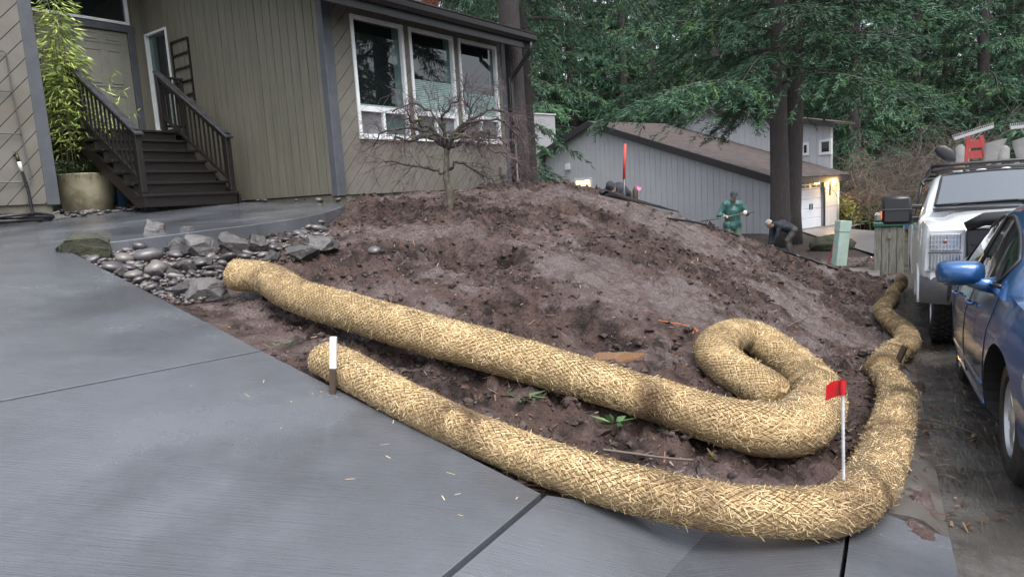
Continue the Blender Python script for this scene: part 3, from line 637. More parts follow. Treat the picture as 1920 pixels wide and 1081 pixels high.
# downspout with offset elbow
c0 = WW.P(UE - .12, EZT - .14, .6); c1 = WW.P(UE - .12, EZT - .30, .6); us = WW.px(951, 130)[0]; c2 = WW.P(us, EZT - .78, .09); c3 = WW.P(us, Z0 - .08, .09)
pts = [c0, c0.lerp(c1, .7), c1, c1.lerp(c2, .12), c1.lerp(c2, .5), c1.lerp(c2, .88), c2, c2.lerp(c3, .04), c3, c3 + nW * .12 - UP * .05]
MB().tube(pts, .042, 10).build('downspout', 'gutter_dark', house, True)
mb = MB()
for v in (Z0 + .5, Z0 + 1.5): WW.rect(mb, us - .06, us + .06, v, v + .03, .035, .14)
mb.build('downspout_strap', 'gutter_dark', house)
# outlet box by the corner
bu, bv = WW.px(938, 322); mb = MB(); WW.rect(mb, bu - .055, bu + .075, bv - .08, bv + .10, .02, .10, .01); mb.build('meter_box', 'siding', house)
mb = MB(); WW.rect(mb, bu - .03, bu + .06, bv - .13, bv - .08, .03, .08, .004); mb.build('outlet', 'black_iron', house)
# chimney
ch = onp(806, 4, HC - nW * 3.0, nW); mbm = MB(); WC_ = Wall((ch.x, ch.y, 0), hR, nW)
chm = MB(); WC_.rect(chm, -.30, .30, EZT + .4, ch.z + .14, -.6, 0); chim = chm.build('chimney', 'mortar', house)
for r_ in range(9):
    for c_ in range(3):
        uo = -.30 + c_ * .205 + (.1 if r_ % 2 else 0); mb = MB(); WC_.rect(mb, uo + .004, min(uo + .195, .30), ch.z + .14 - (r_ + 1) * .075 + .008, ch.z + .14 - r_ * .075, -.58, .012, .003); mb.build('brick', 'brick', chim)
mb = MB(); WC_.rect(mb, -1.0, -.34, EZT + .5, ch.z + .02, -.5, -.05, .02); mb.build('roof_flashing', 'flashing', house)
# ---- entry side wall (vertical boards)
LT = 5.3; SW = Wall((HC.x, HC.y, 0), hL, -hR); TOP = soff + 1.4
tw = [SW.px(*q) for q in ((273, 66), (313, 51), (298, 248), (323, 243))]; tu0, tu1 = min(tw[1][0], tw[3][0]), max(tw[0][0], tw[2][0]); tv1 = (tw[0][1] + tw[1][1]) / 2; tv0 = (tw[2][1] + tw[3][1]) / 2
print('tallwin', tw)
SW.boards([(.12, Z0 + .02), (LT, Z0 + .02), (LT, TOP), (.12, TOP)], [[(tu0, tv0), (tu1, tv0), (tu1, tv1), (tu0, tv1)]], .205, 90, 'siding_green', house, gap=.012)
mb = MB()
for q in minusconv([[(.1, Z0 - .0), (LT, Z0), (LT, TOP), (.1, TOP)]], [(tu0, tv0), (tu1, tv0), (tu1, tv1), (tu0, tv1)]): SW.poly(mb, q, -.1, -.003)
mb.build('wall', 'backing', house, fix=False)
mb = MB(); SW.rect(mb, .0, LT, Z0 - .75, Z0 + .008, -.25, -.012); mb.build('foundation', 'foundation', house)
mb = MB(); SW.rect(mb, -.012, .125, Z0 - .02, TOP, -.08, .03, .005); mb.build('corner_board', 'siding_green', house)
w = thing('sidelight_window', 'x', None, tuple(SW.P((tu0 + tu1) / 2, tv0))); del w['label']; setp(w, house); ROOTM[w.name] = Matrix.Translation(SW.P((tu0 + tu1) / 2, tv0))
mb = MB(); frame_rect(SW, mb, tu0, tu1, tv0, tv1, .045, -.05, .04); mb.build('frame', 'white_frame', w)
mb = MB(); SW.rect(mb, tu0 + .04, tu1 - .04, tv0 + .04, tv1 - .04, -.035, -.029); mb.build('pane', 'glass_teal', w)
mb = MB(); SW.rect(mb, tu0 + .05, tu0 + (tu1 - tu0) * .62, tv0 + (tv1 - tv0) * .36, tv1 - .1, -.028, -.026); mb.build('pane', 'glass', w)
mb = MB(); pleats(SW, mb, tu0 + .05, tu0 + (tu1 - tu0) * .62, tv0 + .05, tv0 + (tv1 - tv0) * .36, -.027, 16); mb.build('blind', 'blind', w, fix=False)
# ---- door wall
DO = HC + hL * LT; DW = Wall((DO.x, DO.y, 0), hR, nW); dl = DW.px(149, 65); dr = DW.px(241, 76); db = DW.px(261, 250)
print('door', dl, dr, db); du1 = (dr[0] + db[0]) / 2; du0 = du1 - .93; dv0 = at(300, 250, 12.6).z + .02; dv1 = dv0 + min(2.15, max(1.95, dr[1] - dv0)); print('doorh', dr[1] - dv0)
tb = [DW.px(*q) for q in ((92, 26), (242, 49), (236, 0))]; print('transom', tb)
DWL = -3.4; trv = tb[1][1]; tr1 = tb[1][0]
mb = MB()
for q in minusconv(minusconv([[(DWL, Z0), (0, Z0), (0, TOP), (DWL, TOP)]], [(DWL + .6, trv), (tr1, trv), (tr1, TOP - .2), (DWL + .6, TOP - .2)]), [(du0, dv0), (du1, dv0), (du1, dv1), (du0, dv1)]): DW.poly(mb, q, -.1, -.004)
mb.build('wall', 'backing', house, fix=False)
DW.boards([(DWL, Z0), (0, Z0), (0, TOP), (DWL, TOP)], [[(du0 - .1, dv0), (du1 + .1, dv0), (du1 + .1, dv1 + .1), (du0 - .1, dv1 + .1)], [(DWL + .6, trv), (tr1, trv), (tr1, TOP - .2), (DWL + .6, TOP - .2)]], .205, 90, 'siding_green', house, gap=.012)
w = thing('transom_window', 'x', None, tuple(DW.P(tr1 - .6, trv))); del w['label']; setp(w, house); ROOTM[w.name] = Matrix.Translation(DW.P(tr1 - .6, trv))
mb = MB(); frame_rect(DW, mb, DWL + .6, tr1, trv, TOP - .2, .05, -.04, .045); mb.build('frame', 'white_frame', w)
mb = MB(); DW.rect(mb, DWL + .64, tr1 - .04, trv + .04, TOP - .24, -.03, -.02); mb.build('pane', 'glass', w)
dr_ = thing('door', 'x', None, tuple(DW.P((du0 + du1) / 2, dv0))); del dr_['label']; setp(dr_, house); ROOTM[dr_.name] = Matrix.Translation(DW.P((du0 + du1) / 2, dv0))
mb = MB(); DW.rect(mb, du0, du1, dv0, dv1, -.06, -.015); mb.build('door_leaf', 'door_paint', dr_)
for rr in range(3):
    for cc in range(2):
        cu = du0 + .115 + cc * .375; va, vb_ = ((dv0 + .22, dv0 + .80), (dv0 + .93, dv0 + 1.62), (dv0 + 1.72, dv0 + 1.92))[rr]; mb = MB()
        frame_rect(DW, mb, cu, cu + .32, va, vb_, .035, -.017, -.006, .003); DW.rect(mb, cu + .06, cu + .26, va + .06, vb_ - .06, -.017, -.004, .008); mb.build('door_panel', 'door_paint', dr_)
mb = MB(); DW.rect(mb, du0 - .11, du0 - .004, dv0, dv1 + .12, -.05, .03, .004); DW.rect(mb, du1 + .004, du1 + .12, dv0, dv1 + .12, -.05, .03, .004); DW.rect(mb, du0 - .14, du1 + .15, dv1 + .01, dv1 + .13, -.05, .035, .004); mb.build('door_frame', 'trim_grey', dr_)
MB().ball(DW.P(du0 + .08, dv0 + .95, .03), .032).build('handle', 'steel', dr_, True)
# porch roof over the entry
mb = MB(); mb.box(DW.P(-1.5, TOP + .05, .3), (4.6, .8, .1), (hR, nW, UP)); mb.build('porch_ceiling', 'dark_trim', house)
mb = MB(); mb.bar(DW.P(-1.9, TOP - .1, .5), DW.P(-3.0, TOP - 1.5, .5), .12, .12); mb.build('porch_brace', 'trim_grey', house)
# ---- garage wing on the left
gp0 = at(112, 381, wpx(108, 409).y); GW = Wall((gp0.x, gp0.y, 0), hR, nW); gz0 = gp0.z
GW.boards([(-3.4, gz0), (-.16, gz0), (-.16, gz0 + 4), (-3.4, gz0 + 4)], [], .172, 47, 'siding', house)
mb = MB(); GW.rect(mb, -3.4, -.02, gz0, gz0 + 4, -.12, -.003); GW.rect(mb, -.12, -.02, gz0, gz0 + 4, -3.2, -.12); mb.build('wall', 'backing', house)
mb = MB(); GW.rect(mb, -.17, .0, gz0 - .02, gz0 + 4, -.14, .035, .006); mb.build('corner_board', 'trim_grey', house)
mb = MB(); GW.rect(mb, -3.4, -.10, gz0 - .8, gz0 - .004, -.3, -.012); mb.build('foundation', 'foundation', house)
mb = MB(); GW.rect(mb, -3.45, -.0, gz0 - .004, gz0 + 4, -3.3, -3.2); mb.build('wall', 'siding', house)
GSW = Wall((gp0.x, gp0.y, 0), -nW, hR)
GSW.boards([(.14, gz0), (3.2, gz0), (3.2, gz0 + 4), (.14, gz0 + 4)], [], .205, 90, 'siding_green', house, w=-.02)
# ---- staircase
BR = at(444, 366, 11.4); SWID = 1.5; RUN, RISE, NS = .285, 0, 7
ltop = dv0 - .02; zb = float(wpx(400, 383).z); RISE = (ltop - zb) / NS; print('rise', RISE, 'BR', BR.z, zb, ltop)
ST = thing('entry_staircase', 'dark stained wooden entry steps with baluster railings below the front door', 'staircase', (BR.x, BR.y, zb))
sx = -hR; sy = hL; S0 = Vector((BR.x, BR.y, zb))
def sp(a, b, c): return S0 + sx * a + sy * b + UP * c
for i in range(NS):
    z = RISE * (i + 1); mb = MB(); mb.box(sp(SWID / 2, i * RUN + RUN / 2 - .02, z - .02), (SWID + .06, RUN + .03, .04), (sx, sy, UP), .006); mb.build('tread', 'stain_wood', ST)
    mb = MB(); mb.box(sp(SWID / 2, i * RUN + .01, z - RISE / 2 - .021), (SWID, .02, RISE - .042), (sx, sy, UP)); mb.build('riser', 'stain_wood', ST)
lz = RISE * NS; tp = NS * RUN
mb = MB(); mb.box(sp(SWID / 2 - .15, tp + .90, lz - .02), (SWID + .6, 1.8, .04), (sx, sy, UP)); mb.build('landing', 'stain_wood', ST)
for a in (-.02, SWID + .02):
    mb = MB(); P = [sp(a, -.02, 0), sp(a, .22, 0), sp(a, tp + .02, lz - .30), sp(a, tp + .02, lz - .045), sp(a, RUN * .4, RISE * 1.0 - .045), sp(a, -.02, RISE - .045)]; mb.poly(P, sx, .04); mb.build('stringer', 'stain_wood', ST)
HR_ = .90; PS = .09
for a in (.03, SWID - .03):
    b0, b1 = .06, tp + .02; zr = lambda b: RISE + (b - .0) / RUN * RISE
    for b, z0, z1 in ((b0, zr(b0) - .02, zr(b0) + HR_ + .02), (b1, lz, lz + HR_ + .12)):
        mb = MB(); mb.box(sp(a, b, (z0 + z1) / 2), (PS, PS, z1 - z0), (sx, sy, UP), .006); mb.build('post', 'stain_wood', ST)
    mb = MB(); mb.bar(sp(a, b0 - .1, zr(b0 - .1) + HR_), sp(a, b1 + .06, zr(b1 + .06) + HR_ - RISE * .35), .13, .035, bev=.006); mb.build('handrail', 'handrail_wet', ST)
    for hh in (.14, HR_ - .09):
        mb = MB(); mb.bar(sp(a, b0, zr(b0) + hh), sp(a, b1, zr(b1) + hh - RISE * .3), .04, .05); mb.build('rail', 'stain_wood', ST)
    nb = 15; bmesh_ = MB(); bmesh_.box((0, 0, 0), (.024, .024, HR_ - .2), (sx, sy, UP)); bme = bmesh_.mesh('baluster'); bme.materials.append(MATS['stain_wood'])
    for j in range(1, nb):
        b = b0 + (b1 - b0) * j / nb; o = bpy.data.objects.new('baluster', bme); COL.objects.link(o); o.location = sp(a, b, zr(b) + (HR_ + .04) / 2 - RISE * .3 * j / nb); setp(o, ST)
# landing railings beside the wall and on the far side
mb = MB(); mb.bar(sp(.03, tp + .03, lz + HR_ + .08), sp(-.46, tp + .03, lz + HR_ + .08), .11, .035, bev=.005); mb.build('handrail', 'handrail_wet', ST)
mb = MB(); mb.bar(sp(.03, tp + .03, lz + .12), sp(-.46, tp + .03, lz + .12), .04, .05); mb.build('rail', 'stain_wood', ST)
mb = MB(); mb.box(sp(-.42, tp + .03, lz + HR_ / 2 + .02), (PS, PS, HR_ + .08), (sx, sy, UP), .005); mb.build('post', 'stain_wood', ST)
for j in range(1, 4): mb = MB(); mb.box(sp(.03 - .45 * j / 4, tp + .03, lz + HR_ / 2 + .09), (.024, .024, HR_ - .06), (sx, sy, UP)); mb.build('baluster', 'stain_wood', ST)
for a, bb0, bb1 in ((SWID - .03, tp + .1, tp + 1.3),):
    mb = MB(); mb.bar(sp(a, bb0, lz + HR_ + .06), sp(a, bb1, lz + HR_ + .06), .11, .035, bev=.005); mb.build('handrail', 'handrail_wet', ST)
    mb = MB(); mb.bar(sp(a, bb0, lz + .12), sp(a, bb1, lz + .12), .04, .05); mb.build('rail', 'stain_wood', ST)
    mb = MB(); mb.box(sp(a, bb1, lz + HR_ / 2), (PS, PS, HR_ + .06), (sx, sy, UP), .005); mb.build('post', 'stain_wood', ST)
    bmesh_ = MB(); bmesh_.box((0, 0, 0), (.024, .024, HR_ - .06), (sx, sy, UP)); bme = bmesh_.mesh('baluster'); bme.materials.append(MATS['stain_wood'])
    for j in range(1, 9):
        o = bpy.data.objects.new('baluster', bme); COL.objects.link(o); o.location = sp(a, bb0 + (bb1 - bb0) * j / 9, lz + HR_ / 2 + .06); setp(o, ST)
# trellis on the side wall
t0 = SW.px(324, 80); t1 = SW.px(355, 71); tb_ = (SW.px(345, 195)[1])
TR = thing('wall_trellis', 'dark ladder-like wooden trellis fixed on the side wall by the steps', 'trellis', tuple(SW.P((t0[0] + t1[0]) / 2, tb_)))
ta, tb2 = sorted((t0[0], t1[0])); tv = (t0[1] + t1[1]) / 2
for u in (ta, tb2): mb = MB(); SW.rect(mb, u - .015, u + .015, tb_, tv, .03, .055); mb.build('upright', 'stain_wood', TR)
for k in range(5): mb = MB(); v = tb_ + .12 + (tv - tb_ - .14) * k / 4; SW.rect(mb, ta + .015, tb2 - .015, v, v + .028, .032, .054); mb.build('rung', 'stain_wood', TR)
# wire rack on garage wall
RK = thing('wall_rack', 'thin grey wire rack of stacked loops hung on the garage wall', 'wire rack', tuple(GW.P(-.6, gz0 + .2)))
mb = MB(); q = [GW.px(*p) for p in ((8, 98), (20, 173), (37, 252), (57, 341))]; vs = []
mb.tube([GW.P(-1.3, q[0][1], .06), GW.P(q[0][0] - .03, q[0][1], .06), GW.P(q[0][0], q[0][1] - .03, .06), GW.P(q[1][0], q[1][1], .06), GW.P(q[2][0], q[2][1], .06), GW.P(q[3][0], q[3][1] + .03, .06), GW.P(q[3][0] - .03, q[3][1], .06), GW.P(-1.3, q[3][1] - .01, .06)], .009, 8); mb.build('outer_wire', 'grey_rod', RK, True)
for k in (1, 2): MB().tube([GW.P(-1.3, q[k][1] + .0, .06), GW.P(q[k][0] - .03, q[k][1], .062), GW.P(q[k][0], q[k][1] - .02, .06)], .009, 8).build('cross_wire', 'grey_rod', RK, True)
# ================================================================ neighbour's house
mat('grey_siding', (.50, .505, .53), (.46, .465, .49), rough=.6, scale=1.2, detail=6, bump=.2, bscale=20, bdist=.004)
mat('grey_backing', (.28, .285, .30), rough=.8)
mat('garage_white', (.62, .66, .74), (.58, .62, .70), rough=.4, scale=2)
mat('black_trim', (.022, .02, .024), rough=.5)
mat('lit_pane', (.9, .8, .4), rough=.3, emit=(1, .72, .25), estr=1.6)
mat('pale_pane', (.25, .3, .33), rough=.08, spec=.8)
mat('lamp_glow', (1, .8, .4), rough=.3, emit=(1, .52, .13), estr=28)
mat('bronze', (.05, .035, .02), rough=.4, metal=.6)
def shingle_mat(name, c1, c2):
    m = mat(name, c1, c2, rough=.62, r2=.8, scale=1.5, detail=7, lo=.35, hi=.68, spec=.5); N = m.node_tree.nodes; L = m.node_tree.links
    b = N['Principled BSDF']; tc = N.new('ShaderNodeTexCoord'); br = N.new('ShaderNodeTexBrick'); br.inputs['Scale'].default_value = 1; br.inputs['Brick Width'].default_value = .33; br.inputs['Row Height'].default_value = .16; br.inputs['Mortar Size'].default_value = .018
    br.inputs['Color1'].default_value = (1, 1, 1, 1); br.inputs['Color2'].default_value = (.45, .42, .42, 1); br.inputs['Mortar'].default_value = (.12, .1, .1, 1); L.new(tc.outputs['UV'], br.inputs['Vector'])
    mx = N.new('ShaderNodeMix'); mx.data_type = 'RGBA'; mx.blend_type = 'MULTIPLY'; mx.inputs[0].default_value = .75; old = b.inputs['Base Color'].links[0].from_socket; L.new(old, mx.inputs[6]); L.new(br.outputs[0], mx.inputs[7]); L.new(mx.outputs[2], b.inputs['Base Color'])
    bp = N.new('ShaderNodeBump'); bp.inputs['Strength'].default_value = .8; bp.inputs['Distance'].default_value = .02; L.new(br.outputs[0], bp.inputs['Height']); L.new(bp.outputs[0], b.inputs['Normal']); return m
shingle_mat('roof_brown', (.095, .066, .060), (.066, .056, .056))
def plane_uv(o, d, e):
    me = o.data; uv = me.uv_layers.new(name='UVMap')
    for l in me.loops: p = me.vertices[l.vertex_index].co; uv.data[l.index].uv = (p.dot(d), p.dot(e))
dG = head(-40); nG = Vector((-dG.y, dG.x, 0)); nG = nG if nG.y < 0 else -nG; dF = head(50)     # gable wall runs left-back, front runs right-back
gc = at(1452, 436, 27.5); gzb = gc.z - .05
NB = thing('neighbour_house', 'grey ribbed-sided neighbouring house with brown shingle roof and black rake trim', 'house', (gc.x, gc.y, gzb))
NW = Wall((gc.x, gc.y, 0), dG, nG)
rg = NW.px(1110, 233); lf = NW.px(1022, 289); rt = NW.px(1500, 343)
# right rake: line through (1110,233) and (1440,334)
q2 = NW.px(1440, 333); slope = (rg[1] - q2[1]) / (rg[0] - q2[0]); vR = rg[1] - slope * (rg[0] - 0); print('gable', rg, lf, q2, slope, vR, gzb)
outl = [(0, gzb), (lf[0], gzb), (lf[0], lf[1]), (rg[0], rg[1]), (0, vR)]
wu = NW.px(1092, 345)[0]; wv0, wv1 = NW.px(1092, 360)[1], NW.px(1092, 334)[1]; whole = [(wu - .7, wv0), (wu + .55, wv0), (wu + .55, wv1), (wu - .7, wv1)]
ps = minusconv([outl], whole); mb = MB()
for q in ps: NW.poly(mb, q, -.2, -.012)
mb.build('wall', 'grey_backing', NB, fix=False)
NW.boards(outl, [whole], .31, 90, 'grey_siding', NB, 'siding_panel', th=.02, gap=.014, w=-.01)
wN = thing('window', 'x', None, tuple(NW.P(wu, wv0))); del wN['label']; setp(wN, NB); ROOTM[wN.name] = Matrix.Translation(NW.P(wu, wv0))
mb = MB(); frame_rect(NW, mb, wu - .7, wu + .55, wv0, wv1, .12, -.02, .05); mb.build('frame', 'white_frame', wN)
mb = MB(); NW.rect(mb, wu - .6, wu - .08, wv0 + .1, wv1 - .1, -.03, -.015); mb.build('pane', 'lit_pane', wN)
mb = MB(); NW.rect(mb, wu - .06, wu + .45, wv0 + .1, wv1 - .1, -.03, -.015); mb.build('pane', 'lit_pane', wN)
mb = MB(); NW.rect(mb, wu - .1, wu - .04, wv0 + .12, wv1 - .12, -.02, .03); mb.build('mullion', 'white_frame', wN)
vu, vv = NW.px(1131, 252); mb = MB(); frame_rect(NW, mb, vu - .3, vu + .3, vv - .45, vv + .45, .04, .005, .03)
for k in range(6): NW.rect(mb, vu - .26, vu + .26, vv - .38 + k * .13, vv - .34 + k * .13, .005, .028)
mb.build('gable_vent', 'grey_siding', NB)
vu, vv = NW.px(1066, 313); mb = MB(); NW.rect(mb, vu - .17, vu + .17, vv - .16, vv + .16, .008, .12, .02); mb.build('wall_vent', 'white_frame', NB)
# roof, two slopes, with black rake boards
OV = .35; DEP = 6.3
def NP(u, v, f): return NW.P(u, v) + dF * f
sl2 = (rg[1] - lf[1]) / (lf[0] - rg[0]); eR, eL = -.30, lf[0] + .25
vRe = rg[1] - slope * (rg[0] - eR); vLe = rg[1] - sl2 * (eL - rg[0])
for k, (ua, va, ub, vb2) in enumerate(((eR, vRe, rg[0], rg[1]), (rg[0], rg[1], eL, vLe))):
    mb = MB(); A = [NP(ua, va + .06, -OV), NP(ub, vb2 + .06, -OV), NP(ub, vb2 + .06, DEP), NP(ua, va + .06, DEP)]; n = (A[1] - A[0]).cross(A[3] - A[0]).normalized(); n = n if n.z > 0 else -n
    mb.poly([p + n * .1 for p in A], n, .1); o = mb.build('roof', 'roof_brown', NB); plane_uv(o, dF, (A[1] - A[0]).normalized())
    mb = MB(); P = [NP(ua, va + .14, -OV - .01), NP(ub, vb2 + .14, -OV - .01), NP(ub, vb2 - .16, -OV - .01), NP(ua, va - .16, -OV - .01)]; mb.poly(P, nG, .06); mb.build('rake_board', 'black_trim', NB)
mb = MB(); mb.bar(NP(eR - .02, vRe - .02, -OV), NP(eR - .02, vRe - .02, DEP), .05, .26); mb.build('fascia', 'black_trim', NB)
mb = MB(); mb.box(NP(eR / 2, vRe - .1, DEP / 2 - OV), (DEP, abs(eR), .03), (dF, dG, UP)); mb.build('soffit', 'grey_siding', NB)
# garage front
FW = Wall((gc.x, gc.y, 0), dF, -dG); FT = vRe - .1
fo = [(0, gzb), (DEP - .6, gzb), (DEP - .6, FT), (0, FT)]; g0, g1, gh = 2.15, 4.25, 2.1
fh = [(g0, gzb), (g1, gzb), (g1, gzb + gh), (g0, gzb + gh)]; mb = MB()
for q in minusconv([fo], fh): FW.poly(mb, q, -.2, -.012)
mb.build('wall', 'grey_backing', NB, fix=False)
FW.boards(fo, [fh], .31, 90, 'grey_siding', NB, 'siding_panel', w=-.01)
for a, b in ((g0 - .14, g0), (g1, g1 + .14)): mb = MB(); FW.rect(mb, a, b, gzb, gzb + gh + .1, 0, .04); mb.build('door_trim', 'black_trim', NB)
gd = thing('garage_door', 'x', None, tuple(FW.P(2.2, gzb))); del gd['label']; setp(gd, NB); ROOTM[gd.name] = Matrix.Translation(FW.P(2.2, gzb))
for k in range(5):
    mb = MB(); FW.rect(mb, g0 + .02, g1 - .02, gzb + k * gh / 5 + .006, gzb + (k + 1) * gh / 5 - .006, -.12, -.07, .008); mb.build('door_panel', 'garage_white', gd)
for k in range(2):
    c = g0 + .55 + k * 1.0; mb = MB(); FW.rect(mb, c - .38, c + .38, gzb + gh * .83, gzb + gh * .96, -.075, -.062); mb.build('pane', 'pale_pane', gd)
    mb = MB(); FW.rect(mb, c - .02, c + .02, gzb + gh * .83, gzb + gh * .96, -.062, -.05); FW.rect(mb, c - .38, c + .38, gzb + gh * .885, gzb + gh * .905, -.0615, -.0505); mb.build('muntin', 'garage_white', gd)
mb = MB(); FW.rect(mb, 3.1, 3.14, gzb + .8, gzb + 1.05, -.07, -.02, .008); FW.rect(mb, 3.3, 3.34, gzb + .8, gzb + 1.05, -.07, -.02, .008); mb.build('handle', 'black_iron', gd)
mb = MB(); FW.rect(mb, -.2, DEP, gzb - .5, gzb - .005, -.3, .25); mb.build('foundation', 'foundation', NB)
MB().tube([FW.P(DEP - .68, FT - .05, .05), FW.P(DEP - .68, gzb + .1, .05)], .045, 8).build('downspout', 'white_frame', NB, True)
# lit lantern
lp = onp(1546, 350, FW.P(0, 0, .2), -dG); LU = (lp - FW.o).dot(dF); LU = g1 + .62; lz_ = gzb + 1.85; LN = thing('wall_lantern', 'glowing brass lantern on the wall beside the white garage door', 'lantern', tuple(FW.P(LU, lz_ - .3, .2)))
mb = MB(); FW.rect(mb, LU - .07, LU + .07, lz_ - .5, lz_ + .1, 0, .03, .01); mb.tube([FW.P(LU, lz_ - .1, .03), FW.P(LU, lz_ - .18, .12), FW.P(LU, lz_ - .12, .2), FW.P(LU, lz_ - .05, .2)], .012, 6); mb.build('bracket', 'bronze', LN)
mb = MB(); mb.lathe([(.04, -.05), (.09, .18), (.1, .2)], FW.P(LU, lz_, .2), UP, 8); mb.build('lamp_glass', 'lamp_glow', LN)
mb = MB(); mb.lathe([(.12, .2), (.10, .24), (.03, .32), (.0, .36)], FW.P(LU, lz_, .2), UP, 8); mb.build('lamp_cap', 'bronze', LN)
ll = bpy.data.lights.new('lantern_light', 'POINT'); ll.energy = 45; ll.color = (1, .62, .22); ll.shadow_soft_size = .1; lo_ = bpy.data.objects.new('lantern_light', ll); COL.objects.link(lo_); lo_.location = FW.P(LU - .05, lz_ + .1, .42); setp(lo_, LN)
# chimney chase at the left end
c1 = NW.px(1004, 217); cu0, cu1 = NW.px(1022, 300)[0] + .1, NW.px(990, 300)[0]; mb = MB(); NW.rect(mb, cu0, cu1, gzb, c1[1], -1.0, .5); chn = mb.build('chimney_chase', 'grey_backing', NB)
k = cu0
while k < cu1 - .05: mb = MB(); NW.rect(mb, k + .006, min(k + .3, cu1), gzb, c1[1], .5, .52); mb.build('siding_panel', 'grey_siding', chn); k += .3
mb = MB(); NW.rect(mb, cu0 - .05, cu1 + .05, c1[1], c1[1] + .06, -1.05, .56); mb.build('chimney_cap', 'grey_siding', chn)
# upper storey block behind, same house
UB = Wall(tuple((NW.o + dF * 6.2)), dG, nG); a1 = UB.px(1262, 234); a2 = UB.px(1318, 207); a3 = UB.px(1440, 224); a4 = UB.px(1566, 300)
uo = [(a4[0] + .2, gzb + 1), (a1[0], gzb + 1), (a1[0], a1[1] - .1), (a2[0], a2[1]), (a4[0] + .2, a2[1] - (a2[0] - a4[0] - .2) * .22)]
mb = MB(); UB.poly(mb, uo, -.2, -.012); mb.build('wall', 'grey_backing', NB); UB.boards(uo, [], .31, 90, 'grey_siding', NB, 'siding_panel', w=-.01)
for (ua, va, ub, vb2) in ((a4[0] - .1, uo[4][1] - .06, a2[0], a2[1]), (a2[0], a2[1], a1[0] + .5, a1[1] - .3)):
    A = [UB.P(ua, va + .05) - dF * .4, UB.P(ub, vb2 + .05) - dF * .4, UB.P(ub, vb2 + .05) + dF * 1.8, UB.P(ua, va + .05) + dF * 1.8]; n = (A[1] - A[0]).cross(A[3] - A[0]).normalized(); n = n if n.z > 0 else -n
    mb = MB(); mb.poly([p + n * .1 for p in A], n, .1); o = mb.build('roof', 'roof_brown', NB); plane_uv(o, dF, (A[1] - A[0]).normalized())
    mb = MB(); mb.poly([UB.P(ua, va + .12) - dF * .41, UB.P(ub, vb2 + .12) - dF * .41, UB.P(ub, vb2 - .12) - dF * .41, UB.P(ua, va - .12) - dF * .41], nG, .05); mb.build('rake_board', 'black_trim', NB)
for (x0, y0, x1, y1) in ((1503, 268, 1518, 291), (1536, 262, 1560, 289)):
    u0, v0 = UB.px(x1, y1); u1, v1 = UB.px(x0, y0); wq = thing('window', 'x', None, tuple(UB.P(u0, v0))); del wq['label']; setp(wq, NB); ROOTM[wq.name] = Matrix.Translation(UB.P(u0, v0))
    mb = MB(); frame_rect(UB, mb, u0, u1, v0, v1, .12, -.02, .05); mb.build('frame', 'white_frame', wq); mb = MB(); UB.rect(mb, u0 + .1, u1 - .1, v0 + .1, v1 - .1, .012, .02); mb.build('pane', 'glass', wq)
# ---- neighbour's ground: mulch bed, driveway, concrete strip
ZN = gzb
def nz(x, y):
    w = -((x - C0.x) * SP.x + (y - C0.y) * SP.y); z0 = float(street_z(x, y)); return z0 + .06 + (ZN + .02 - z0 - .06) * min(1, max(0, w / 7))
def gsheet(name, pts, mt, label, amp=0, dz=0):
    P = [Vector((p[0], p[1], 0)) for p in pts]; bm = bmesh.new(); bm.faces.new([bm.verts.new(p) for p in P]); bmesh.ops.triangulate(bm, faces=bm.faces)
    for _ in range(4): bmesh.ops.subdivide_edges(bm, edges=bm.edges, cuts=1, use_grid_fill=True); bmesh.ops.triangulate(bm, faces=bm.faces)
    for v in bm.verts: v.co.z = nz(v.co.x, v.co.y) + dz + amp * mnoise.noise(v.co * 1.3)
    me = bpy.data.meshes.new(name); bm.to_mesh(me); bm.free(); me.polygons.foreach_set('use_smooth', [True] * len(me.polygons)); o = link(name, me, mt); return tag(o, label, kind='structure')
kb = lambda s, w: tuple(street_pt(s, w))[:2]
gsheet('neighbour_bed', [kb(9, -6.5), kb(12, -.42), kb(26, -.42), kb(30, -8), (gc.x + 4, gc.y + 4), (gc.x, gc.y + 1), (0, 34), (-6, 30), (-3, 15)], 'mulch', 'dark bark mulch bed in front of the neighbouring garage', .05)
gsheet('neighbour_driveway', [tuple(FW.P(1.7, 0, .2))[:2], tuple(FW.P(12, 0, .2))[:2], kb(29, -2), kb(27, -.42), kb(17.0, -.42)], 'drive_far', 'pale grey driveway in front of the neighbouring garage', 0, .05)
gsheet('footway', [kb(11.6, -5.0), kb(12.3, -.4), kb(14.0, -.4), kb(13.2, -5.4)], 'old_concrete', 'worn concrete strip crossing behind the mailbox stand', 0, .07)
# ================================================================ conifers and brush
mat('fir_green', (.048, .106, .054), (.028, .068, .042), rough=.6, scale=.35, detail=3, vcol=True, spec=.3)
mat('bark_fir', (.085, .072, .072), (.045, .038, .04), rough=.85, scale=5, detail=8, stretch=(3, 3, .5), bump=1, bscale=14, bdist=.04, c3=(.12, .105, .10), s3=5)
mat('bark_dark', (.04, .034, .035), (.022, .019, .02), rough=.9, scale=5, detail=7, stretch=(3, 3, .5), bump=1, bscale=14, bdist=.04)
mat('twig_brown', (.13, .105, .09), (.085, .07, .06), rough=.8, scale=3)
def branch_pts(p0, az, L, rise, droop, n=7, wob=.06, rng=None):
    P = []; d = np.array([math.sin(az), math.cos(az)]); off = rng.uniform(-wob, wob)
    for i in range(n):
        t = i / (n - 1); a = az + off * t * 4; P.append((p0[0] + math.sin(a) * L * t, p0[1] + math.cos(a) * L * t, p0[2] + L * (rise * t - droop * t * t)))
    return np.array(P)
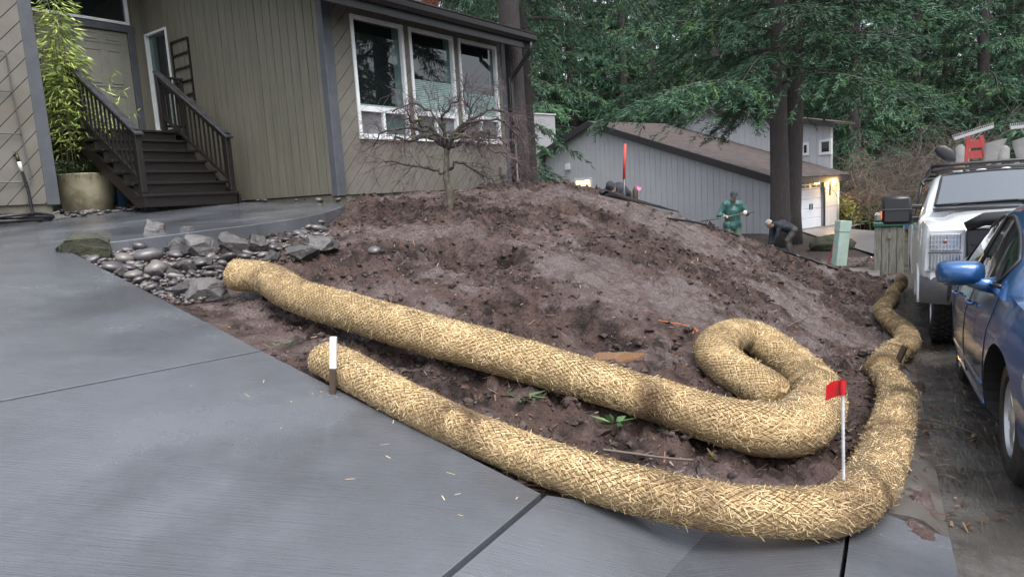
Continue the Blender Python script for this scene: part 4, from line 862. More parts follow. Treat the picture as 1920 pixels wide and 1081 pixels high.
def conifer_mesh(seed, H, base, lmax, nlimb, twl=.26, tww=.022, droop=.42, rise=.12, lat=20, tw=12, top=.15, trunk_r=.3, sparse=1.0, hang=.75, zmax=None):
    """trunk+limbs mesh and crown mesh (drooping needle sprays on laterals)"""
    rng = np.random.default_rng(seed); mb = MB(); zt = np.linspace(-.3, H, 14)
    mb.tube([(.12 * fbm(np.array([z * .15]), np.array([seed * 1.]), 2, seed)[0], .12 * fbm(np.array([z * .15]), np.array([seed + 9.]), 2, seed)[0], z) for z in zt], [trunk_r * (1 - .8 * max(z, 0) / H) * (1.22 if z < .1 else 1) + .02 for z in zt], 14)
    V = []; T = []
    for i in range(nlimb):
        f = (i + rng.random()) / nlimb; z = base + (H - base) * f ** 1.12
        if zmax and z > zmax: continue
        L = lmax * ((1 - f) ** .7 * (1 - top) + top) * rng.uniform(.65, 1.12); az = i * 2.39996 + rng.uniform(-.4, .4)
        P = branch_pts((0, 0, z), az, L, rise + rng.uniform(-.1, .12), droop * rng.uniform(.6, 1.3), rng=rng); mb.tube(P, np.linspace(.05 * L / lmax + .012, .006, len(P)), 5, cap=False)
        nl = max(4, int(lat * L / lmax)); bright = rng.uniform(.75, 1.35)
        for j in range(nl):
            t = .14 + .86 * (j + rng.random()) / nl
            if rng.random() > sparse: continue
            k = t * (len(P) - 1); a = min(int(k), len(P) - 2); p = P[a] + (P[a + 1] - P[a]) * (k - a); sg = 1 if j % 2 else -1
            la = az + sg * rng.uniform(.5, 1.15); ll = L * .40 * (1.05 - t * .72) * rng.uniform(.6, 1.2) + .12
            nt_ = max(4, int(tw * (ll / .9 + .4))); s = rng.random(nt_) ** .85; sag = rng.uniform(.25, .75)
            q = np.stack([p[0] + math.sin(la) * ll * s, p[1] + math.cos(la) * ll * s, p[2] - sag * ll * s ** 1.6 + rng.normal(0, .02, nt_)], 1)
            ta = la + rng.normal(0, .8, nt_); el = -hang * rng.uniform(.1, 1.4, nt_) + .1; lt = twl * rng.uniform(.55, 1.35, nt_)
            d = np.stack([np.sin(ta) * np.cos(el), np.cos(ta) * np.cos(el), np.sin(el)], 1) * lt[:, None]
            w = np.cross(d, rng.normal(0, 1, (nt_, 3))); w /= np.linalg.norm(w, axis=1)[:, None]; w *= (tww * rng.uniform(.6, 1.4, nt_))[:, None]
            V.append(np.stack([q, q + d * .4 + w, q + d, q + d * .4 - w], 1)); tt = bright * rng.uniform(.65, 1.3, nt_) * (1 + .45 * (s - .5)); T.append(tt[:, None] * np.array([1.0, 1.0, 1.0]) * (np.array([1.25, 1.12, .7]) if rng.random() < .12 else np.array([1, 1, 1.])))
    V = np.concatenate(V).reshape(-1, 3); T = np.concatenate(T)
    tm = mb.mesh('trunk', True, False); cm = np_mesh('crown', V, np.arange(len(V)).reshape(-1, 4), False, T); print('conifer', seed, len(V) // 4); return tm, cm
def plant_tree(name, label, cat, meshes, mats, loc, rz=0, sc=1.0, group=None, sz=None):
    r = bpy.data.objects.new(name, None); COL.objects.link(r); r.location = loc; r.rotation_euler = (0, 0, rz); r.scale = (sc, sc, sz or sc); tag(r, label, cat, group)
    for nm, me, mt in zip(('trunk', 'crown'), meshes, mats):
        if len(me.materials) == 0: me.materials.append(MATS[mt])
        o = bpy.data.objects.new(nm, me); COL.objects.link(o); o.parent = r
    return r
gnd = lambda x, y: float(street_z(x, y)) - .3
FIRM = ('bark_fir', 'fir_green')
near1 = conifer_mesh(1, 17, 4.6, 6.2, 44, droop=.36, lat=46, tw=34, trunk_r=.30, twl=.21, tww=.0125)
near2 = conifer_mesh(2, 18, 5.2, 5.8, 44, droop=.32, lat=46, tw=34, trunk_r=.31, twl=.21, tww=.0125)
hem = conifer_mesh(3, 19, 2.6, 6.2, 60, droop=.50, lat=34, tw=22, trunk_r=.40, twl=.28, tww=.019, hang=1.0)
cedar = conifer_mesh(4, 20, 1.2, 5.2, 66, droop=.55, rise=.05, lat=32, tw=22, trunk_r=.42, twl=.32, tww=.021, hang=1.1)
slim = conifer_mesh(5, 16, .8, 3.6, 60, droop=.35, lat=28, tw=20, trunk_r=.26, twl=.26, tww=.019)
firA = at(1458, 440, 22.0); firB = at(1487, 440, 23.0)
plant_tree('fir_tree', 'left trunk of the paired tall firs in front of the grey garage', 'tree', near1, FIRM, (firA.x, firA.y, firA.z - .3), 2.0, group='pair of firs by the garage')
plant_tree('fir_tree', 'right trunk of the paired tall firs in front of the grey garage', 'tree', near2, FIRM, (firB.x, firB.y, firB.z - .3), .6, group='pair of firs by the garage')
# big tree hard by the end of the house, and a darker one behind it
hb = conifer_mesh(6, 16, 5.2, 5.2, 40, droop=.44, lat=44, tw=32, trunk_r=.235, twl=.19, tww=.0105, hang=1.0)
p = at(974, 352, 14.6); plant_tree('fir_tree', 'thick rough-barked fir standing at the end of the house', 'tree', hb, FIRM, (p.x, p.y, p.z - .1), 1.9)
p = at(997, 352, 17.5); plant_tree('fir_tree', 'darker trunk just behind the thick fir at the house end', 'tree', near2, FIRM, (p.x, p.y, p.z - 1.2), 3.6, .5, sz=.95)
# forest behind: pixel column, depth, kind, scale, label
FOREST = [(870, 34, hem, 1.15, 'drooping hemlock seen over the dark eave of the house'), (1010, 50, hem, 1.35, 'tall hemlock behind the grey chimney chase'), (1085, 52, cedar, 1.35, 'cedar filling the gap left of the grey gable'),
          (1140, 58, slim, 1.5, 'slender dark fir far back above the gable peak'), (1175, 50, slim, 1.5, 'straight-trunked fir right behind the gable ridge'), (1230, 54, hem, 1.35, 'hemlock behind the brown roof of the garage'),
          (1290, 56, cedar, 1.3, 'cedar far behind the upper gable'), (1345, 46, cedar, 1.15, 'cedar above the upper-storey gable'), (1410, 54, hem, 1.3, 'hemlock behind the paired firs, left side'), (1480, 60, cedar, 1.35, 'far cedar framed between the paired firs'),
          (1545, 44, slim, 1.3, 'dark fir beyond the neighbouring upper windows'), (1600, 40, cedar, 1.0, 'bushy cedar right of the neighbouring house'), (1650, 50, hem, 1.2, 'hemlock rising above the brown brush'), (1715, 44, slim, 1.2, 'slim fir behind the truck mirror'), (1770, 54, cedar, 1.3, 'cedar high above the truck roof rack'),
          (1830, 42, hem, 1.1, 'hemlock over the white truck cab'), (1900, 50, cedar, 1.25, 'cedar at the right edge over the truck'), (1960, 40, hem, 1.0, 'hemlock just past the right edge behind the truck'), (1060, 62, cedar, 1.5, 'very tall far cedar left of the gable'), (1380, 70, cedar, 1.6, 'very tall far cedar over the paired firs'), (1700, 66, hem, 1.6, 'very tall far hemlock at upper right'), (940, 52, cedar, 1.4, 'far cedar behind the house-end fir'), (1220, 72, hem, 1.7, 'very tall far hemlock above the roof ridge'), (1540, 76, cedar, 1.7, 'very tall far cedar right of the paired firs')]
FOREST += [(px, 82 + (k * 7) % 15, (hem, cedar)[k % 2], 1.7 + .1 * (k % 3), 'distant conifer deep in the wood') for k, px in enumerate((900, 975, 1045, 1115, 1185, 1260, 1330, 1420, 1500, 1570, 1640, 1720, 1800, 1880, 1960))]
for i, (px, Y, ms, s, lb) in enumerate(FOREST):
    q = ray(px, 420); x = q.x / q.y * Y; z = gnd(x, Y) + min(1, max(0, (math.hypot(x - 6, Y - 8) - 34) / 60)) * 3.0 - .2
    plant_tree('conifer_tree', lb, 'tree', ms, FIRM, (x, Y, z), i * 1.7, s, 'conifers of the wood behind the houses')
# conifers across the street (seen mirrored in the house windows)
for i, (x, y, ms, s, lb) in enumerate(((15, 10, hem, 1.0, 'hemlock across the street, nearest the truck'), (19, 14, cedar, 1.1, 'cedar across the street beyond the truck'), (17, 5, slim, 1.2, 'slim fir across the street opposite the driveway'), (22, 1, cedar, 1.1, 'cedar across the street down past the driveway'), (15, -5, hem, 1.0, 'hemlock across the street behind the viewer'), (25, 9, hem, 1.3, 'tall hemlock in the second row across the street'))):
    plant_tree('conifer_tree', lb, 'tree', ms, FIRM, (x, y, gnd(x, y) + .4), i * 2.1 + .5, s, 'conifers across the street')
# bare brush
def brush_mesh(seed, n, h, spread, arch=.6, r=.012, sub=6):
    rng = np.random.default_rng(seed); mb = MB()
    for i in range(n):
        az = rng.uniform(0, 6.28); L = h * rng.uniform(.5, 1.15); p0 = np.array([rng.normal(0, spread * .35), rng.normal(0, spread * .35), -.1]); lean = rng.uniform(.1, .9); P = []
        for k in range(6): t = k / 5; P.append(p0 + np.array([math.sin(az) * L * lean * t ** 1.3, math.cos(az) * L * lean * t ** 1.3, L * (t - arch * lean * t ** 2.4)]) + rng.normal(0, .02 * L * t, 3))
        mb.tube(P, np.linspace(r, r * .3, 6), 3, cap=False)
        for _ in range(sub):
            k = rng.integers(1, 5); q = P[k]; a2 = rng.uniform(0, 6.28); l2 = L * rng.uniform(.12, .4); e = rng.uniform(-.3, .9)
            d = np.array([math.sin(a2) * math.cos(e), math.cos(a2) * math.cos(e), math.sin(e)]) * l2; mb.tube([q, q + d * .5 + rng.normal(0, .05 * l2, 3), q + d + np.array([0, 0, -.1 * l2])], [r * .5, r * .38, r * .2], 3, cap=False)
    return mb.mesh('stems', False, False)
b1 = brush_mesh(1, 150, 4.2, 2.2, sub=9); b2 = brush_mesh(2, 130, 3.4, 2.6, .8, sub=9)
for me in (b1, b2): me.materials.append(MATS['twig_brown'])
for i, (px, py, Y, me, s, lb) in enumerate(((1045, 330, 43, b1, 1.5, 'bare pale brush between the chimney chase and the gable'), (1080, 330, 46, b2, 1.5, 'bare arching brush behind the gable peak'), (1690, 395, 30, b2, 1.3, 'brown tangled brush behind the truck mirror'), (1735, 390, 34, b1, 1.3, 'brown bare brush left of the truck cab'), (1790, 385, 38, b2, 1.6, 'bare brush behind the truck roof rack'), (1640, 385, 36, b1, 1.2, 'bare brush above the mailbox stand'), (1850, 380, 34, b1, 1.5, 'bare brush behind the tools on the truck roof'), (1920, 380, 36, b2, 1.5, 'bare brush at the right edge over the truck'), (1600, 380, 42, b2, 1.2, 'bare brush beyond the far driveway'))):
    p = at(px, py, Y); o = bpy.data.objects.new('bare_brush', me); COL.objects.link(o); o.location = (p.x, p.y, gnd(p.x, p.y) + .1); o.rotation_euler = (0, 0, i * 1.3); o.scale = (s, s, s); tag(o, lb, 'brush', 'bare winter brush')
# ================================================================ vehicles
mat('car_blue', (.018, .095, .27), (.015, .08, .23), rough=.32, scale=9, detail=3, metal=.55, coat=1, coatr=.06, spec=.5)
mat('car_dirt', (.10, .10, .10), rough=.8)
mat('truck_white', (.68, .71, .74), (.62, .65, .68), rough=.35, scale=2, coat=.8, coatr=.08)
mat('tyre', (.015, .015, .016), (.03, .028, .026), rough=.7, scale=12, bump=.5, bscale=40)
mat('wheel_silver', (.50, .51, .53), (.42, .43, .45), rough=.35, metal=.55, scale=8)
mat('wheel_dark', (.02, .02, .02), rough=.6)
mat('auto_glass', (.016, .022, .022), rough=.03, spec=.8)
mat('windshield', (.05, .065, .08), rough=.03, spec=1.0, coat=1, coatr=.02)
mat('black_plastic', (.014, .014, .016), rough=.35)
mat('rubber_seal', (.008, .008, .009), rough=.5)
mat('lamp_clear', (.34, .36, .38), rough=.10, spec=.9, coat=1, coatr=.03)
mat('lamp_reflector', (.30, .31, .33), (.5, .5, .52), rough=.15, metal=.9, scale=40)
mat('lamp_amber', (.75, .18, .03), rough=.12, coat=1)
mat('reflected_red', (.20, .05, .045), rough=.2, coat=1)
mat('bumper_grey', (.085, .085, .09), (.06, .06, .065), rough=.35, metal=.3, scale=5)
mat('seam', (.004, .006, .012), rough=.8)
def vframe(origin, slope=.087):
    f = Vector((-SD.x, -SD.y, slope)).normalized(); l = Vector((0, 0, 1)).cross(f).normalized(); u = f.cross(l); M = Matrix((f, l, u)).transposed().to_4x4(); M.translation = origin; return M
class VB(MB):
    """mesh builder in vehicle coordinates (x forward, y left, z up)"""
    def built(s, M, name, mats, parent, smooth=False, sharp=None, fix=True):
        s.v = [tuple(M @ Vector(v)) for v in s.v]; return s.build(name, mats, parent, smooth, sharp, fix)
def loft(secs, closed_ends=True):
    """secs: list of rings (same count) -> VB"""
    mb = VB(); k = len(secs[0]); vs = [p for r in secs for p in r]; fs = [(i * k + j, i * k + (j + 1) % k, (i + 1) * k + (j + 1) % k, (i + 1) * k + j) for i in range(len(secs) - 1) for j in range(k)]
    if closed_ends: fs += [tuple(range(k)), tuple((len(secs) - 1) * k + j for j in range(k))]
    mb.add(vs, fs); return mb
def bool_cut(o, cutters, mi_mat=None):
    for c in cutters:
        md = o.modifiers.new('cut', 'BOOLEAN'); md.operation = 'DIFFERENCE'; md.object = c; md.solver = 'EXACT'
    dg = bpy.context.evaluated_depsgraph_get(); me = bpy.data.meshes.new_from_object(o.evaluated_get(dg)); o.modifiers.clear(); o.data = me
    for c in cutters: bpy.data.objects.remove(c)
def wheel(M, parent, x, y, r, wdt, rimr, side, style, turn=0):
    """side=-1: outer face towards -y"""
    w = bpy.data.objects.new('wheel', None); COL.objects.link(w); w.parent = parent; c = M @ Vector((x, y, r)); w.matrix_parent_inverse = ROOTM[parent.name].inverted(); w.location = c; ROOTM[w.name] = Matrix.Translation(c)
    ax = Vector((math.sin(turn), side * math.cos(turn), 0)); h = wdt / 2; cc = Vector((x, y, r))
    mb = VB(); mb.lathe([(rimr, -h), (r - .05, -h), (r - .012, -h + .02), (r, -h + .05), (r, h - .05), (r - .012, h - .02), (r - .05, h), (rimr + .008, h - .005), (rimr, h - .03), (rimr, -h)], cc, ax, 48); 
    if style == 'truck':
        a = ax.orthogonal().normalized(); b = ax.cross(a)
        for k in range(34):
            t = 2 * math.pi * k / 34
            for q, off in ((-.65, 0), (-.2, .5), (.25, 0), (.68, .5)):
                tt = t + off * 2 * math.pi / 34; d = a * math.cos(tt) + b * math.sin(tt); tn = ax.cross(d); mb.box(cc + d * (r + .004) + ax * (q * h), (.03, .045, wdt * .2), (d, tn, ax), .003)
    mb.built(M, 'tyre', 'tyre', w, True, 35)
    mb = VB(); mb.lathe([(rimr - .004, h - .02), (rimr - .022, h - .012), (rimr - .03, h - .045), (rimr * .3, h - .07), (0.0, h - .07)], cc, ax, 48); mb.built(M, 'rim', 'wheel_silver', w, True, 40)
    mb = VB(); mb.lathe([(rimr * .94, h - .060), (rimr * .3, h - .066), (0, h - .066)], cc, ax, 36); mb.built(M, 'wheel_void', 'wheel_dark', w)
    a = ax.orthogonal().normalized(); b = ax.cross(a); n = 7 if style == 'car' else 8; mb = VB()
    for k in range(n):
        t = 2 * math.pi * k / n + .2; d = a * math.cos(t) + b * math.sin(t); tn = ax.cross(d); vs = []
        for rr, ww, hh in ((rimr * .16, .030, h - .028), (rimr * .5, .033, h - .022), (rimr * .93, .050, h - .030)):
            for s1, dh in ((-1, -.03), (-.7, 0), (.7, 0), (1, -.03)): vs.append(cc + d * rr + tn * (ww * s1) + ax * (hh + dh))
        mb.add(vs, [(i * 4 + j, i * 4 + j + 1, i * 4 + j + 5, i * 4 + j + 4) for i in range(2) for j in range(3)])
    mb.lathe([(0, h - .012), (.045, h - .016), (.06, h - .03), (.062, h - .06)], cc, ax, 20); mb.built(M, 'spokes', 'wheel_silver', w, True, 40, False)
    return w
def ipl(x, xs, ys): return float(np.interp(x, xs, ys))
def sm(xs, ys, n=64):
    """smooth profile function through points"""
    xs = np.array(xs, float); ys = np.array(ys, float); g = np.linspace(xs[0], xs[-1], 600); y = np.interp(g, xs, ys); k = 25; ker = np.hanning(k); ker /= ker.sum(); yy = np.convolve(np.pad(y, k // 2, 'edge'), ker, 'valid'); return lambda x: float(np.interp(x, g, yy))
def side_patch(pts, yf, M, name, mt, parent, off=.004, sub=7):
    """curved panel: quad of (x,z) corners (4) or polygon fan projected to body side y=yf(x,z)"""
    A, B, C, D = [np.array(p, float) for p in pts]; mb = VB(); vs = []
    for i in range(sub + 1):
        for j in range(sub + 1):
            s, t = i / sub, j / sub; p = (A * (1 - s) + B * s) * (1 - t) + (D * (1 - s) + C * s) * t; vs.append((p[0], yf(p[0], p[1]) - off, p[1]))
    mb.add(vs, [(i * (sub + 1) + j, i * (sub + 1) + j + 1, (i + 1) * (sub + 1) + j + 1, (i + 1) * (sub + 1) + j) for i in range(sub) for j in range(sub)]); return mb.built(M, name, mt, parent, True, None, False)
def side_line(path, yf, M, name, mt, parent, w=.004, off=.002):
    mb = VB(); P = spline(np.array(path, float), max(8, len(path) * 8)); mb.tube([(p[0], yf(p[0], p[1]) - off + w * .6, p[1]) for p in P], w, 5); return mb.built(M, name, mt, parent, True)

# ------------------------------------------------ blue saloon
def blue_car():
    fw = Vector((2.41, 3.20, at(1885, 900, 3.20).z))                      # outer foot of the near front tyre
    HWID = .875; WB = 2.70; org = fw + SP * .80 + SD * (WB / 2); org.z = float(street_z(fw.x + SP.x * .8, fw.y)) if False else (fw.z - .087 * WB / 2)
    M = vframe(org); root = thing('parked_car', 'blue four-door saloon parked facing the viewer at the kerb', 'car', tuple(org))
    # side half-profile functions of x (front +2.25 .. rear -2.24)
    zt = sm([-2.24, -2.15, -1.75, -1.35, -.9, .2, .95, 1.35, 1.9, 2.12, 2.26], [.80, .98, 1.03, 1.02, .98, .94, .93, .90, .78, .68, .52])   # top of lower body (belt / hood / trunk)
    zb = sm([-2.24, -2.1, -1.7, 1.7, 2.05, 2.26], [.42, .28, .20, .18, .22, .36]); hw = sm([-2.24, -2.05, -1.6, -.8, .6, 1.4, 1.85, 2.1, 2.26], [.60, .76, .855, .875, .875, .865, .80, .67, .45])
    X = np.linspace(-2.24, 2.26, 70); secs = []
    def yside(x, z):
        w = hw(x); t = (z - zb(x)) / (zt(x) - zb(x)); return -w * (.93 + .07 * math.sin(min(max(t, 0), 1) * math.pi * .9 + .2)) + .035 * max(0, t - .72) / .28 * 1.0 + (.05 * max(0, .14 - t) / .14)
    for x in X:
        ring = []; a, b = zb(x), zt(x); w = hw(x)
        ts = [0, .06, .14, .25, .38, .5, .62, .72, .82, .90, .96, 1.0]; half = [(yside(x, a + (b - a) * t) if t > 0 else -w * .80, a + (b - a) * t) for t in ts]
        crown = .05 if x > .9 or x < -1.3 else .02; top = [(-w * .80, b + crown * .45), (-w * .5, b + crown * .85), (0, b + crown)]
        prof = half + top; full = prof + [(-y, z) for y, z in prof[::-1][1:]]; ring = [(x, y, z) for y, z in full]; secs.append(ring)
    o = loft(secs).built(M, 'body', ['car_blue', 'rubber_seal'], root, True, 40)
    cut = []
    for xx in (WB / 2, -WB / 2):
        c = VB(); c.lathe([(0, -.34), (.365, -.34), (.365, .34), (0, .34)], (xx, -.75, .32), Vector((0, 1, 0)), 40); co = c.built(M, 'cut', 'rubber_seal', None); cut.append(co)
        c = VB(); c.lathe([(0, -.34), (.365, -.34), (.365, .34), (0, .34)], (xx, .75, .32), Vector((0, 1, 0)), 40); co = c.built(M, 'cut', 'rubber_seal', None); cut.append(co)
    bool_cut(o, cut)
    # greenhouse
    zr = sm([-1.75, -1.35, -.8, -.2, .25, .6, 1.25], [1.02, 1.21, 1.38, 1.435, 1.42, 1.32, .93]); hr = sm([-1.75, -1.2, -.5, .2, .7, 1.25], [.60, .585, .60, .60, .62, .66])
    Xg = np.linspace(-1.72, 1.22, 40); secs = []
    def ygl(x, z):
        b = zt(x) - .02; t = zr(x); f = min(max((z - b) / max(t - b, .02), 0), 1); y0 = hw(x) - .055; return -(y0 + (hr(x) - y0) * f ** 1.15)
    for x in Xg:
        b = zt(x) - .02; t = max(zr(x), b + .015); prof = [(ygl(x, b + (t - b) * f), b + (t - b) * f) for f in (0, .15, .3, .45, .6, .75, .88)] + [(-hr(x) * .93, t - .005), (-hr(x) * .75, t + .012), (-hr(x) * .4, t + .028), (0, t + .034)]
        secs.append([(x, y, z) for y, z in prof] + [(x, -y, z) for y, z in prof[::-1][1:]])
    loft(secs).built(M, 'roof', 'car_blue', root, True, 40)
    # side windows (both sides share shape; near side at -y)
    for sgn in (1, -1):
        Ms = M @ Matrix.Scale(sgn, 4, (0, 1, 0)) if sgn < 0 else M
        def zb_(x): return zt(x) + .025
        def ztp(x): return max(zr(x) - .075, zb_(x) + .004)
        for nm, x0, x1 in (('front_side_window', -.02, .86), ('rear_side_window', -1.0, -.09)):
            mb = VB(); vs = []; n = 16
            for i in range(n + 1):
                x = x0 + (x1 - x0) * i / n
                for j in range(5): z = zb_(x) + (ztp(x) - zb_(x)) * j / 4; vs.append((x, ygl(x, z) - .006, z))
            mb.add(vs, [(i * 5 + j, i * 5 + j + 1, i * 5 + j + 6, i * 5 + j + 5) for i in range(n) for j in range(4)]); mb.built(Ms, nm, 'auto_glass', root, True, None, False)
            P = [(x0 + (x1 - x0) * i / n, zb_(x0 + (x1 - x0) * i / n)) for i in range(n + 1)] + [(x1 - (x1 - x0) * i / n, ztp(x1 - (x1 - x0) * i / n)) for i in range(n + 1)]
            mb = VB(); mb.tube([(x, ygl(x, z) - .008, z) for x, z in P + P[:1]], .011, 6); mb.built(Ms, 'window_seal', 'rubber_seal', root, True)
        mb = VB(); mb.tube([(x, ygl(x, zb_(x)) - .012, zb_(x) - .006) for x in np.linspace(-1.1, .95, 14)], .012, 6); mb.built(Ms, 'belt_trim', 'black_plastic', root, True)
        for P in ([(.92, .24), (.99, .5), (1.0, .75), (.93, .925)], [(-.06, .23), (-.06, .6), (-.07, .95)], [(-.98, .48), (-1.02, .7), (-1.0, .97)], [(-.98, .48), (-.88, .32), (-.8, .23)]): side_line(P, yside, Ms, 'door_seam', 'seam', root)
        side_line([(-.85, .30), (0, .30), (.90, .29)], yside, Ms, 'side_moulding', 'car_blue', root, .016, .006)
        side_line([(-1.0, .42), (-.5, .415), (.9, .40)], yside, Ms, 'side_moulding', 'car_blue', root, .010, .004)
        for hx in (.10, -.83):
            mb = VB(); mb.tube([(hx - .02, yside(hx, .80) - .01, .80), (hx, yside(hx, .80) - .038, .802), (hx + .09, yside(hx, .8) - .04, .80), (hx + .13, yside(hx, .80) - .038, .796), (hx + .15, yside(hx, .8) - .01, .795)], [.008, .011, .011, .011, .008], 8); mb.built(Ms, 'door_handle', 'car_blue', root, True)
        # mirror
        mb = VB(); c = Vector((.70, -hw(.7) - .085, 1.01)); secs = []
        for i, (dx, sc_) in enumerate(((-.075, .80), (-.06, .97), (-.02, 1), (.03, .92), (.065, .72), (.085, .40))):
            ring = []
            for k in range(16):
                t = 2 * math.pi * k / 16; cy, cz = math.cos(t), math.sin(t); e = .55; ring.append((c.x + dx, c.y + (abs(cy) ** e) * (1 if cy > 0 else -1) * .125 * sc_, c.z + (abs(cz) ** e) * (1 if cz > 0 else -1) * .075 * sc_))
            secs.append(ring)
        q = loft(secs); q.built(Ms, 'wing_mirror', 'car_blue', root, True, 50)
        mb = VB(); mb.tube([(.70, -hw(.7) - .03, .97), (.72, -hw(.7) + .02, .945), (.72, -hw(.7) + .08, .94)], [.045, .04, .05], 8); mb.built(Ms, 'mirror_stalk', 'car_blue', root, True)
        mb = VB(); vs = [(.88, ygl(.88, zb_(.88)) - .009, zb_(.88)), (.66, ygl(.66, zb_(.66)) - .009, zb_(.66)), (.70, ygl(.70, 1.10) - .009, 1.10)]; mb.add(vs, [(0, 1, 2)]); mb.built(Ms, 'quarter_trim', 'black_plastic', root, fix=False)
        # headlight with amber corner
        mb = VB(); vs = []; n = 10
        def fpt(x, z, off=.006): return (x, yside(x, z) - off, z)
        for i in range(n + 1):
            x = 1.80 + .40 * i / n
            for j in range(5): lo_, hi_ = .60 - .02 * i / n, min(.77 - .115 * (i / n), zt(x) - .02); z = lo_ + (hi_ - lo_) * j / 4; vs.append(fpt(x, z))
        mb.add(vs, [(i * 5 + j, i * 5 + j + 1, i * 5 + j + 6, i * 5 + j + 5) for i in range(n) for j in range(4)]); mb.built(Ms, 'headlight', 'lamp_clear', root, True, None, False)
        mb = VB(); vs = []
        for i in range(n + 1):
            x = 1.82 + .12 * i / n; f = math.sqrt(max(0, 1 - (2 * i / n - 1) ** 2))
            for j in range(5): z = .678 + (j / 4 - .5) * .125 * (.35 + .65 * f); vs.append(fpt(x, z, .010))
        mb.add(vs, [(i * 5 + j, i * 5 + j + 1, i * 5 + j + 6, i * 5 + j + 5) for i in range(n) for j in range(4)]); mb.built(Ms, 'turn_signal', 'lamp_amber', root, True, None, False)
        for xx in (WB / 2, -WB / 2):
            wheel(Ms, root, xx, -.80 + .10, .315, .20, .205, -1, 'car')
    # windscreen and rear screen
    for nm, x0, x1 in (('windscreen', .52, 1.16), ('rear_screen', -1.62, -1.0)):
        mb = VB(); vs = []; n = 10
        for i in range(n + 1):
            x = x0 + (x1 - x0) * i / n
            for j in range(9): y = (j / 4 - 1) * (hr(x) * .86); vs.append((x, y, max(zr(x), zt(x)) + .034 - .03 * (abs(y) / hr(x)) ** 2 + .006))
        mb.add(vs, [(i * 9 + j, i * 9 + j + 1, i * 9 + j + 10, i * 9 + j + 9) for i in range(n) for j in range(8)]); mb.built(M, nm, 'auto_glass', root, True, None, False)
    # grille, lower intake, plate
    mb = VB(); mb.box((2.22, 0, .50), (.05, .62, .10), None, .02); mb.built(M, 'grille', 'black_plastic', root)
    mb = VB(); mb.box((2.24, 0, .31), (.05, .9, .10), None, .02); mb.built(M, 'lower_intake', 'black_plastic', root)
    return root
blue_car()

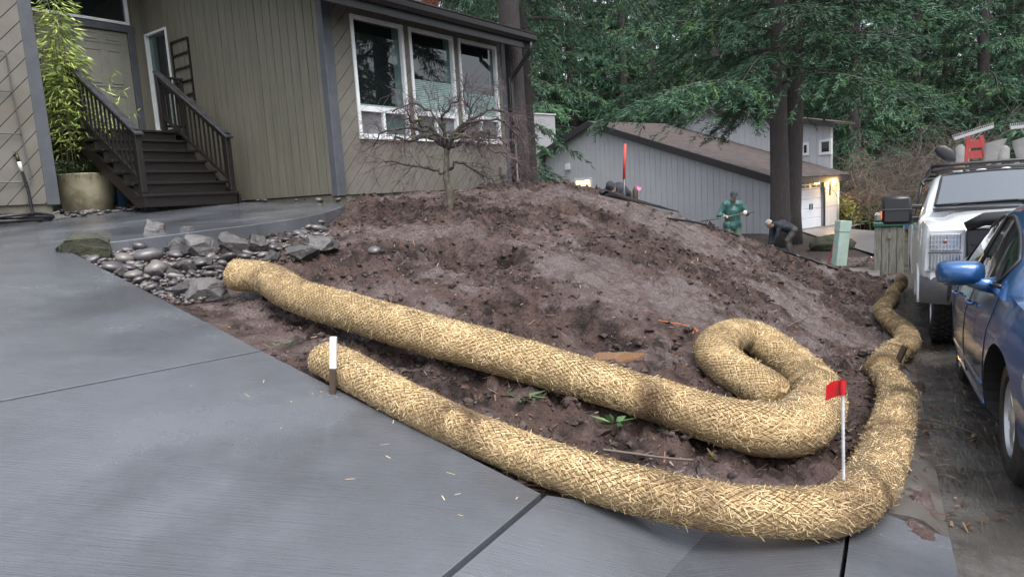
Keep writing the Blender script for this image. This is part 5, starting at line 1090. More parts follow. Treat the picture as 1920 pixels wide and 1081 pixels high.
# ------------------------------------------------ white pickup truck
def truck():
    tw_ = at(1741, 636, 7.85); WB = 3.97
    sl_t = .07; org = tw_ + SP * .86 + SD * (WB / 2); org.z = tw_.z - sl_t * WB / 2
    M = vframe(org, sl_t); root = thing('pickup_truck', 'white heavy pickup truck with loaded roof rack parked behind the blue car', 'truck', tuple(org)); XF = WB / 2
    fx = XF + .93                                                            # nose
    def both(fn):
        for sgn in (1, -1): fn(M if sgn > 0 else M @ Matrix.Scale(-1, 4, (0, 1, 0)))
    # front clip: hood + fenders
    X = [fx - .02, fx - .10, fx - .35, fx - .8, fx - 1.25, fx - 1.46]; TZ_ = [1.32, 1.38, 1.43, 1.475, 1.50, 1.51]; HW_ = [.90, .955, .985, .99, .985, .98]; secs = []
    for x, zt_, w in zip(X, TZ_, HW_):
        prof = [(-w + .06, .62), (-w + .012, .70), (-w, .85), (-w + .004, 1.0), (-w + .022, zt_ - .13), (-w + .055, zt_ - .075), (-w + .13, zt_ - .045), (-w + .26, zt_ - .055), (-w + .36, zt_ - .01), (-w + .52, zt_ + .012), (0, zt_ + .03)]
        secs.append([(x, y, z) for y, z in prof] + [(x, -y, z) for y, z in prof[::-1][1:]])
    o = loft(secs).built(M, 'hood', ['truck_white', 'rubber_seal'], root, True, 35); cut = []
    for s in (-1, 1): c = VB(); c.lathe([(0, -.4), (.47, -.4), (.47, .4), (0, .4)], (XF, s * .92, .42), Vector((0, 1, 0)), 40); cut.append(c.built(M, 'cut', 'rubber_seal', None))
    bool_cut(o, cut)
    # cab
    cabx = fx - 1.40; secs = []
    Xc = [cabx + .02, cabx - .12, cabx - .45, cabx - .72, cabx - .9, cabx - 2.2, cabx - 2.55, cabx - 2.6]; ZR = [1.52, 1.61, 1.86, 2.005, 2.035, 2.05, 1.98, 1.55]; HB = [.97, .975, .98, .98, .98, .98, .98, .97]; HT = [.88, .86, .80, .77, .765, .765, .77, .9]
    for x, zr, hb, ht in zip(Xc, ZR, HB, HT):
        prof = [(-hb + .03, .55), (-hb, .75), (-hb, 1.1), (-hb + .01, 1.44), (-(hb + (ht - hb) * .35), 1.44 + (zr - 1.44) * .35), (-(hb + (ht - hb) * .75), 1.44 + (zr - 1.44) * .75), (-ht, zr - .05), (-ht + .06, zr - .012), (-ht + .25, zr + .01), (0, zr + .02)]
        secs.append([(x, y, z) for y, z in prof] + [(x, -y, z) for y, z in prof[::-1][1:]])
    loft(secs).built(M, 'cab', 'truck_white', root, True, 35)
    # bed
    secs = []
    for x in (cabx - 2.66, cabx - 4.6):
        prof = [(-.97, .6), (-.99, .9), (-.985, 1.36), (-.93, 1.39), (0, 1.385)]; secs.append([(x, y, z) for y, z in prof] + [(x, -y, z) for y, z in prof[::-1][1:]])
    o = loft(secs).built(M, 'cargo_bed', ['truck_white', 'rubber_seal'], root, True, 35); cut = []
    for s in (-1, 1): c = VB(); c.lathe([(0, -.4), (.47, -.4), (.47, .4), (0, .4)], (-XF, s * .92, .42), Vector((0, 1, 0)), 40); cut.append(c.built(M, 'cut', 'rubber_seal', None))
    bool_cut(o, cut)
    # windscreen
    mb = VB(); vs = []; n = 6; A = (cabx - .075, 1.57, .80); B = (cabx - .70, 1.975, .70)
    for i in range(n + 1):
        t = i / n; x = A[0] + (B[0] - A[0]) * t; z = A[1] + (B[1] - A[1]) * t; w = A[2] + (B[2] - A[2]) * t
        for j in range(11): y = (j / 5 - 1) * w; vs.append((x + .075 - .05 * (y / w) ** 2, y, z + .055 - .03 * (y / w) ** 2))
    mb.add(vs, [(i * 11 + j, i * 11 + j + 1, i * 11 + j + 12, i * 11 + j + 11) for i in range(n) for j in range(10)]); mb.built(M, 'windscreen', 'windshield', root, True, None, False)
    edge = [vs[j] for j in range(11)] + [vs[i * 11 + 10] for i in range(1, n + 1)] + [vs[n * 11 + j] for j in range(9, -1, -1)] + [vs[i * 11] for i in range(n - 1, -1, -1)]
    mb = VB(); mb.tube(edge, .016, 6); mb.built(M, 'windscreen_seal', 'rubber_seal', root, True)
    mb = VB(); mb.box((cabx + .06, 0, 1.545), (.16, 1.66, .02), (Vector((.94, 0, -.1)), Vector((0, 1, 0)), Vector((.1, 0, .94)))); mb.built(M, 'cowl', 'black_plastic', root)
    for y0, y1 in ((-.62, .02), (.08, .66)):
        mb = VB(); mb.tube([(cabx + .07, y0 - .02, 1.58), (cabx + .02, y0 + .08, 1.615), (cabx + .015, y1, 1.63)], .011, 6); mb.built(M, 'wiper', 'black_plastic', root, True)
    # headlights, grille, bumper
    def lamps(Ms):
        mb = VB(); P = [(fx + .0, -.955, .87), (fx + .012, -.62, .87), (fx + .012, -.60, 1.30), (fx - .03, -.935, 1.29)]
        mb.add([Vector(p) for p in P] + [Vector(p) - Vector((.16, 0, 0)) for p in P], [(0, 1, 2, 3), (4, 7, 6, 5), (0, 4, 5, 1), (1, 5, 6, 2), (2, 6, 7, 3), (3, 7, 4, 0)]); hl = mb.built(Ms, 'headlight', 'lamp_clear', root)
        mb = VB(); mb.box((fx + .006, -.775, 1.17), (.03, .275, .18), None, .02); mb.built(Ms, 'upper_reflector', 'lamp_reflector', hl)
        mb = VB()
        for k in range(9): mb.box((fx + .022, -.895 + k * .03, 1.17), (.006, .006, .172))
        for k in range(4): mb.box((fx + .0235, -.775, 1.10 + k * .047), (.006, .27, .005))
        mb.built(Ms, 'lens_ribs', 'lamp_clear', hl)
        mb = VB(); mb.lathe([(0, .008), (.018, .006), (.022, 0)], (fx + .02, -.775, 1.18), Vector((1, 0, 0)), 16); mb.built(Ms, 'bulb_reflection', 'reflected_red', hl, True)  # small disc coloured red for the reflection in the upper lamp
        mb = VB(); mb.box((fx + .006, -.775, .965), (.03, .275, .16), None, .03); mb.built(Ms, 'lower_reflector', 'lamp_reflector', hl)
        mb = VB()
        for k in range(9): mb.box((fx + .022, -.89 + k * .029, .965), (.006, .005, .15))
        mb.built(Ms, 'lens_ribs', 'lamp_clear', hl)
        mb = VB(); mb.box((fx - .01, -.775, 1.062), (.05, .30, .014)); mb.built(Ms, 'divider', 'bumper_grey', hl)
        # towing mirror
        mb = VB(); mb.box((cabx - .25, -1.21, 1.56), (.16, .34, .36), None, .06); mr = mb.built(Ms, 'towing_mirror', 'black_plastic', root, True, 40)
        mb = VB(); mb.bar((cabx - .24, -1.12, 1.60), (cabx - .3, -.93, 1.60), .05, .05, bev=.012); mb.built(Ms, 'mirror_arm', 'black_plastic', mr)
        mb = VB(); mb.bar((cabx - .24, -1.12, 1.45), (cabx - .3, -.94, 1.45), .045, .04, bev=.012); mb.built(Ms, 'mirror_arm', 'black_plastic', mr)
        mb = VB(); mb.box((cabx - .19, -1.385, 1.50), (.07, .02, .10), None, .008); mb.built(Ms, 'mirror_marker', 'lamp_amber', mr)
        mb = VB(); mb.box((cabx - .165, -1.21, 1.57), (.02, .335, .012)); mb.built(Ms, 'mirror_trim', 'bumper_grey', mr)
        # side glass, handle, arch lip
        mb = VB(); q = [(cabx - .35, 1.40), (cabx - 1.25, 1.40), (cabx - 1.25, 1.88), (cabx - .78, 1.86)]; yb = lambda z: -.985 + (z - 1.36) * .31
        mb.add([(x, yb(z) - .012, z) for x, z in q], [(0, 1, 2, 3)]); mb.built(Ms, 'side_window', 'auto_glass', root, fix=False)
        mb = VB(); q = [(cabx - 1.33, 1.40), (cabx - 2.3, 1.40), (cabx - 2.25, 1.87), (cabx - 1.33, 1.88)]; mb.add([(x, yb(z) - .012, z) for x, z in q], [(0, 1, 2, 3)]); mb.built(Ms, 'side_window', 'auto_glass', root, fix=False)
        mb = VB(); mb.tube([(XF + .47 * math.cos(t), -.985, .42 + .47 * math.sin(t)) for t in np.linspace(.15, math.pi - .15, 24)], .022, 6); mb.built(Ms, 'arch_lip', 'truck_white', root, True)
        wheel(Ms, root, XF, -.86 + .14, .405, .27, .235, -1, 'truck'); wheel(Ms, root, -XF, -.86 + .14, .405, .27, .235, -1, 'truck')
        # tow hook opening in the bumper
        mb = VB(); mb.box((fx + .135, -.62, .68), (.02, .26, .13), None, .02); mb.built(Ms, 'bumper_vent', 'black_plastic', bumper)
        mb = VB()
        for k in range(4): mb.box((fx + .148, -.62, .64 + k * .028), (.01, .22, .008))
        mb.built(Ms, 'bumper_vent_slats', 'rubber_seal', bumper)
    secs = []
    for y in np.linspace(-.99, .99, 23):
        a = abs(y) / .99; bx = fx + .13 - .16 * max(0, a - .72) / .28 - .04 * a * a; secs.append([(bx - .22, y, .56), (bx - .01, y, .52), (bx, y, .56), (bx + .005, y, .74), (bx - .03, y, .80), (bx - .2, y, .81)])
    bumper = loft(secs).built(M, 'bumper', 'bumper_grey', root, True, 40)
    mb = VB(); mb.box((fx + .01, 0, 1.08), (.08, 1.18, .46), None, .05); gr = mb.built(M, 'grille', 'black_plastic', root, True, 40)
    mb = VB(); P = [(fx + .06, -.60, 1.33), (fx + .09, -.45, 1.40), (fx + .1, 0, 1.42), (fx + .09, .45, 1.40), (fx + .06, .60, 1.33)]; mb.tube(P, [.05, .07, .075, .07, .05], 10); mb.built(M, 'hood_guard', 'black_plastic', root, True)
    for k in range(3): mb = VB(); mb.box((fx + .05, 0, .91 + k * .12), (.03, 1.1, .03), None, .008); mb.built(M, 'grille_bar', 'black_plastic', gr)
    both(lamps)
    mb = VB(); mb.box((fx - .5, 0, .62), (1.2, 1.5, .12)); mb.built(M, 'underbody', 'rubber_seal', root)
    for k in range(5): mb = VB(); mb.ball((cabx - .86, -.52 + k * .26, 2.055), (.05, .06, .02), 10); mb.built(M, 'roof_marker', 'truck_white', root, True)
    # roof rack
    mb = VB(); zr = 2.13
    mb.tube([(cabx - .78, -.80, zr), (cabx - .74, -.6, zr + .005), (cabx - .72, 0, zr + .012), (cabx - .74, .6, zr + .005), (cabx - .78, .80, zr)], .024, 8); rk = mb.built(M, 'roof_rack', 'black_plastic', root, True)
    mb = VB(); mb.tube([(cabx - .78, -.80, zr - .06), (cabx - .72, 0, zr - .045), (cabx - .78, .80, zr - .06)], .018, 8); mb.built(M, 'rack_crossbar', 'bumper_grey', rk, True)
    for s in (-1, 1):
        mb = VB(); mb.tube([(cabx - .78, s * .80, zr), (cabx - 4.5, s * .80, zr)], .024, 8); mb.built(M, 'rack_rail', 'black_plastic', rk, True)
        mb = VB(); mb.tube([(cabx - .80, s * .80, zr), (cabx - .86, s * .86, zr - .12), (cabx - .80, s * .92, zr - .2), (cabx - .7, s * .90, zr - .25)], .018, 8); mb.built(M, 'rack_foot', 'black_plastic', rk, True)
        mb = VB(); mb.tube([(cabx - 4.4, s * .80, zr), (cabx - 4.4, s * .9, 1.38)], .022, 8); mb.built(M, 'rack_foot', 'black_plastic', rk, True)
    for x in (cabx - 1.8, cabx - 2.9, cabx - 4.0): mb = VB(); mb.tube([(x, -.8, zr), (x, .8, zr)], .02, 8); mb.built(M, 'rack_crossbar', 'black_plastic', rk, True)
    return M, cabx, zr
TM, CBX, RKZ = truck()
# ---- tools carried on the rack (each its own thing)
mat('tool_red', (.32, .03, .03), (.22, .025, .025), rough=.5, scale=6)
mat('tool_orange', (.60, .17, .05), rough=.5)
mat('ash_wood', (.42, .36, .29), (.34, .29, .23), rough=.7, scale=8)
mat('rake_alu', (.36, .36, .36), rough=.4, metal=.4)
mat('pale_plastic', (.24, .235, .23), (.17, .165, .16), rough=.6, scale=6)
def tool(name, label, cat, loc): return thing(name, label, cat, tuple(TM @ Vector(loc)), 'tools on the truck roof rack')
def rake(label, x, y, z, tilt, yaw, w=.46):
    r = tool('landscape_rake', label, 'rake', (x, y, z)); c = Vector((x, y, z)); t = Vector((0, math.cos(tilt), math.sin(tilt))); n = Vector((0, -math.sin(tilt), math.cos(tilt)))
    mb = VB(); mb.bar(c - t * w / 2, c + t * w / 2, .03, .045, up=n, bev=.006); hd = mb.built(TM, 'rake_head', 'rake_alu', r)
    mb = VB()
    for k in range(22): p = c + t * (w * (k / 21 - .5)); mb.bar(p, p + n * .05 + Vector((.02, 0, 0)), .011, .011)
    mb.built(TM, 'teeth', 'rake_alu', hd)
    mb = VB(); mb.tube([c, c + Vector((-.4, 0, -.12)), c + Vector((-1.9, .1, RKZ + .06 - z))], .015, 8); mb.built(TM, 'handle', 'ash_wood', r, True)
    for s in (-1, 1): mb = VB(); mb.tube([c + t * (s * w * .28), c + Vector((-.35, 0, -.1))], .008, 6); mb.built(TM, 'brace', 'rake_alu', r, True)
# positions read across the front of the rack (vehicle y: -.8 near kerb side)
def vy(px, py, xloc):
    """vehicle (y,z) of the point seen at a pixel in the plane x = xloc"""
    p0 = TM @ Vector((xloc, 0, 0)); n = (TM.to_3x3() @ Vector((1, 0, 0))); w = onp(px, py, p0, n); q = TM.inverted() @ w; return q.y, q.z
XT = CBX - 1.2
a, b = vy(1825, 249, XT); rake('wide aluminium rake tilted above the red trestle on the truck roof', XT, a, b, R(16), 0)
a, b = vy(1935, 236, XT); rake('level aluminium rake at the right edge above the truck roof', XT, a, b, R(1), 0)
def standing(name, label, cat, px, py0, w, d, mt, shape='slab', lean=0):
    y, z1 = vy(px, py0, XT); r = tool(name, label, cat, (XT, y, RKZ)); h = z1 - RKZ; mb = VB()
    if shape == 'slab':
        secs = []
        for t in np.linspace(0, 1, 9):
            f = 1 if t < .75 else math.sqrt(max(.02, 1 - ((t - .75) / .25) ** 2 * .85)); zz = RKZ + .03 + (h - .03) * t
            secs.append([(XT + d / 2 * math.cos(k * math.pi / 6) , y + lean * t + w / 2 * f * math.sin(k * math.pi / 6), zz) for k in range(12)])
        loft(secs).built(TM, 'blade', mt, r, True, 50)
    elif shape == 'bucket':
        secs = []
        for t in np.linspace(0, 1, 6):
            f = .6 + .4 * t; zz = RKZ + .03 + (h - .03) * t; secs.append([(XT + d / 2 * f * math.cos(k * math.pi / 8), y + lean * (t - .5) + w / 2 * f * math.sin(k * math.pi / 8), zz + .03 * math.sin(k * math.pi / 8) * t) for k in range(16)])
        loft(secs).built(TM, 'tub', mt, r, True, 50)
    mb = VB(); mb.tube([(XT, y, RKZ + .06), (XT - .7, y + .02, RKZ + .05), (XT - 1.6, y, RKZ + .05)], .017, 8); mb.built(TM, 'handle', 'ash_wood', r, True)
standing('flat_spade', 'pale worn flat spade standing left of the red trestle', 'spade', 1801, 271, .12, .05, 'pale_plastic', 'slab')
standing('scoop_shovel', 'pale plastic scoop shovel standing in the middle of the roof rack', 'shovel', 1862, 265, .26, .10, 'pale_plastic', 'bucket', .05)
standing('scoop_shovel', 'smaller grey scoop shovel beside the pale one', 'shovel', 1882, 273, .14, .08, 'pale_plastic', 'slab')
standing('scoop_shovel', 'pale scoop shovel at the right edge of the roof rack', 'shovel', 1918, 259, .22, .10, 'pale_plastic', 'bucket', -.03)
y, z = vy(1827, 255, XT); r = tool('folding_trestle', 'red metal trestle standing on the truck roof rack', 'trestle', (XT, y, RKZ)); z0 = RKZ + .02
for s in (-1, 1): mb = VB(); mb.bar((XT, y + s * .12 + .03, z0), (XT, y + s * .07, z), .045, .035, up=Vector((1, 0, 0)), bev=.004); mb.built(TM, 'upright', 'tool_red', r)
mb = VB(); mb.box((XT, y + .015, z0 + (z - z0) * .72), (.03, .20, .11), None, .01); mb.built(TM, 'cross_plate', 'tool_red', r)
mb = VB(); mb.box((XT, y + .02, z0 + (z - z0) * .35), (.02, .15, .10), None, .01); mb.built(TM, 'cross_plate', 'tool_red', r)
y0, z0_ = vy(1760, 279, XT); y1, z1_ = vy(1792, 300, XT); r = tool('black_spade', 'black rounded spade leaning out over the kerb side of the rack', 'spade', (XT, y1, RKZ)); t = (Vector((0, y0, z0_)) - Vector((0, y1, z1_))); t.normalize(); secs = []
for k, (s, wv) in enumerate(((0, .03), (.04, .07), (.12, .08), (.22, .075), (.28, .05), (.30, .01))):
    c = Vector((XT, y1, z1_)) + t * s; nn = Vector((0, -t.z, t.y)); secs.append([c + nn * (wv * math.cos(q * math.pi / 5)) + Vector((.015 * math.sin(q * math.pi / 5), 0, 0)) for q in range(10)])
loft(secs).built(TM, 'blade', 'black_plastic', r, True, 50); c = Vector((XT, y1, z1_)); mb = VB(); mb.tube([c, c - t * .25 + Vector((-.3, 0, 0)), Vector((XT - 1.5, y1 + .3, RKZ + .05))], .015, 8); mb.built(TM, 'handle', 'ash_wood', r, True)
for i, (pa, pb) in enumerate((((1757, 285), (1790, 306)), ((1765, 284), (1800, 306)))):
    a = vy(*pa, XT - .1); b = vy(*pb, XT - .1); r = tool('digging_bar', ('orange digging bar on the left of the pair over the kerb side', 'orange digging bar on the right of the pair over the kerb side')[i], 'digging bar', (XT - .1, b[0], RKZ))
    mb = VB(); mb.tube([(XT - .1, a[0], a[1]), (XT - .12, (a[0] + b[0]) / 2, (a[1] + b[1]) / 2 + .004), (XT - .15, b[0], b[1]), (XT - 1.2, b[0] + .1, RKZ + .04)], .017, 8); mb.built(TM, 'shaft', 'tool_orange', r, True)
# coiled orange cord hanging behind the cab's kerb side
y, z = vy(1741, 372, CBX - 1.9); r = thing('cord_coil', 'coil of orange cord hanging on the kerb side of the truck', 'cord', tuple(TM @ Vector((CBX - 1.9, y, z - .2))))
for k in range(4): mb = VB(); mb.tube([(CBX - 1.9 - .05 * k, y + (.04 + .006 * k) * math.cos(t), z + (.13 + .01 * k) * math.sin(t)) for t in np.linspace(0, 2 * math.pi, 28)], .008, 6, False); mb.built(TM, 'loop', 'tool_orange', r, True)
# ================================================================ ornamental tree
mat('maple_bark', (.13, .115, .085), (.07, .06, .048), rough=.8, scale=22, detail=6, bump=.7, bscale=60, bdist=.006, c3=(.17, .16, .13), s3=16)
mat('maple_limb', (.045, .036, .034), (.09, .085, .06), rough=.75, scale=26, detail=5, lo=.5, hi=.7)
mat('maple_twig', (.085, .055, .060), (.055, .038, .042), rough=.6, scale=6)
mat('maple_red', (.17, .11, .12), (.13, .085, .09), rough=.55, scale=6)
mat('moss', (.10, .115, .035), (.06, .075, .025), rough=.9, scale=30)
def maple():
    rng = np.random.default_rng(5); B = hit(845, 394); root = thing('weeping_maple', 'small bare weeping maple with mossy crooked limbs in front of the windows', 'tree', tuple(B)); Y = B.y
    def P(px, py, dy=0): return np.array(at(px, py, Y + dy))
    tr = MB(); lm_ = MB(); tw = MB(); rd = MB(); ms = MB()
    def crook(pts, n, amp):
        S = spline(np.array(pts), n); return S + np.vstack([np.zeros(3), rng.normal(0, amp, (n - 2, 3)), np.zeros(3)])
    T = crook([P(846, 398), P(843, 375), P(841, 350), P(836, 325), P(838, 300), P(838, 278)], 14, .006); tr.tube(T, np.linspace(.052, .038, 14) * (1 + .08 * rng.normal(size=14)), 10)
    limbs = [((838, 325), [(820, 324), (795, 314), (765, 308), (735, 303), (712, 306)], -.2, .020), ((840, 318), [(855, 304), (880, 312), (905, 328), (925, 341)], -.15, .016), ((838, 282), [(815, 262), (790, 258), (765, 264), (745, 260), (722, 268)], .15, .026), ((838, 280), [(812, 245), (790, 232), (770, 226), (750, 220)], -.3, .022),
             ((838, 280), [(855, 255), (872, 240), (880, 215), (872, 190)], .1, .030), ((838, 278), [(870, 262), (900, 250), (925, 255), (950, 272)], .25, .024), ((838, 280), [(862, 268), (895, 268), (925, 284), (950, 296)], -.3, .022), ((838, 276), [(835, 250), (828, 222), (845, 200), (860, 185)], -.1, .022), ((838, 278), [(850, 250), (890, 222), (925, 205), (955, 215), (975, 245)], .35, .022),
             ((838, 280), [(815, 255), (780, 240), (740, 240), (712, 255), (700, 275)], .4, .020), ((838, 280), [(838, 262), (815, 250), (800, 262), (790, 280)], -.55, .018), ((838, 280), [(850, 262), (875, 258), (895, 272), (905, 295)], -.6, .018), ((838, 278), [(860, 240), (905, 225), (945, 230), (980, 262), (985, 300)], -.1, .018), ((838, 278), [(830, 240), (800, 205), (770, 195), (735, 210)], .1, .018)]
    def sub(S, r0, lvl, red):
        n = len(S); cnt = (8, 6, 3)[lvl] if lvl < 3 else 0
        for _ in range(cnt):
            k = rng.integers(max(1, n // 4), n); p = S[k]; d = S[min(k, n - 1)] - S[max(k - 2, 0)]; d = d / (np.linalg.norm(d) + 1e-9)
            dv = d + rng.normal(0, .75, 3); dv[2] += (.25, .0, -.25)[lvl]; dv /= np.linalg.norm(dv); L = (.34, .22, .16)[lvl] * rng.uniform(.5, 1.3); m = 6; Q = [p]; cur = p.copy(); v = dv.copy()
            for i in range(m): v = v + rng.normal(0, .22, 3) + np.array([0, 0, -.08 * (lvl > 0) + .01]); v /= np.linalg.norm(v); cur = cur + v * L / m; Q.append(cur.copy())
            r1 = r0 * .5; R_ = np.linspace(r1, max(r1 * .5, .0022), m + 1)
            far = abs(cur[0] - B.x) > .62
            (lm_ if lvl == 0 else (rd if (far and lvl == 2) else tw)).tube(Q, R_, 5 if lvl == 0 else 3, cap=False)
            if lvl < 2: sub(np.array(Q), r1, lvl + 1, red)
    for (s0, pts, dy, r) in limbs:
        ctrl = [P(*s0)] + [P(*q, dy * (i + 1) / len(pts)) for i, q in enumerate(pts)]; S = crook(ctrl, 16, .014); lm_.tube(S, np.linspace(r * 1.25, r * .4, 16) * (1 + .18 * rng.normal(size=16)), 7); sub(S, r * .55, 0, False)
        for _ in range(9):
            k = rng.integers(1, 10); q = S[k]; ms.ball(q + np.array([0, 0, r * .7]), (r * rng.uniform(.8, 1.6), r * rng.uniform(.8, 1.6), r * rng.uniform(.5, .9)), 6)
    tr.build('trunk', 'maple_bark', root, True, fix=False); lm_.build('limbs', 'maple_limb', root, True, fix=False); o = tw.build('twigs', 'maple_twig', root, True, fix=False); o['kind'] = 'stuff'; o = rd.build('red_twigs', 'maple_red', root, True, fix=False); o['kind'] = 'stuff'; o = ms.build('moss', 'moss', root, True, fix=False); o['kind'] = 'stuff'
maple()
# ================================================================ stones
mat('cobble_a', (.095, .09, .092), (.06, .056, .06), rough=.32, scale=9, detail=5, bump=.2, bscale=40, bdist=.003, spec=.6)
mat('cobble_b', (.15, .135, .128), (.105, .095, .09), rough=.36, scale=7, detail=5, bump=.2, bscale=40, bdist=.003, spec=.6)
mat('cobble_c', (.065, .06, .064), (.045, .04, .043), rough=.3, scale=8, detail=5, spec=.6)
mat('rock_rough', (.115, .108, .11), (.06, .056, .058), rough=.6, scale=6, detail=8, bump=.9, bscale=22, bdist=.02)
mat('rock_dark', (.045, .042, .042), (.075, .07, .07), rough=.6, scale=8, detail=8, bump=.9, bscale=24, bdist=.02)
mat('rock_moss', (.055, .058, .032), (.028, .028, .022), rough=.85, scale=9, detail=8, bump=.9, bscale=30, bdist=.02)
def cobble_mesh(seed, lv=2):
    bm = bmesh.new(); bmesh.ops.create_icosphere(bm, subdivisions=lv, radius=1)
    for v in bm.verts: v.co *= 1 + .16 * mnoise.noise(v.co * .9 + Vector((seed * 7.1, 0, 0)))
    me = bpy.data.meshes.new('cobble'); bm.to_mesh(me); bm.free(); me.polygons.foreach_set('use_smooth', [True] * len(me.polygons)); return me
def rock_mesh(seed, sz, cuts=9, tilt=(0, 0, 0)):
    """angular stone: a box hull shaved by random planes"""
    rng = random.Random(seed); bm = bmesh.new(); bmesh.ops.create_cube(bm, size=2)
    for _ in range(cuts):
        n = Vector((rng.uniform(-1, 1), rng.uniform(-1, 1), rng.uniform(-1, 1))).normalized(); d = rng.uniform(.72, 1.12); r = bmesh.ops.bisect_plane(bm, geom=bm.verts[:] + bm.edges[:] + bm.faces[:], plane_co=n * d, plane_no=n, clear_outer=True)
        es = [e for e in r['geom_cut'] if isinstance(e, bmesh.types.BMEdge)]
        if es: bmesh.ops.edgeloop_fill(bm, edges=es)
    bmesh.ops.triangulate(bm, faces=bm.faces); bmesh.ops.subdivide_edges(bm, edges=bm.edges, cuts=2)
    for v in bm.verts: v.co += Vector((mnoise.noise(v.co * 2.3 + Vector((seed, 0, 0))), mnoise.noise(v.co * 2.3 + Vector((0, seed, 0))), mnoise.noise(v.co * 2.3 + Vector((0, 0, seed))))) * .13; v.co = Vector((v.co.x * sz[0], v.co.y * sz[1], v.co.z * sz[2]))
    bmesh.ops.recalc_face_normals(bm, faces=bm.faces); me = bpy.data.meshes.new('rock'); bm.to_mesh(me); bm.free(); return me
CM = [cobble_mesh(i) for i in range(9)]
for i, me in enumerate(CM): me.materials.append(MATS[('cobble_a', 'cobble_b', 'cobble_c')[i % 3]])
COBN = [0]
def cobble(p, r, rng, label, group, zf=.55):
    o = bpy.data.objects.new('river_cobble', CM[rng.randrange(len(CM))]); COL.objects.link(o); a = rng.uniform(.75, 1.35)
    o.scale = (r * a, r / a * rng.uniform(.8, 1.05), r * zf * rng.uniform(.75, 1.15)); o.rotation_euler = (rng.uniform(-.35, .35), rng.uniform(-.35, .35), rng.uniform(0, 6.28)); o.location = p; tag(o, label, 'cobble', group); return o
def in2(x, y, P):
    r = False; j = len(P) - 1
    for i in range(len(P)):
        if (P[i][1] > y) != (P[j][1] > y) and x < (P[j][0] - P[i][0]) * (y - P[i][1]) / (P[j][1] - P[i][1]) + P[i][0]: r = not r
        j = i
    return r
rg_ = random.Random(3); placed = []
def heap(poly, n, rmin, rmax, label, group, tries=6000, zfun=None, lift=.35):
    c = 0
    for _ in range(tries):
        if c >= n: break
        x = rg_.uniform(min(p[0] for p in poly), max(p[0] for p in poly)); y = rg_.uniform(min(p[1] for p in poly), max(p[1] for p in poly))
        if not in2(x, y, poly): continue
        p = (zfun or hit)(x, y); r = rmin + (rmax - rmin) * rg_.random() ** 2.2
        if any((p - q).length < (r + s) * .72 for q, s in placed): continue
        placed.append((p, r)); cobble(p + UP * (r * lift + .02 * rg_.random()), r, rg_, label, group); c += 1
    return c
big = [((278, 487), .125), ((292, 510), .10), ((262, 468), .085), ((345, 500), .085), ((372, 497), .07), ((430, 487), .09), ((250, 520), .075), ((215, 505), .085), ((500, 432), .07), ((540, 428), .09), ((600, 432), .085), ((560, 440), .07), ((702, 473), .07), ((235, 490), .09), ((330, 480), .075)]
for k, (q, r) in enumerate(big):
    p = hit(*q, .02); placed.append((p, r)); o = cobble(p + UP * r * .3, r, rg_, 'large rounded grey river cobble in the heap between driveway and walkway', 'large cobbles of the heap')
    if q == (702, 473): tag(o, 'lone rounded stone lying on bare mud right of the cobble heap', 'cobble'); del o['group']
LBL = 'small rounded river cobble in the heap between driveway and walkway'
print('heap', heap([(130, 478), (240, 455), (350, 445), (430, 440), (440, 500), (415, 520), (330, 545), (300, 555), (230, 520)], 165, .026, .062, LBL, 'small cobbles of the heap'), heap([(430, 455), (480, 432), (600, 418), (625, 432), (600, 460), (500, 490), (440, 500)], 75, .028, .07, LBL, 'small cobbles of the heap'))
print('pot stones', heap([(105, 418), (150, 408), (330, 386), (330, 383), (240, 384), (120, 398)], 62, .035, .075, 'rounded pebble in the strip beside the plant pot', 'pebbles beside the plant pot', zfun=lambda x, y: wpx(x, y)), heap([(450, 377), (560, 376), (640, 372), (640, 379), (450, 379)], 10, .03, .06, 'rounded pebble against the house foundation', 'pebbles against the foundation', zfun=lambda x, y: onp(x, y, HC + nW * .12 - hR * 0, nW) if False else wpx(x, min(y, 379))))
ROCKS = [((157, 462), (.21, .15, .13), 'rock_moss', 'rough rectangular block with mossy top at the driveway corner', 0, (0, 0, .5)), ((293, 440), (.115, .09, .13), 'rock_rough', 'pointed grey rock perched on the walkway edge above the cobbles', 3, (.2, .3, .4)), ((383, 462), (.19, .14, .10), 'rock_rough', 'broad flat-topped rock in the middle of the cobble heap', 5, (.25, .1, .9)), ((446, 460), (.19, .10, .085), 'rock_dark', 'dark slab tilted against the walkway right of the flat rock', 8, (.2, .5, .3)), ((332, 462), (.095, .08, .09), 'rock_rough', 'light pointed rock left of the flat-topped rock', 11, (.3, .5, 1)), ((209, 450), (.085, .07, .06), 'rock_dark', 'small dark rock beside the mossy block', 14, (0, .2, .3)),
         ((385, 538), (.15, .13, .07), 'rock_rough', 'pale flat rock below the cobbles near the straw wattle end', 17, (.35, 0, .4)), ((568, 474), (.14, .09, .07), 'rock_dark', 'dark angular rock in the mud right of the cobbles', 20, (.1, .2, .2)), ((608, 458), (.17, .12, .075), 'rock_rough', 'grey slab half sunk in the mud right of the cobbles', 23, (.2, .1, .8)), ((352, 442), (.07, .06, .10), 'rock_rough', 'small upright rock against the walkway edge', 26, (0, .2, .2)), ((485, 462), (.10, .07, .10), 'rock_dark', 'dark wedge rock between slab and cobbles', 29, (.5, .3, .6)), ((240, 455), (.09, .07, .055), 'rock_rough', 'low grey rock by the walkway left of the pointed rock', 32, (.1, 0, .2)), ((1618, 662), (.045, .04, .035), 'rock_dark', 'small dark rock in the mud beside the kerb wattle', 35, (0, 0, 1))]
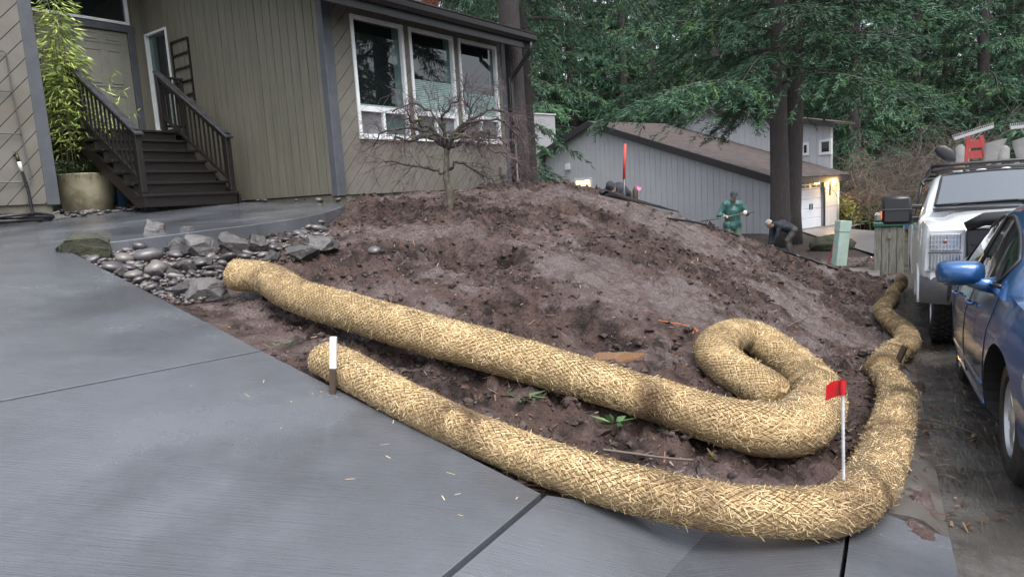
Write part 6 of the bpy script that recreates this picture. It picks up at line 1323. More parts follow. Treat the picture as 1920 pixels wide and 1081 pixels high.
for q, sz, mt, lb, sd_, tl in ROCKS:
    p = hit(*q, sz[2] * .8); me = rock_mesh(sd_, sz, 16 if mt == 'rock_moss' else 11); me.materials.append(MATS[mt]); o = bpy.data.objects.new('angular_rock', me); COL.objects.link(o); o.location = p; o.rotation_euler = tl; tag(o, lb, 'rock', 'angular rocks by the walkway')
rr_ = random.Random(21); RM_ = [rock_mesh(50 + k, (1, .8, .6), 12) for k in range(6)]
for k, me in enumerate(RM_): me.materials.append(MATS[('rock_rough', 'rock_dark')[k % 2]])
k = 0
while k < 30:
    x, y = rr_.uniform(150, 620), rr_.uniform(440, 545)
    if not in2(x, y, [(130, 478), (240, 455), (350, 445), (600, 425), (620, 450), (500, 490), (440, 500), (415, 530), (330, 550), (300, 555), (230, 520)]): continue
    s_ = rr_.uniform(.03, .075); p = hit(x, y, s_ * .5); o = bpy.data.objects.new('broken_rock', RM_[k % 6]); COL.objects.link(o); o.scale = (s_, s_, s_); o.location = p + UP * .01; o.rotation_euler = (rr_.uniform(-.5, .5), rr_.uniform(-.5, .5), rr_.uniform(0, 6.28)); tag(o, 'small broken angular rock lying among the cobbles', 'rock', 'broken rocks among the cobbles'); k += 1
# ================================================================ pot, bamboo, hose
mat('pot_glaze', (.40, .36, .25), (.32, .285, .19), rough=.4, scale=5, detail=7, bump=.2, bscale=30, c3=(.17, .15, .10), s3=4)
mat('pot_soil', (.02, .016, .012), rough=.9)
mat('bamboo_culm', (.10, .11, .04), (.05, .05, .025), rough=.5, scale=5)
mat('bamboo_leaf', (.36, .44, .12), (.24, .33, .08), rough=.5, scale=3, vcol=True, spec=.4)
mat('dark_leaf', (.05, .09, .03), (.03, .06, .02), rough=.6, scale=4, vcol=True)
mat('hose_black', (.014, .014, .018), rough=.4)
mat('pvc_white', (.6, .6, .58), rough=.4)
mat('blue_plastic', (.03, .10, .17), rough=.4)
PB = wpx(168, 396); pr_ = 95 / 2 / (FPX / PB.y); ph = pr_ * 1.42; print('pot r', pr_, PB)
PT = thing('plant_pot', 'large round cream glazed pot beside the steps', 'pot', tuple(PB))
MB().lathe([(0, 0), (pr_ * .80, 0), (pr_ * .84, .02), (pr_ * .95, ph * .6), (pr_ * 1.0, ph - .03), (pr_ * 1.02, ph - .01), (pr_ * 1.01, ph), (pr_ * .93, ph), (pr_ * .90, ph - .06)], PB, UP, 40).build('pot_body', 'pot_glaze', PT, True, 40)
MB().lathe([(0, ph - .05), (pr_ * .92, ph - .06)], PB, UP, 30).build('soil', 'pot_soil', PT)
def leaf_cards(C, D, Ln, Wd, rng):
    n = len(C); D = D / (np.linalg.norm(D, axis=1)[:, None] + 1e-9); w = np.cross(D, rng.normal(0, 1, (n, 3))); w /= np.linalg.norm(w, axis=1)[:, None] + 1e-9; dr = np.array([0, 0, -1.]) * (Ln * .18)[:, None]
    return np.stack([C, C + D * (Ln * .35)[:, None] + w * Wd[:, None] + dr * .2, C + D * Ln[:, None] + dr, C + D * (Ln * .35)[:, None] - w * Wd[:, None] + dr * .2], 1).reshape(-1, 3)
def bamboo():
    rng = np.random.default_rng(8); base = np.array(PB + UP * (ph - .06)); root = thing('bamboo_plant', 'tall leafy bamboo growing from the cream pot', 'plant', tuple(base)); mb = MB(); V = []
    hR_, hL_ = np.array(hR), np.array(hL)
    for i in range(15):
        H = rng.uniform(1.2, 3.1); s = base + np.append(rng.normal(0, pr_ * .35, 2), 0); lean = np.array([rng.uniform(-.28, .10), rng.uniform(-.2, .15)]); P = [s + np.array([lean[0] * t ** 1.6 * H * .5, lean[1] * t ** 1.6 * H * .5, H * t]) for t in np.linspace(0, 1, 8)]; mb.tube(P, np.linspace(.009, .003, 8), 6)
        nl = int(190 * H / 2.5); t = .22 + .78 * rng.random(nl) ** .8; k = t * 7; a = np.clip(k.astype(int), 0, 6); Pn = np.array(P); q = Pn[a] + (Pn[a + 1] - Pn[a]) * (k - a)[:, None]; az = rng.uniform(0, 6.28, nl); rr = rng.uniform(.02, .26, nl); q = q + np.stack([np.cos(az) * rr, np.sin(az) * rr, rng.normal(.02, .06, nl)], 1)
        D = np.stack([np.cos(az), np.sin(az), rng.normal(-.25, .35, nl)], 1); V.append(leaf_cards(q, D, rng.uniform(.10, .20, nl), rng.uniform(.009, .015, nl), rng))
    # one spray reaching right over the rail
    for (px, py, dy) in ((262, 205, 0), (215, 130, .2), (200, 240, -.1), (235, 165, .1)):
        e = np.array(at(px, py, PB.y + dy)); P = [base + (e - base) * t + np.array([0, 0, .5 * t * (1 - t)]) for t in np.linspace(0, 1, 9)]; mb.tube(P, np.linspace(.007, .002, 9), 5); nl = 34; t = .45 + .55 * rng.random(nl); Pn = np.array(P); q = np.stack([np.interp(t, np.linspace(0, 1, 9), Pn[:, i]) for i in range(3)], 1); D = rng.normal(0, 1, (nl, 3)); D[:, 2] -= .3; V.append(leaf_cards(q, D, rng.uniform(.09, .17, nl), rng.uniform(.008, .013, nl), rng))
    mb.build('culms', 'bamboo_culm', root, True, fix=False); V = np.concatenate(V); n = len(V) // 4; t = rng.uniform(.6, 1.35, (n, 1)) * np.array([1, 1, 1.]); t[rng.random(n) < .12] *= np.array([1.5, 1.3, 1.2]); o = link('leaves', np_mesh('leaves', V, np.arange(len(V)).reshape(-1, 4), False, t), 'bamboo_leaf', root); o['kind'] = 'stuff'
    # dark low filler plant in the pot
    r2 = thing('fern_filler', 'low dark green fern at the foot of the bamboo', 'fern', tuple(base)); n = 900; az = rng.uniform(0, 6.28, n); rr = pr_ * rng.random(n) ** .5 * 1.0; q = base + np.stack([np.cos(az) * rr, np.sin(az) * rr, rng.uniform(0, .28, n)], 1); D = np.stack([np.cos(az), np.sin(az), rng.normal(.3, .5, n)], 1); V = leaf_cards(q, D, rng.uniform(.05, .12, n), rng.uniform(.006, .011, n), rng); link('fronds', np_mesh('fronds', V, np.arange(len(V)).reshape(-1, 4), False, rng.uniform(.6, 1.3, (n, 1)) * np.ones(3)), 'dark_leaf', r2)['kind'] = 'stuff'
bamboo()
bb = wpx(217, 391); mb = MB(); secs = [[(bb.x + math.cos(k * math.pi / 8) * r, bb.y + .15 + math.sin(k * math.pi / 8) * r, bb.z + h) for k in range(16)] for r, h in ((.11, 0), (.125, .30), (.135, .33), (.12, .33), (.11, .05))]; mb.add([p for s_ in secs for p in s_], [(i * 16 + j, i * 16 + (j + 1) % 16, (i + 1) * 16 + (j + 1) % 16, (i + 1) * 16 + j) for i in range(4) for j in range(16)] + [tuple(range(16))]); tag(recentre(mb.build('bucket', 'blue_plastic', None, True, 40)), 'blue plastic bucket peeking out behind the cream pot', 'bucket')
# standpipe and hose
fu, fv = GW.px(30, 290, .08); HB_ = thing('garden_tap', 'brass garden tap with white pipe sleeve on the garage wall', 'tap', tuple(GW.P(fu, fv, .06)))
MB().tube([GW.P(fu, fv, 0), GW.P(fu, fv, .10), GW.P(fu + .005, fv - .05, .11), GW.P(fu + .01, fv - .10, .11)], [.018, .02, .022, .024], 10).build('spout', 'bronze', HB_, True)
MB().tube([GW.P(fu + .012, fv - .10, .11), GW.P(fu + .03, fv - .23, .11)], [.026, .021], 10).build('sleeve', 'pvc_white', HB_, True)
mb = MB(); c = GW.P(fu - .005, fv + .035, .085)
for k in range(6): a = k * math.pi / 3; mb.bar(c, c + hR * .04 * math.cos(a) + nW * .04 * math.sin(a), .012, .008)
mb.build('handle', 'blue_plastic', HB_)
HS = thing('garden_hose', 'thick black garden hose coiled on the concrete below the tap', 'hose', tuple(wpx(35, 425)))
rngh = np.random.default_rng(4); c = wpx(28, 420); p0 = GW.P(fu + .03, fv - .23, .11); path = [p0, p0 - UP * .12 + hR * .02, p0 - UP * .28 + hR * .04]
zc = c.z; path.append(Vector((GW.P(fu + .09, 0, .13).x, GW.P(fu + .09, 0, .13).y, zc + .08)))
for k in range(46):
    a = k * .55; r = .34 + .10 * math.sin(k * .37) + .03 * rngh.normal(); path.append(Vector((c.x + hR.x * math.cos(a) * r * 1.1 + nW.x * math.sin(a) * r * .55, c.y + hR.y * math.cos(a) * r * 1.1 + nW.y * math.sin(a) * r * .55, zc + .03 + .05 * (k % 11) / 11 + .012 * rngh.normal() + .02 * (k // 12))))
S = spline([tuple(p) for p in path], 420); MB().tube(S, .021 * (1 + .10 * np.sin(np.arange(420) * 1.9)), 8).build('tube', 'hose_black', HS, True)
e0 = wpx(75, 412); e1 = wpx(112, 404); MB().tube([e0 + UP * .04, e0.lerp(e1, .5) + UP * .05, e1 + UP * .06], [.012, .013, .02], 8).build('hose_end', 'pvc_white', HS, True)
MB().lathe([(.02, 0), (.045, .02), (.045, .05), (.03, .06)], e1 + UP * .06, hR, 14).build('nozzle', 'hose_black', HS, True)
# ================================================================ stakes, flags, poles, hoses on the mound
mat('stake_brown', (.075, .045, .03), (.05, .032, .022), rough=.7, scale=6, stretch=(4, 4, .5))
mat('paint_white', (.75, .76, .77), (.62, .62, .62), rough=.5, scale=10)
mat('flag_red', (.50, .015, .02), rough=.35, coat=.3)
mat('rod_white', (.62, .64, .66), (.45, .46, .47), rough=.4, scale=20)
mat('pole_red', (.62, .06, .05), rough=.5)
mat('pink', (.75, .22, .5), rough=.5)
mat('puddle', (.20, .115, .065), rough=.06, spec=.6)
b0 = dpx(632, 736) - een * .025; b1 = at(625, 631, b0.y); SK = thing('survey_stake', 'white-topped wooden stake beside the lower wattle end', 'stake', tuple(b0))
d = b1 - b0; ax_ = d.normalized(); mdl = b0 + d * .45
mb = MB(); mb.bar(b0 - ax_ * .08, mdl, .032, .02, up=Vector((0, 1, 0)), bev=.003); mb.build('bare_wood', 'stake_brown', SK); mb = MB(); mb.bar(mdl, b1, .034, .022, up=Vector((0, 1, 0)), bev=.003); mb.build('painted_top', 'paint_white', SK)
f0 = hit(1583, 922, .13); f1 = at(1580, 718, f0.y); FL = thing('marker_flag', 'white ribbed rod with a red plastic flag stuck into the lower wattle', 'marker flag', tuple(f0))
n = 60; P = [f0 - UP * .12 + (f1 - f0 + UP * .12) * i / n for i in range(n + 1)]; MB().tube(P, [.0068 if i % 2 else .0055 for i in range(n + 1)], 8).build('rod', 'rod_white', FL, True)
mb = MB(); vs = []
for i in range(11):
    t = i / 10; x = f1.x + .012 - .085 * t; y = f1.y - .005 + .02 * math.sin(t * 4); vs += [(x, y, f1.z + .012 - .012 * t - .0 * t), (x, y + .004, f1.z - .045 - .012 * t - .01 * math.sin(t * 3))]
mb.add(vs, [(2 * i, 2 * i + 1, 2 * i + 3, 2 * i + 2) for i in range(10)]); mb.lathe([(.010, -.045), (.012, -.02), (.011, .012)], f1, UP, 10); mb.build('flag', 'flag_red', FL, True, fix=False)
s0 = hit(1676, 694, .1); s1 = at(1697, 648, s0.y - .05); mb = MB(); mb.bar(s0 - (s1 - s0) * .6, s1, .045, .022, up=Vector((1, .3, 0)), bev=.002); tag(recentre(mb.build('wooden_stake', 'stake_brown', None)), 'dark wooden stake leaning out of the kerb wattle', 'stake')
for (a, b, lb) in (((1664, 596), (1671, 577), 'short pale stake pushed into the winding kerb wattle'), ((1667, 541), (1659, 521), 'thin pale stick stuck beside the far end of the kerb wattle')):
    q0 = hit(*a, .05); q1 = at(*b, q0.y); mb = MB(); mb.bar(q0 - (q1 - q0) * .5, q1, .022, .016, bev=.002); tag(recentre(mb.build('pale_stake', 'ash_wood', None)), lb, 'stake')
r0 = at(1170, 362, 13.0); r1 = at(1172, 270, 13.0); RP = thing('red_pole', 'tall red-topped pole standing behind the mound crest', 'pole', (r0.x, r0.y, tz1(r0.x, r0.y))); rb = Vector((r0.x, r0.y, tz1(r0.x, r0.y) - .1)); mdl = at(1170, 335, 13.0)
MB().tube([rb, mdl], .022, 8).build('lower_shaft', 'grey_rod', RP, True); MB().tube([mdl, r1], .026, 8).build('upper_shaft', 'pole_red', RP, True)
q = at(1191, 362, 13.2); zq = tz1(q.x, q.y); PF = thing('pink_ribbon_stake', 'dark stub stake tied with pink ribbon behind the crest', 'marker stake', (q.x, q.y, zq)); qt = at(1191, 350, 13.2)
MB().tube([(q.x, q.y, zq - .05), tuple(qt.lerp(q, .6)), tuple(qt)], [.05, .055, .02], 8).build('stub', 'stake_brown', PF, True); c = at(1198, 353, 13.2); mb = MB(); mb.add([tuple(qt), tuple(c + UP * .06), tuple(c + Vector((.06, .02, 0))), tuple(c - UP * .05)], [(0, 1, 2, 3)]); mb.build('ribbon', 'pink', PF, fix=False)
def ground_hose(name, label, cat, pts, r, mt, lift=1.0, n=60, group=None):
    C = [hit(*q, r * lift) for q in pts]; S = spline([tuple(c) for c in C], n)
    for i in range(n): S[i, 2] = max(S[i, 2], tz1(S[i, 0], S[i, 1]) + r * .6)
    o = MB().tube(S, r, 6).build(name, mt, None, True); recentre(o); return tag(o, label, cat, group)
ground_hose('drip_hose', 'long black hose running down the mound ridge to the green utility post', 'hose', [(1180, 376), (1230, 386), (1290, 402), (1340, 420), (1400, 444), (1470, 470), (1520, 487), (1572, 505)], .024, 'hose_black', group='black hoses on the mound')
ground_hose('drip_hose', 'upper black hose along the back of the ridge towards the green-jacketed worker', 'hose', [(1210, 382), (1255, 388), (1300, 398), (1345, 414), (1395, 438)], .022, 'hose_black', group='black hoses on the mound')
ground_hose('drip_hose', 'lower short black hose on the front of the ridge', 'hose', [(1252, 409), (1300, 416), (1345, 428), (1385, 442)], .02, 'hose_black', group='black hoses on the mound')
ground_hose('orange_wire', 'thin orange wire looping over the mud above the curled wattle', 'wire', [(1235, 600), (1265, 606), (1295, 612), (1310, 622), (1290, 628)], .003, 'tool_orange', group='wires on the mud'); 
ground_hose('fallen_twig', 'long brown twig lying between the two wattles', 'twig', [(1130, 842), (1190, 850), (1250, 858), (1300, 862)], .006, 'twig_brown')
ground_hose('fallen_twig', 'thin twig standing out of the mud above the loop', 'twig', [(1478, 612), (1492, 604), (1512, 596)], .006, 'twig_brown')
A_ = np.linspace(0, 2 * math.pi, 40, endpoint=False); mb = MB(); mb.poly([PUD + Vector((math.cos(a) * .17 * r, math.sin(a) * .13 * r, -.004)) for a, r in zip(A_, 1 + .13 * np.sin(A_ * 3 + 1) + .07 * np.sin(A_ * 7))], UP, .02); tag(recentre(mb.build('muddy_puddle', 'puddle', None)), 'small brown puddle behind the long wattle', kind='structure')
# gutter cord
S = spline([tuple(street_pt(*q)) for q in ((1.6, -.25, .12), (1.9, -.05, .05), (1.95, .1, .02), (1.75, .25, .02), (1.6, .2, .02))], 40); tag(recentre(MB().tube(S, .006, 6).build('loose_cord', 'twig_brown', None, True)), 'pale loose cord curling from the kerb into the gutter', 'cord')
# ================================================================ mailbox stand, utility post, boulder, bins, shrubs
mat('old_plank', (.235, .23, .195), (.125, .122, .105), rough=.8, scale=4, detail=8, stretch=(9, 9, .8), bump=.8, bscale=12, bdist=.01, c3=(.08, .085, .06), s3=3)
mat('mail_green', (.02, .085, .055), rough=.4)
mat('frosted', (.20, .225, .215), (.16, .18, .175), rough=.3, scale=5)
mat('util_green', (.40, .52, .46), (.33, .44, .39), rough=.5, scale=6, detail=6)
mat('stake_red', (.42, .035, .03), rough=.5)
mp = hit(1666, 511); MS = thing('mailbox_stand', 'weathered plank mailbox stand with green tray top near the truck', 'mailbox', tuple(mp)); fd = Vector((-mp.x, -mp.y, 0)).normalized(); rt_ = Vector((-fd.y, fd.x, 0)); rt_ = rt_ if rt_.x > 0 else -rt_; mw = 50 / FPX * mp.y; mh = 86 / FPX * mp.y
sk = mw / 4
for k in range(4):
    mb = MB(); hh = mh * (1 - .01 * (k % 2)); mb.box(mp + rt_ * (-mw / 2 + sk * (k + .5)) + UP * (hh / 2 - .05) + fd * (.004 * (k % 2)), (sk - .008, .035, hh + .1), (rt_, fd, UP), .004); mb.build('plank', 'old_plank', MS)
for k in range(3): mb = MB(); mb.box(mp + rt_ * (mw / 2 - .02) - fd * (.12 + k * .145) + UP * (mh / 2 - .05), (.03, .135, mh + .1), (rt_, fd, UP), .004); mb.build('plank', 'old_plank', MS)
mb = MB(); mb.box(mp - fd * .25 + UP * (mh * .5), (mw * .9, .3, mh * .95), (rt_, fd, UP)); mb.build('core', 'joint_dark', MS)
mb = MB(); mb.box(mp - fd * .20 - rt_ * .02 + UP * (mh + .06), (mw * 1.02, .52, .10), (rt_, fd, UP), .02); mb.build('tray', 'mail_green', MS, True, 30)
mb = MB(); mb.box(mp - fd * .22 - rt_ * mw * .2 + UP * (mh + .21), (mw * .6, .42, .19), (rt_, fd, UP), .05); mb.build('mail_compartment', 'frosted', MS, True, 30)
mb = MB(); mb.box(mp + UP * mh * .82 + fd * .028, (.09, .012, .13), (rt_, fd, UP), .003); mb.build('number_plate', 'old_plank', MS)
up_ = hit(1573, 494); UP_ = thing('utility_post', 'pale green square utility pedestal at the end of the yard', 'utility post', tuple(up_)); uh = 80 / FPX * up_.y; uw = 20 / FPX * up_.y; ln_ = Vector((.10, 0, 1)).normalized()
mb = MB(); mb.box(up_ + ln_ * uh * .36, (uw, uw, uh * .84), (Vector((1, 0, -.1)).normalized(), Vector((0, 1, 0)), ln_), .006); mb.build('lower_case', 'util_green', UP_); mb = MB(); mb.box(up_ + ln_ * uh * .88, (uw * 1.08, uw * 1.08, uh * .26), (Vector((1, 0, -.1)).normalized(), Vector((0, 1, 0)), ln_), .008); mb.build('upper_case', 'util_green', UP_)
q0 = hit(1553, 492); q1 = at(1572, 430, q0.y); mb = MB(); mb.bar(q0, q1, .035, .02, bev=.002); tag(recentre(mb.build('red_stake', 'stake_red', None)), 'slanting red stake beside the pale green utility post', 'stake')
def lump(name, label, cat, px, py, Y, sz, mt, seed, zoff=0):
    p = at(px, py, Y); z = nz(p.x, p.y); me = cobble_mesh(seed, 4)
    for v in me.vertices: v.co *= 1 + .12 * mnoise.noise(v.co * 3 + Vector((seed, 1, 2))); 
    me.materials.append(MATS[mt]); o = bpy.data.objects.new(name, me); COL.objects.link(o); o.scale = sz; o.location = (p.x, p.y, z + sz[2] * .35); o.rotation_euler = (0, 0, .5); return tag(o, label, cat)
lump('mossy_boulder', 'long mossy boulder in the mulch bed before the garage', 'boulder', 1560, 446, 20.5, (.80, .5, .36), 'rock_moss', 3)
def leaf_shrub(name, label, cat, px, py, Y, rx, rz, n, mt, ln, wd, seed, stem=True, grp=None):
    rng = np.random.default_rng(seed); p = at(px, py, Y); z = nz(p.x, p.y); root = thing(name, label, cat, (p.x, p.y, z), grp); u = rng.normal(0, 1, (n, 3)); u /= np.linalg.norm(u, axis=1)[:, None]; u[:, 2] = np.abs(u[:, 2]) * 1.0; rr = rng.random(n) ** .45 * (1 + .25 * fbm(u[:, 0] * 2 + seed, u[:, 1] * 2, 2, seed)); q = u * rr[:, None] * np.array([rx, rx, rz]) + np.array([p.x, p.y, z + .03]); D = u + rng.normal(0, .6, (n, 3)); V = leaf_cards(q, D, rng.uniform(.7, 1.3, n) * ln, rng.uniform(.7, 1.3, n) * wd, rng)
    o = link('leaves', np_mesh('leaves', V, np.arange(4 * n).reshape(-1, 4), False, (rng.uniform(.55, 1.3, n) * (.6 + .5 * rr))[:, None] * np.ones(3)), mt, root); o['kind'] = 'stuff'; mb = MB()
    for k in range(9): a = rng.uniform(0, 6.28); mb.tube([(p.x, p.y, z - .05), (p.x + math.cos(a) * rx * .3, p.y + math.sin(a) * rx * .3, z + rz * .45), (p.x + math.cos(a) * rx * .65, p.y + math.sin(a) * rx * .65, z + rz * .8)], [.02, .014, .006], 5)
    mb.build('stems', 'twig_brown', root, True, fix=False)
mat('yellow_leaf', (.28, .30, .06), (.18, .22, .05), rough=.5, scale=3, vcol=True)
mat('brown_leaf', (.12, .075, .055), (.08, .05, .04), rough=.7, scale=3, vcol=True)
mat('fern_leaf', (.07, .14, .045), (.045, .10, .035), rough=.5, scale=3, vcol=True)
leaf_shrub('garden_shrub', 'yellow-green shrub by the corner of the lit garage', 'shrub', 1574, 405, 32, .85, 1.35, 1500, 'yellow_leaf', .16, .04, 1)
leaf_shrub('garden_shrub', 'brown-leaved shrub right of the yellow one', 'shrub', 1608, 405, 33.5, 1.1, 1.6, 2200, 'brown_leaf', .14, .03, 2)
for k, (px, Y, r) in enumerate(((1640, 33, 1.0), (1672, 31, 1.1), (1702, 33, 1.0), (1625, 37, 1.3), (1722, 36, 1.2), (1655, 39, 1.6))):
    leaf_shrub('sword_fern', ('green fern left of the mailbox top', 'green fern behind the mailbox stand', 'green fern right of the mailbox stand', 'far fern beyond the driveway on the left', 'far fern beside the truck mirror', 'tallest far fern beyond the driveway')[k], 'fern', px, 412, Y, r, r * .75, 1500, 'fern_leaf', .34, .035, 20 + k, grp='ferns beyond the far driveway')
leaf_shrub('grass_tuft', 'pale tuft of grass on the ridge behind the hoses', 'grass tuft', 1390, 432, 15.2, .35, .30, 220, 'yellow_leaf', .28, .008, 31)
for k, (px, py, Y, w, h, mt, lb) in enumerate(((1694, 441, 27, .42, .5, 'blue_plastic', 'blue bin seen right of the mailbox stand'), (1721, 447, 26, .42, .45, 'yellow_leaf', 'small yellow box beyond the truck mirror'), (1722, 462, 24, .45, .5, 'mail_green', 'green bin at the edge of the far driveway'))):
    p = at(px, py, Y); z = nz(p.x, p.y) + .05; mb = MB(); b = MB(); v = []
    for zz, s in ((0, .8), (h * .9, 1.0), (h * .9, 1.06), (h, 1.06)): v.append([(p.x + sx * w / 2 * s, p.y + sy * w / 2 * s, z + zz) for sx, sy in ((-1, -1), (1, -1), (1, 1), (-1, 1))])
    mb.add([q for r in v for q in r], [(i * 4 + j, i * 4 + (j + 1) % 4, (i + 1) * 4 + (j + 1) % 4, (i + 1) * 4 + j) for i in range(3) for j in range(4)] + [(0, 3, 2, 1), (12, 13, 14, 15)]); tag(recentre(mb.build('storage_bin', mt, None)), lb, 'bin')
# small weeds in the yard
def weed(label, px, py, n, ln, wd, seed, mt='fern_leaf', up=.5):
    rng = np.random.default_rng(seed); p = np.array(hit(px, py)); az = rng.uniform(0, 6.28, n); q = p + np.stack([np.cos(az) * .02, np.sin(az) * .02, np.full(n, .015)], 1); D = np.stack([np.cos(az), np.sin(az), rng.uniform(.1, 1, n) * up], 1); V = leaf_cards(q, D, rng.uniform(.5, 1.1, n) * ln, rng.uniform(.7, 1.2, n) * wd, rng); o = link('weed', np_mesh('weed', V, np.arange(4 * n).reshape(-1, 4), False, rng.uniform(.7, 1.3, (n, 1)) * np.ones(3)), mt); recentre(o); tag(o, label, 'weed', 'weeds in the mud')
weed('dark green weed in the mud between the two wattles', 975, 750, 16, .13, .014, 1, 'dark_leaf'); weed('bright leafy weed beside the twig between the wattles', 1152, 797, 13, .12, .013, 2); weed('low green weed under the uphill wattle', 1260, 808, 22, .08, .007, 3, 'dark_leaf'); weed('tiny green weed at the driveway edge by the lower wattle', 905, 862, 12, .05, .010, 4); weed('small weed near the white-topped stake', 527, 648, 14, .06, .008, 5); weed('pale heart-leaved weed in front of the curled wattle', 1345, 863, 4, .05, .022, 6, 'yellow_leaf')
# ================================================================ people
mat('skin', (.42, .27, .20), (.36, .22, .16), rough=.5, scale=9)
mat('jacket_green', (.045, .125, .115), (.032, .09, .085), rough=.4, scale=6, bump=.5, bscale=14, bdist=.02)
mat('trousers_green', (.10, .16, .12), (.07, .11, .085), rough=.6, scale=6)
mat('sweater_navy', (.018, .022, .034), (.03, .034, .048), rough=.8, scale=9)
mat('trousers_grey', (.075, .075, .07), (.05, .05, .047), rough=.8, scale=7)
mat('knit_beige', (.40, .34, .30), (.32, .27, .24), rough=.9, scale=30, bump=.6, bscale=60)
mat('knit_dark', (.02, .025, .035), (.05, .055, .065), rough=.9, scale=26, bump=.6, bscale=60)
mat('boot_dark', (.02, .016, .013), rough=.7)
mat('glove_white', (.6, .6, .58), rough=.7)
mat('hair_dark', (.015, .012, .01), rough=.6)
mat('eye', (.03, .02, .02), rough=.1)
mat('lip', (.28, .13, .11), rough=.5)
def remesh(mb, voxel, smooth=4):
    me = bpy.data.meshes.new('r'); me.from_pydata(mb.v, [], mb.f); o = bpy.data.objects.new('r', me); COL.objects.link(o)
    md = o.modifiers.new('r', 'REMESH'); md.mode = 'VOXEL'; md.voxel_size = voxel; ms = o.modifiers.new('s', 'SMOOTH'); ms.factor = .5; ms.iterations = smooth
    dg = bpy.context.evaluated_depsgraph_get(); out = bpy.data.meshes.new_from_object(o.evaluated_get(dg)); bpy.data.objects.remove(o); out.polygons.foreach_set('use_smooth', [True] * len(out.polygons)); return out
def cap(mb, a, b, ra, rb, n=12):
    """tapered limb with rounded ends"""
    a, b = Vector(a), Vector(b); d = (b - a); L = d.length; d = d.normalized() if L > 1e-6 else UP
    P = [a - d * ra, a - d * ra * .7, a - d * ra * .2] + [a.lerp(b, t) for t in (0, .33, .66, 1)] + [b + d * rb * .2, b + d * rb * .7, b + d * rb]
    Rr = [ra * .05, ra * .71, ra * .98, ra, ra + (rb - ra) * .33, ra + (rb - ra) * .66, rb, rb * .98, rb * .71, rb * .05]; mb.tube(P, Rr, n)
def person(label, base, J, dressed, yaw=0, facing=(0, -1, 0), hat=None, hatmat=None, vox=.009, gloves=None):
    """J: joint positions in local metres; one continuous body mesh, clothes and hat as children"""
    M = Matrix.Translation(base) @ Matrix.Rotation(yaw, 4, 'Z'); root = thing('person', label, 'person', tuple(base)); F = Vector(facing).normalized(); hd = Vector(J['head']); hu = Vector(J.get('hup', (0, 0, 1))).normalized(); F = (F - hu * F.dot(hu)).normalized(); sd = F.cross(hu)
    def put(me, name, mt):
        me.transform(M); o = link(name, me, mt, root); return o
    b = MB(); V = Vector
    # head, neck
    b.ball(hd, (.074, .092, .115), 16, rot=(sd, F, hu)); b.ball(hd + F * .022 - hu * .045, (.058, .068, .07), 14, rot=(sd, F, hu)); b.ball(hd - F * .02 + hu * .02, (.078, .09, .09), 14, rot=(sd, F, hu))
    cap(b, hd + F * .088 + hu * .005, hd + F * .106 - hu * .028, .010, .015, 8)
    for s in (-1, 1): b.ball(hd + sd * (s * .077) - F * .005, (.012, .022, .032), 10, rot=(sd, F, hu))
    b.ball(hd + F * .078 - hu * .055, (.028, .014, .010), 10, rot=(sd, F, hu)); cap(b, V(J['neck']), hd - hu * .07, .055, .052)
    # torso
    pel, che, nk = V(J['pelvis']), V(J['chest']), V(J['neck']); sl_, sr_ = V(J['shl']), V(J['shr']); hl, hr = V(J['hipl']), V(J['hipr'])
    def torso(mb, k):
        cap(mb, hl, hr, .105 * k, .105 * k); cap(mb, pel, che, .125 * k, .145 * k); cap(mb, hl.lerp(hr, .2), sl_.lerp(sr_, .25), .10 * k, .11 * k); cap(mb, hl.lerp(hr, .8), sl_.lerp(sr_, .75), .10 * k, .11 * k); cap(mb, che, nk, .12 * k, .06 * k); cap(mb, sl_, sr_, .075 * k, .075 * k)
    def arm(mb, s, k, upto=1.0):
        a, e, h = V(J['sh' + s]), V(J['el' + s]), V(J['ha' + s]); cap(mb, a, e, .058 * k, .046 * k); cap(mb, e, e.lerp(h, upto), .046 * k, .032 * k if upto > .95 else .040 * k)
    def leg(mb, s, k, upto=1.0):
        a, e, h = V(J['hip' + s]), V(J['kn' + s]), V(J['an' + s]); cap(mb, a, e, .088 * k, .062 * k); cap(mb, e, e.lerp(h, upto), .060 * k, .042 * k)
    torso(b, .9)
    for s in 'lr':
        arm(b, s, .9); leg(b, s, .9); h, e = V(J['ha' + s]), V(J['el' + s]); d = (h - e).normalized(); cl = V(J.get('curl' + s, (0, 0, -1))).normalized(); cl = (cl - d * cl.dot(d)).normalized(); ac = d.cross(cl)
        b.ball(h + d * .045, (.044, .017, .050), 12, rot=(ac, cl, d))                      # palm
        for i, (o_, ln) in enumerate(((-.030, .062), (-.010, .072), (.010, .068), (.029, .052))):
            k0 = h + d * .085 + ac * o_; k1 = k0 + (d * .8 + cl * .6) * ln * .5; k2 = k1 + (d * .05 + cl) * ln * .45; k3 = k2 + (cl * .6 - d * .7) * ln * .3; cap(b, k0, k1, .0095, .009, 8); cap(b, k1, k2, .009, .0085, 8); cap(b, k2, k3, .0085, .0075, 8)
        t0 = h + d * .030 - ac * .040; t1 = t0 - ac * .022 + d * .025 + cl * .012; t2 = t1 + cl * .030 + d * .012 + ac * .01; cap(b, t0, t1, .012, .0105, 8); cap(b, t1, t2, .0105, .009, 8)
        an = V(J['an' + s]); ft = V(J.get('foot' + s, (0, -1, 0))).normalized(); cap(b, an - UP * .03, an + ft * .13 - UP * .045, .04, .034)
    put(remesh(b, vox), 'body', 'skin')
    jm, tm = dressed
    j = MB(); torso(j, 1.14)
    for s in 'lr': arm(j, s, 1.32, .93)
    cap(j, nk - (nk - che) * .15, nk + (hd - nk) * .12, .08, .075)
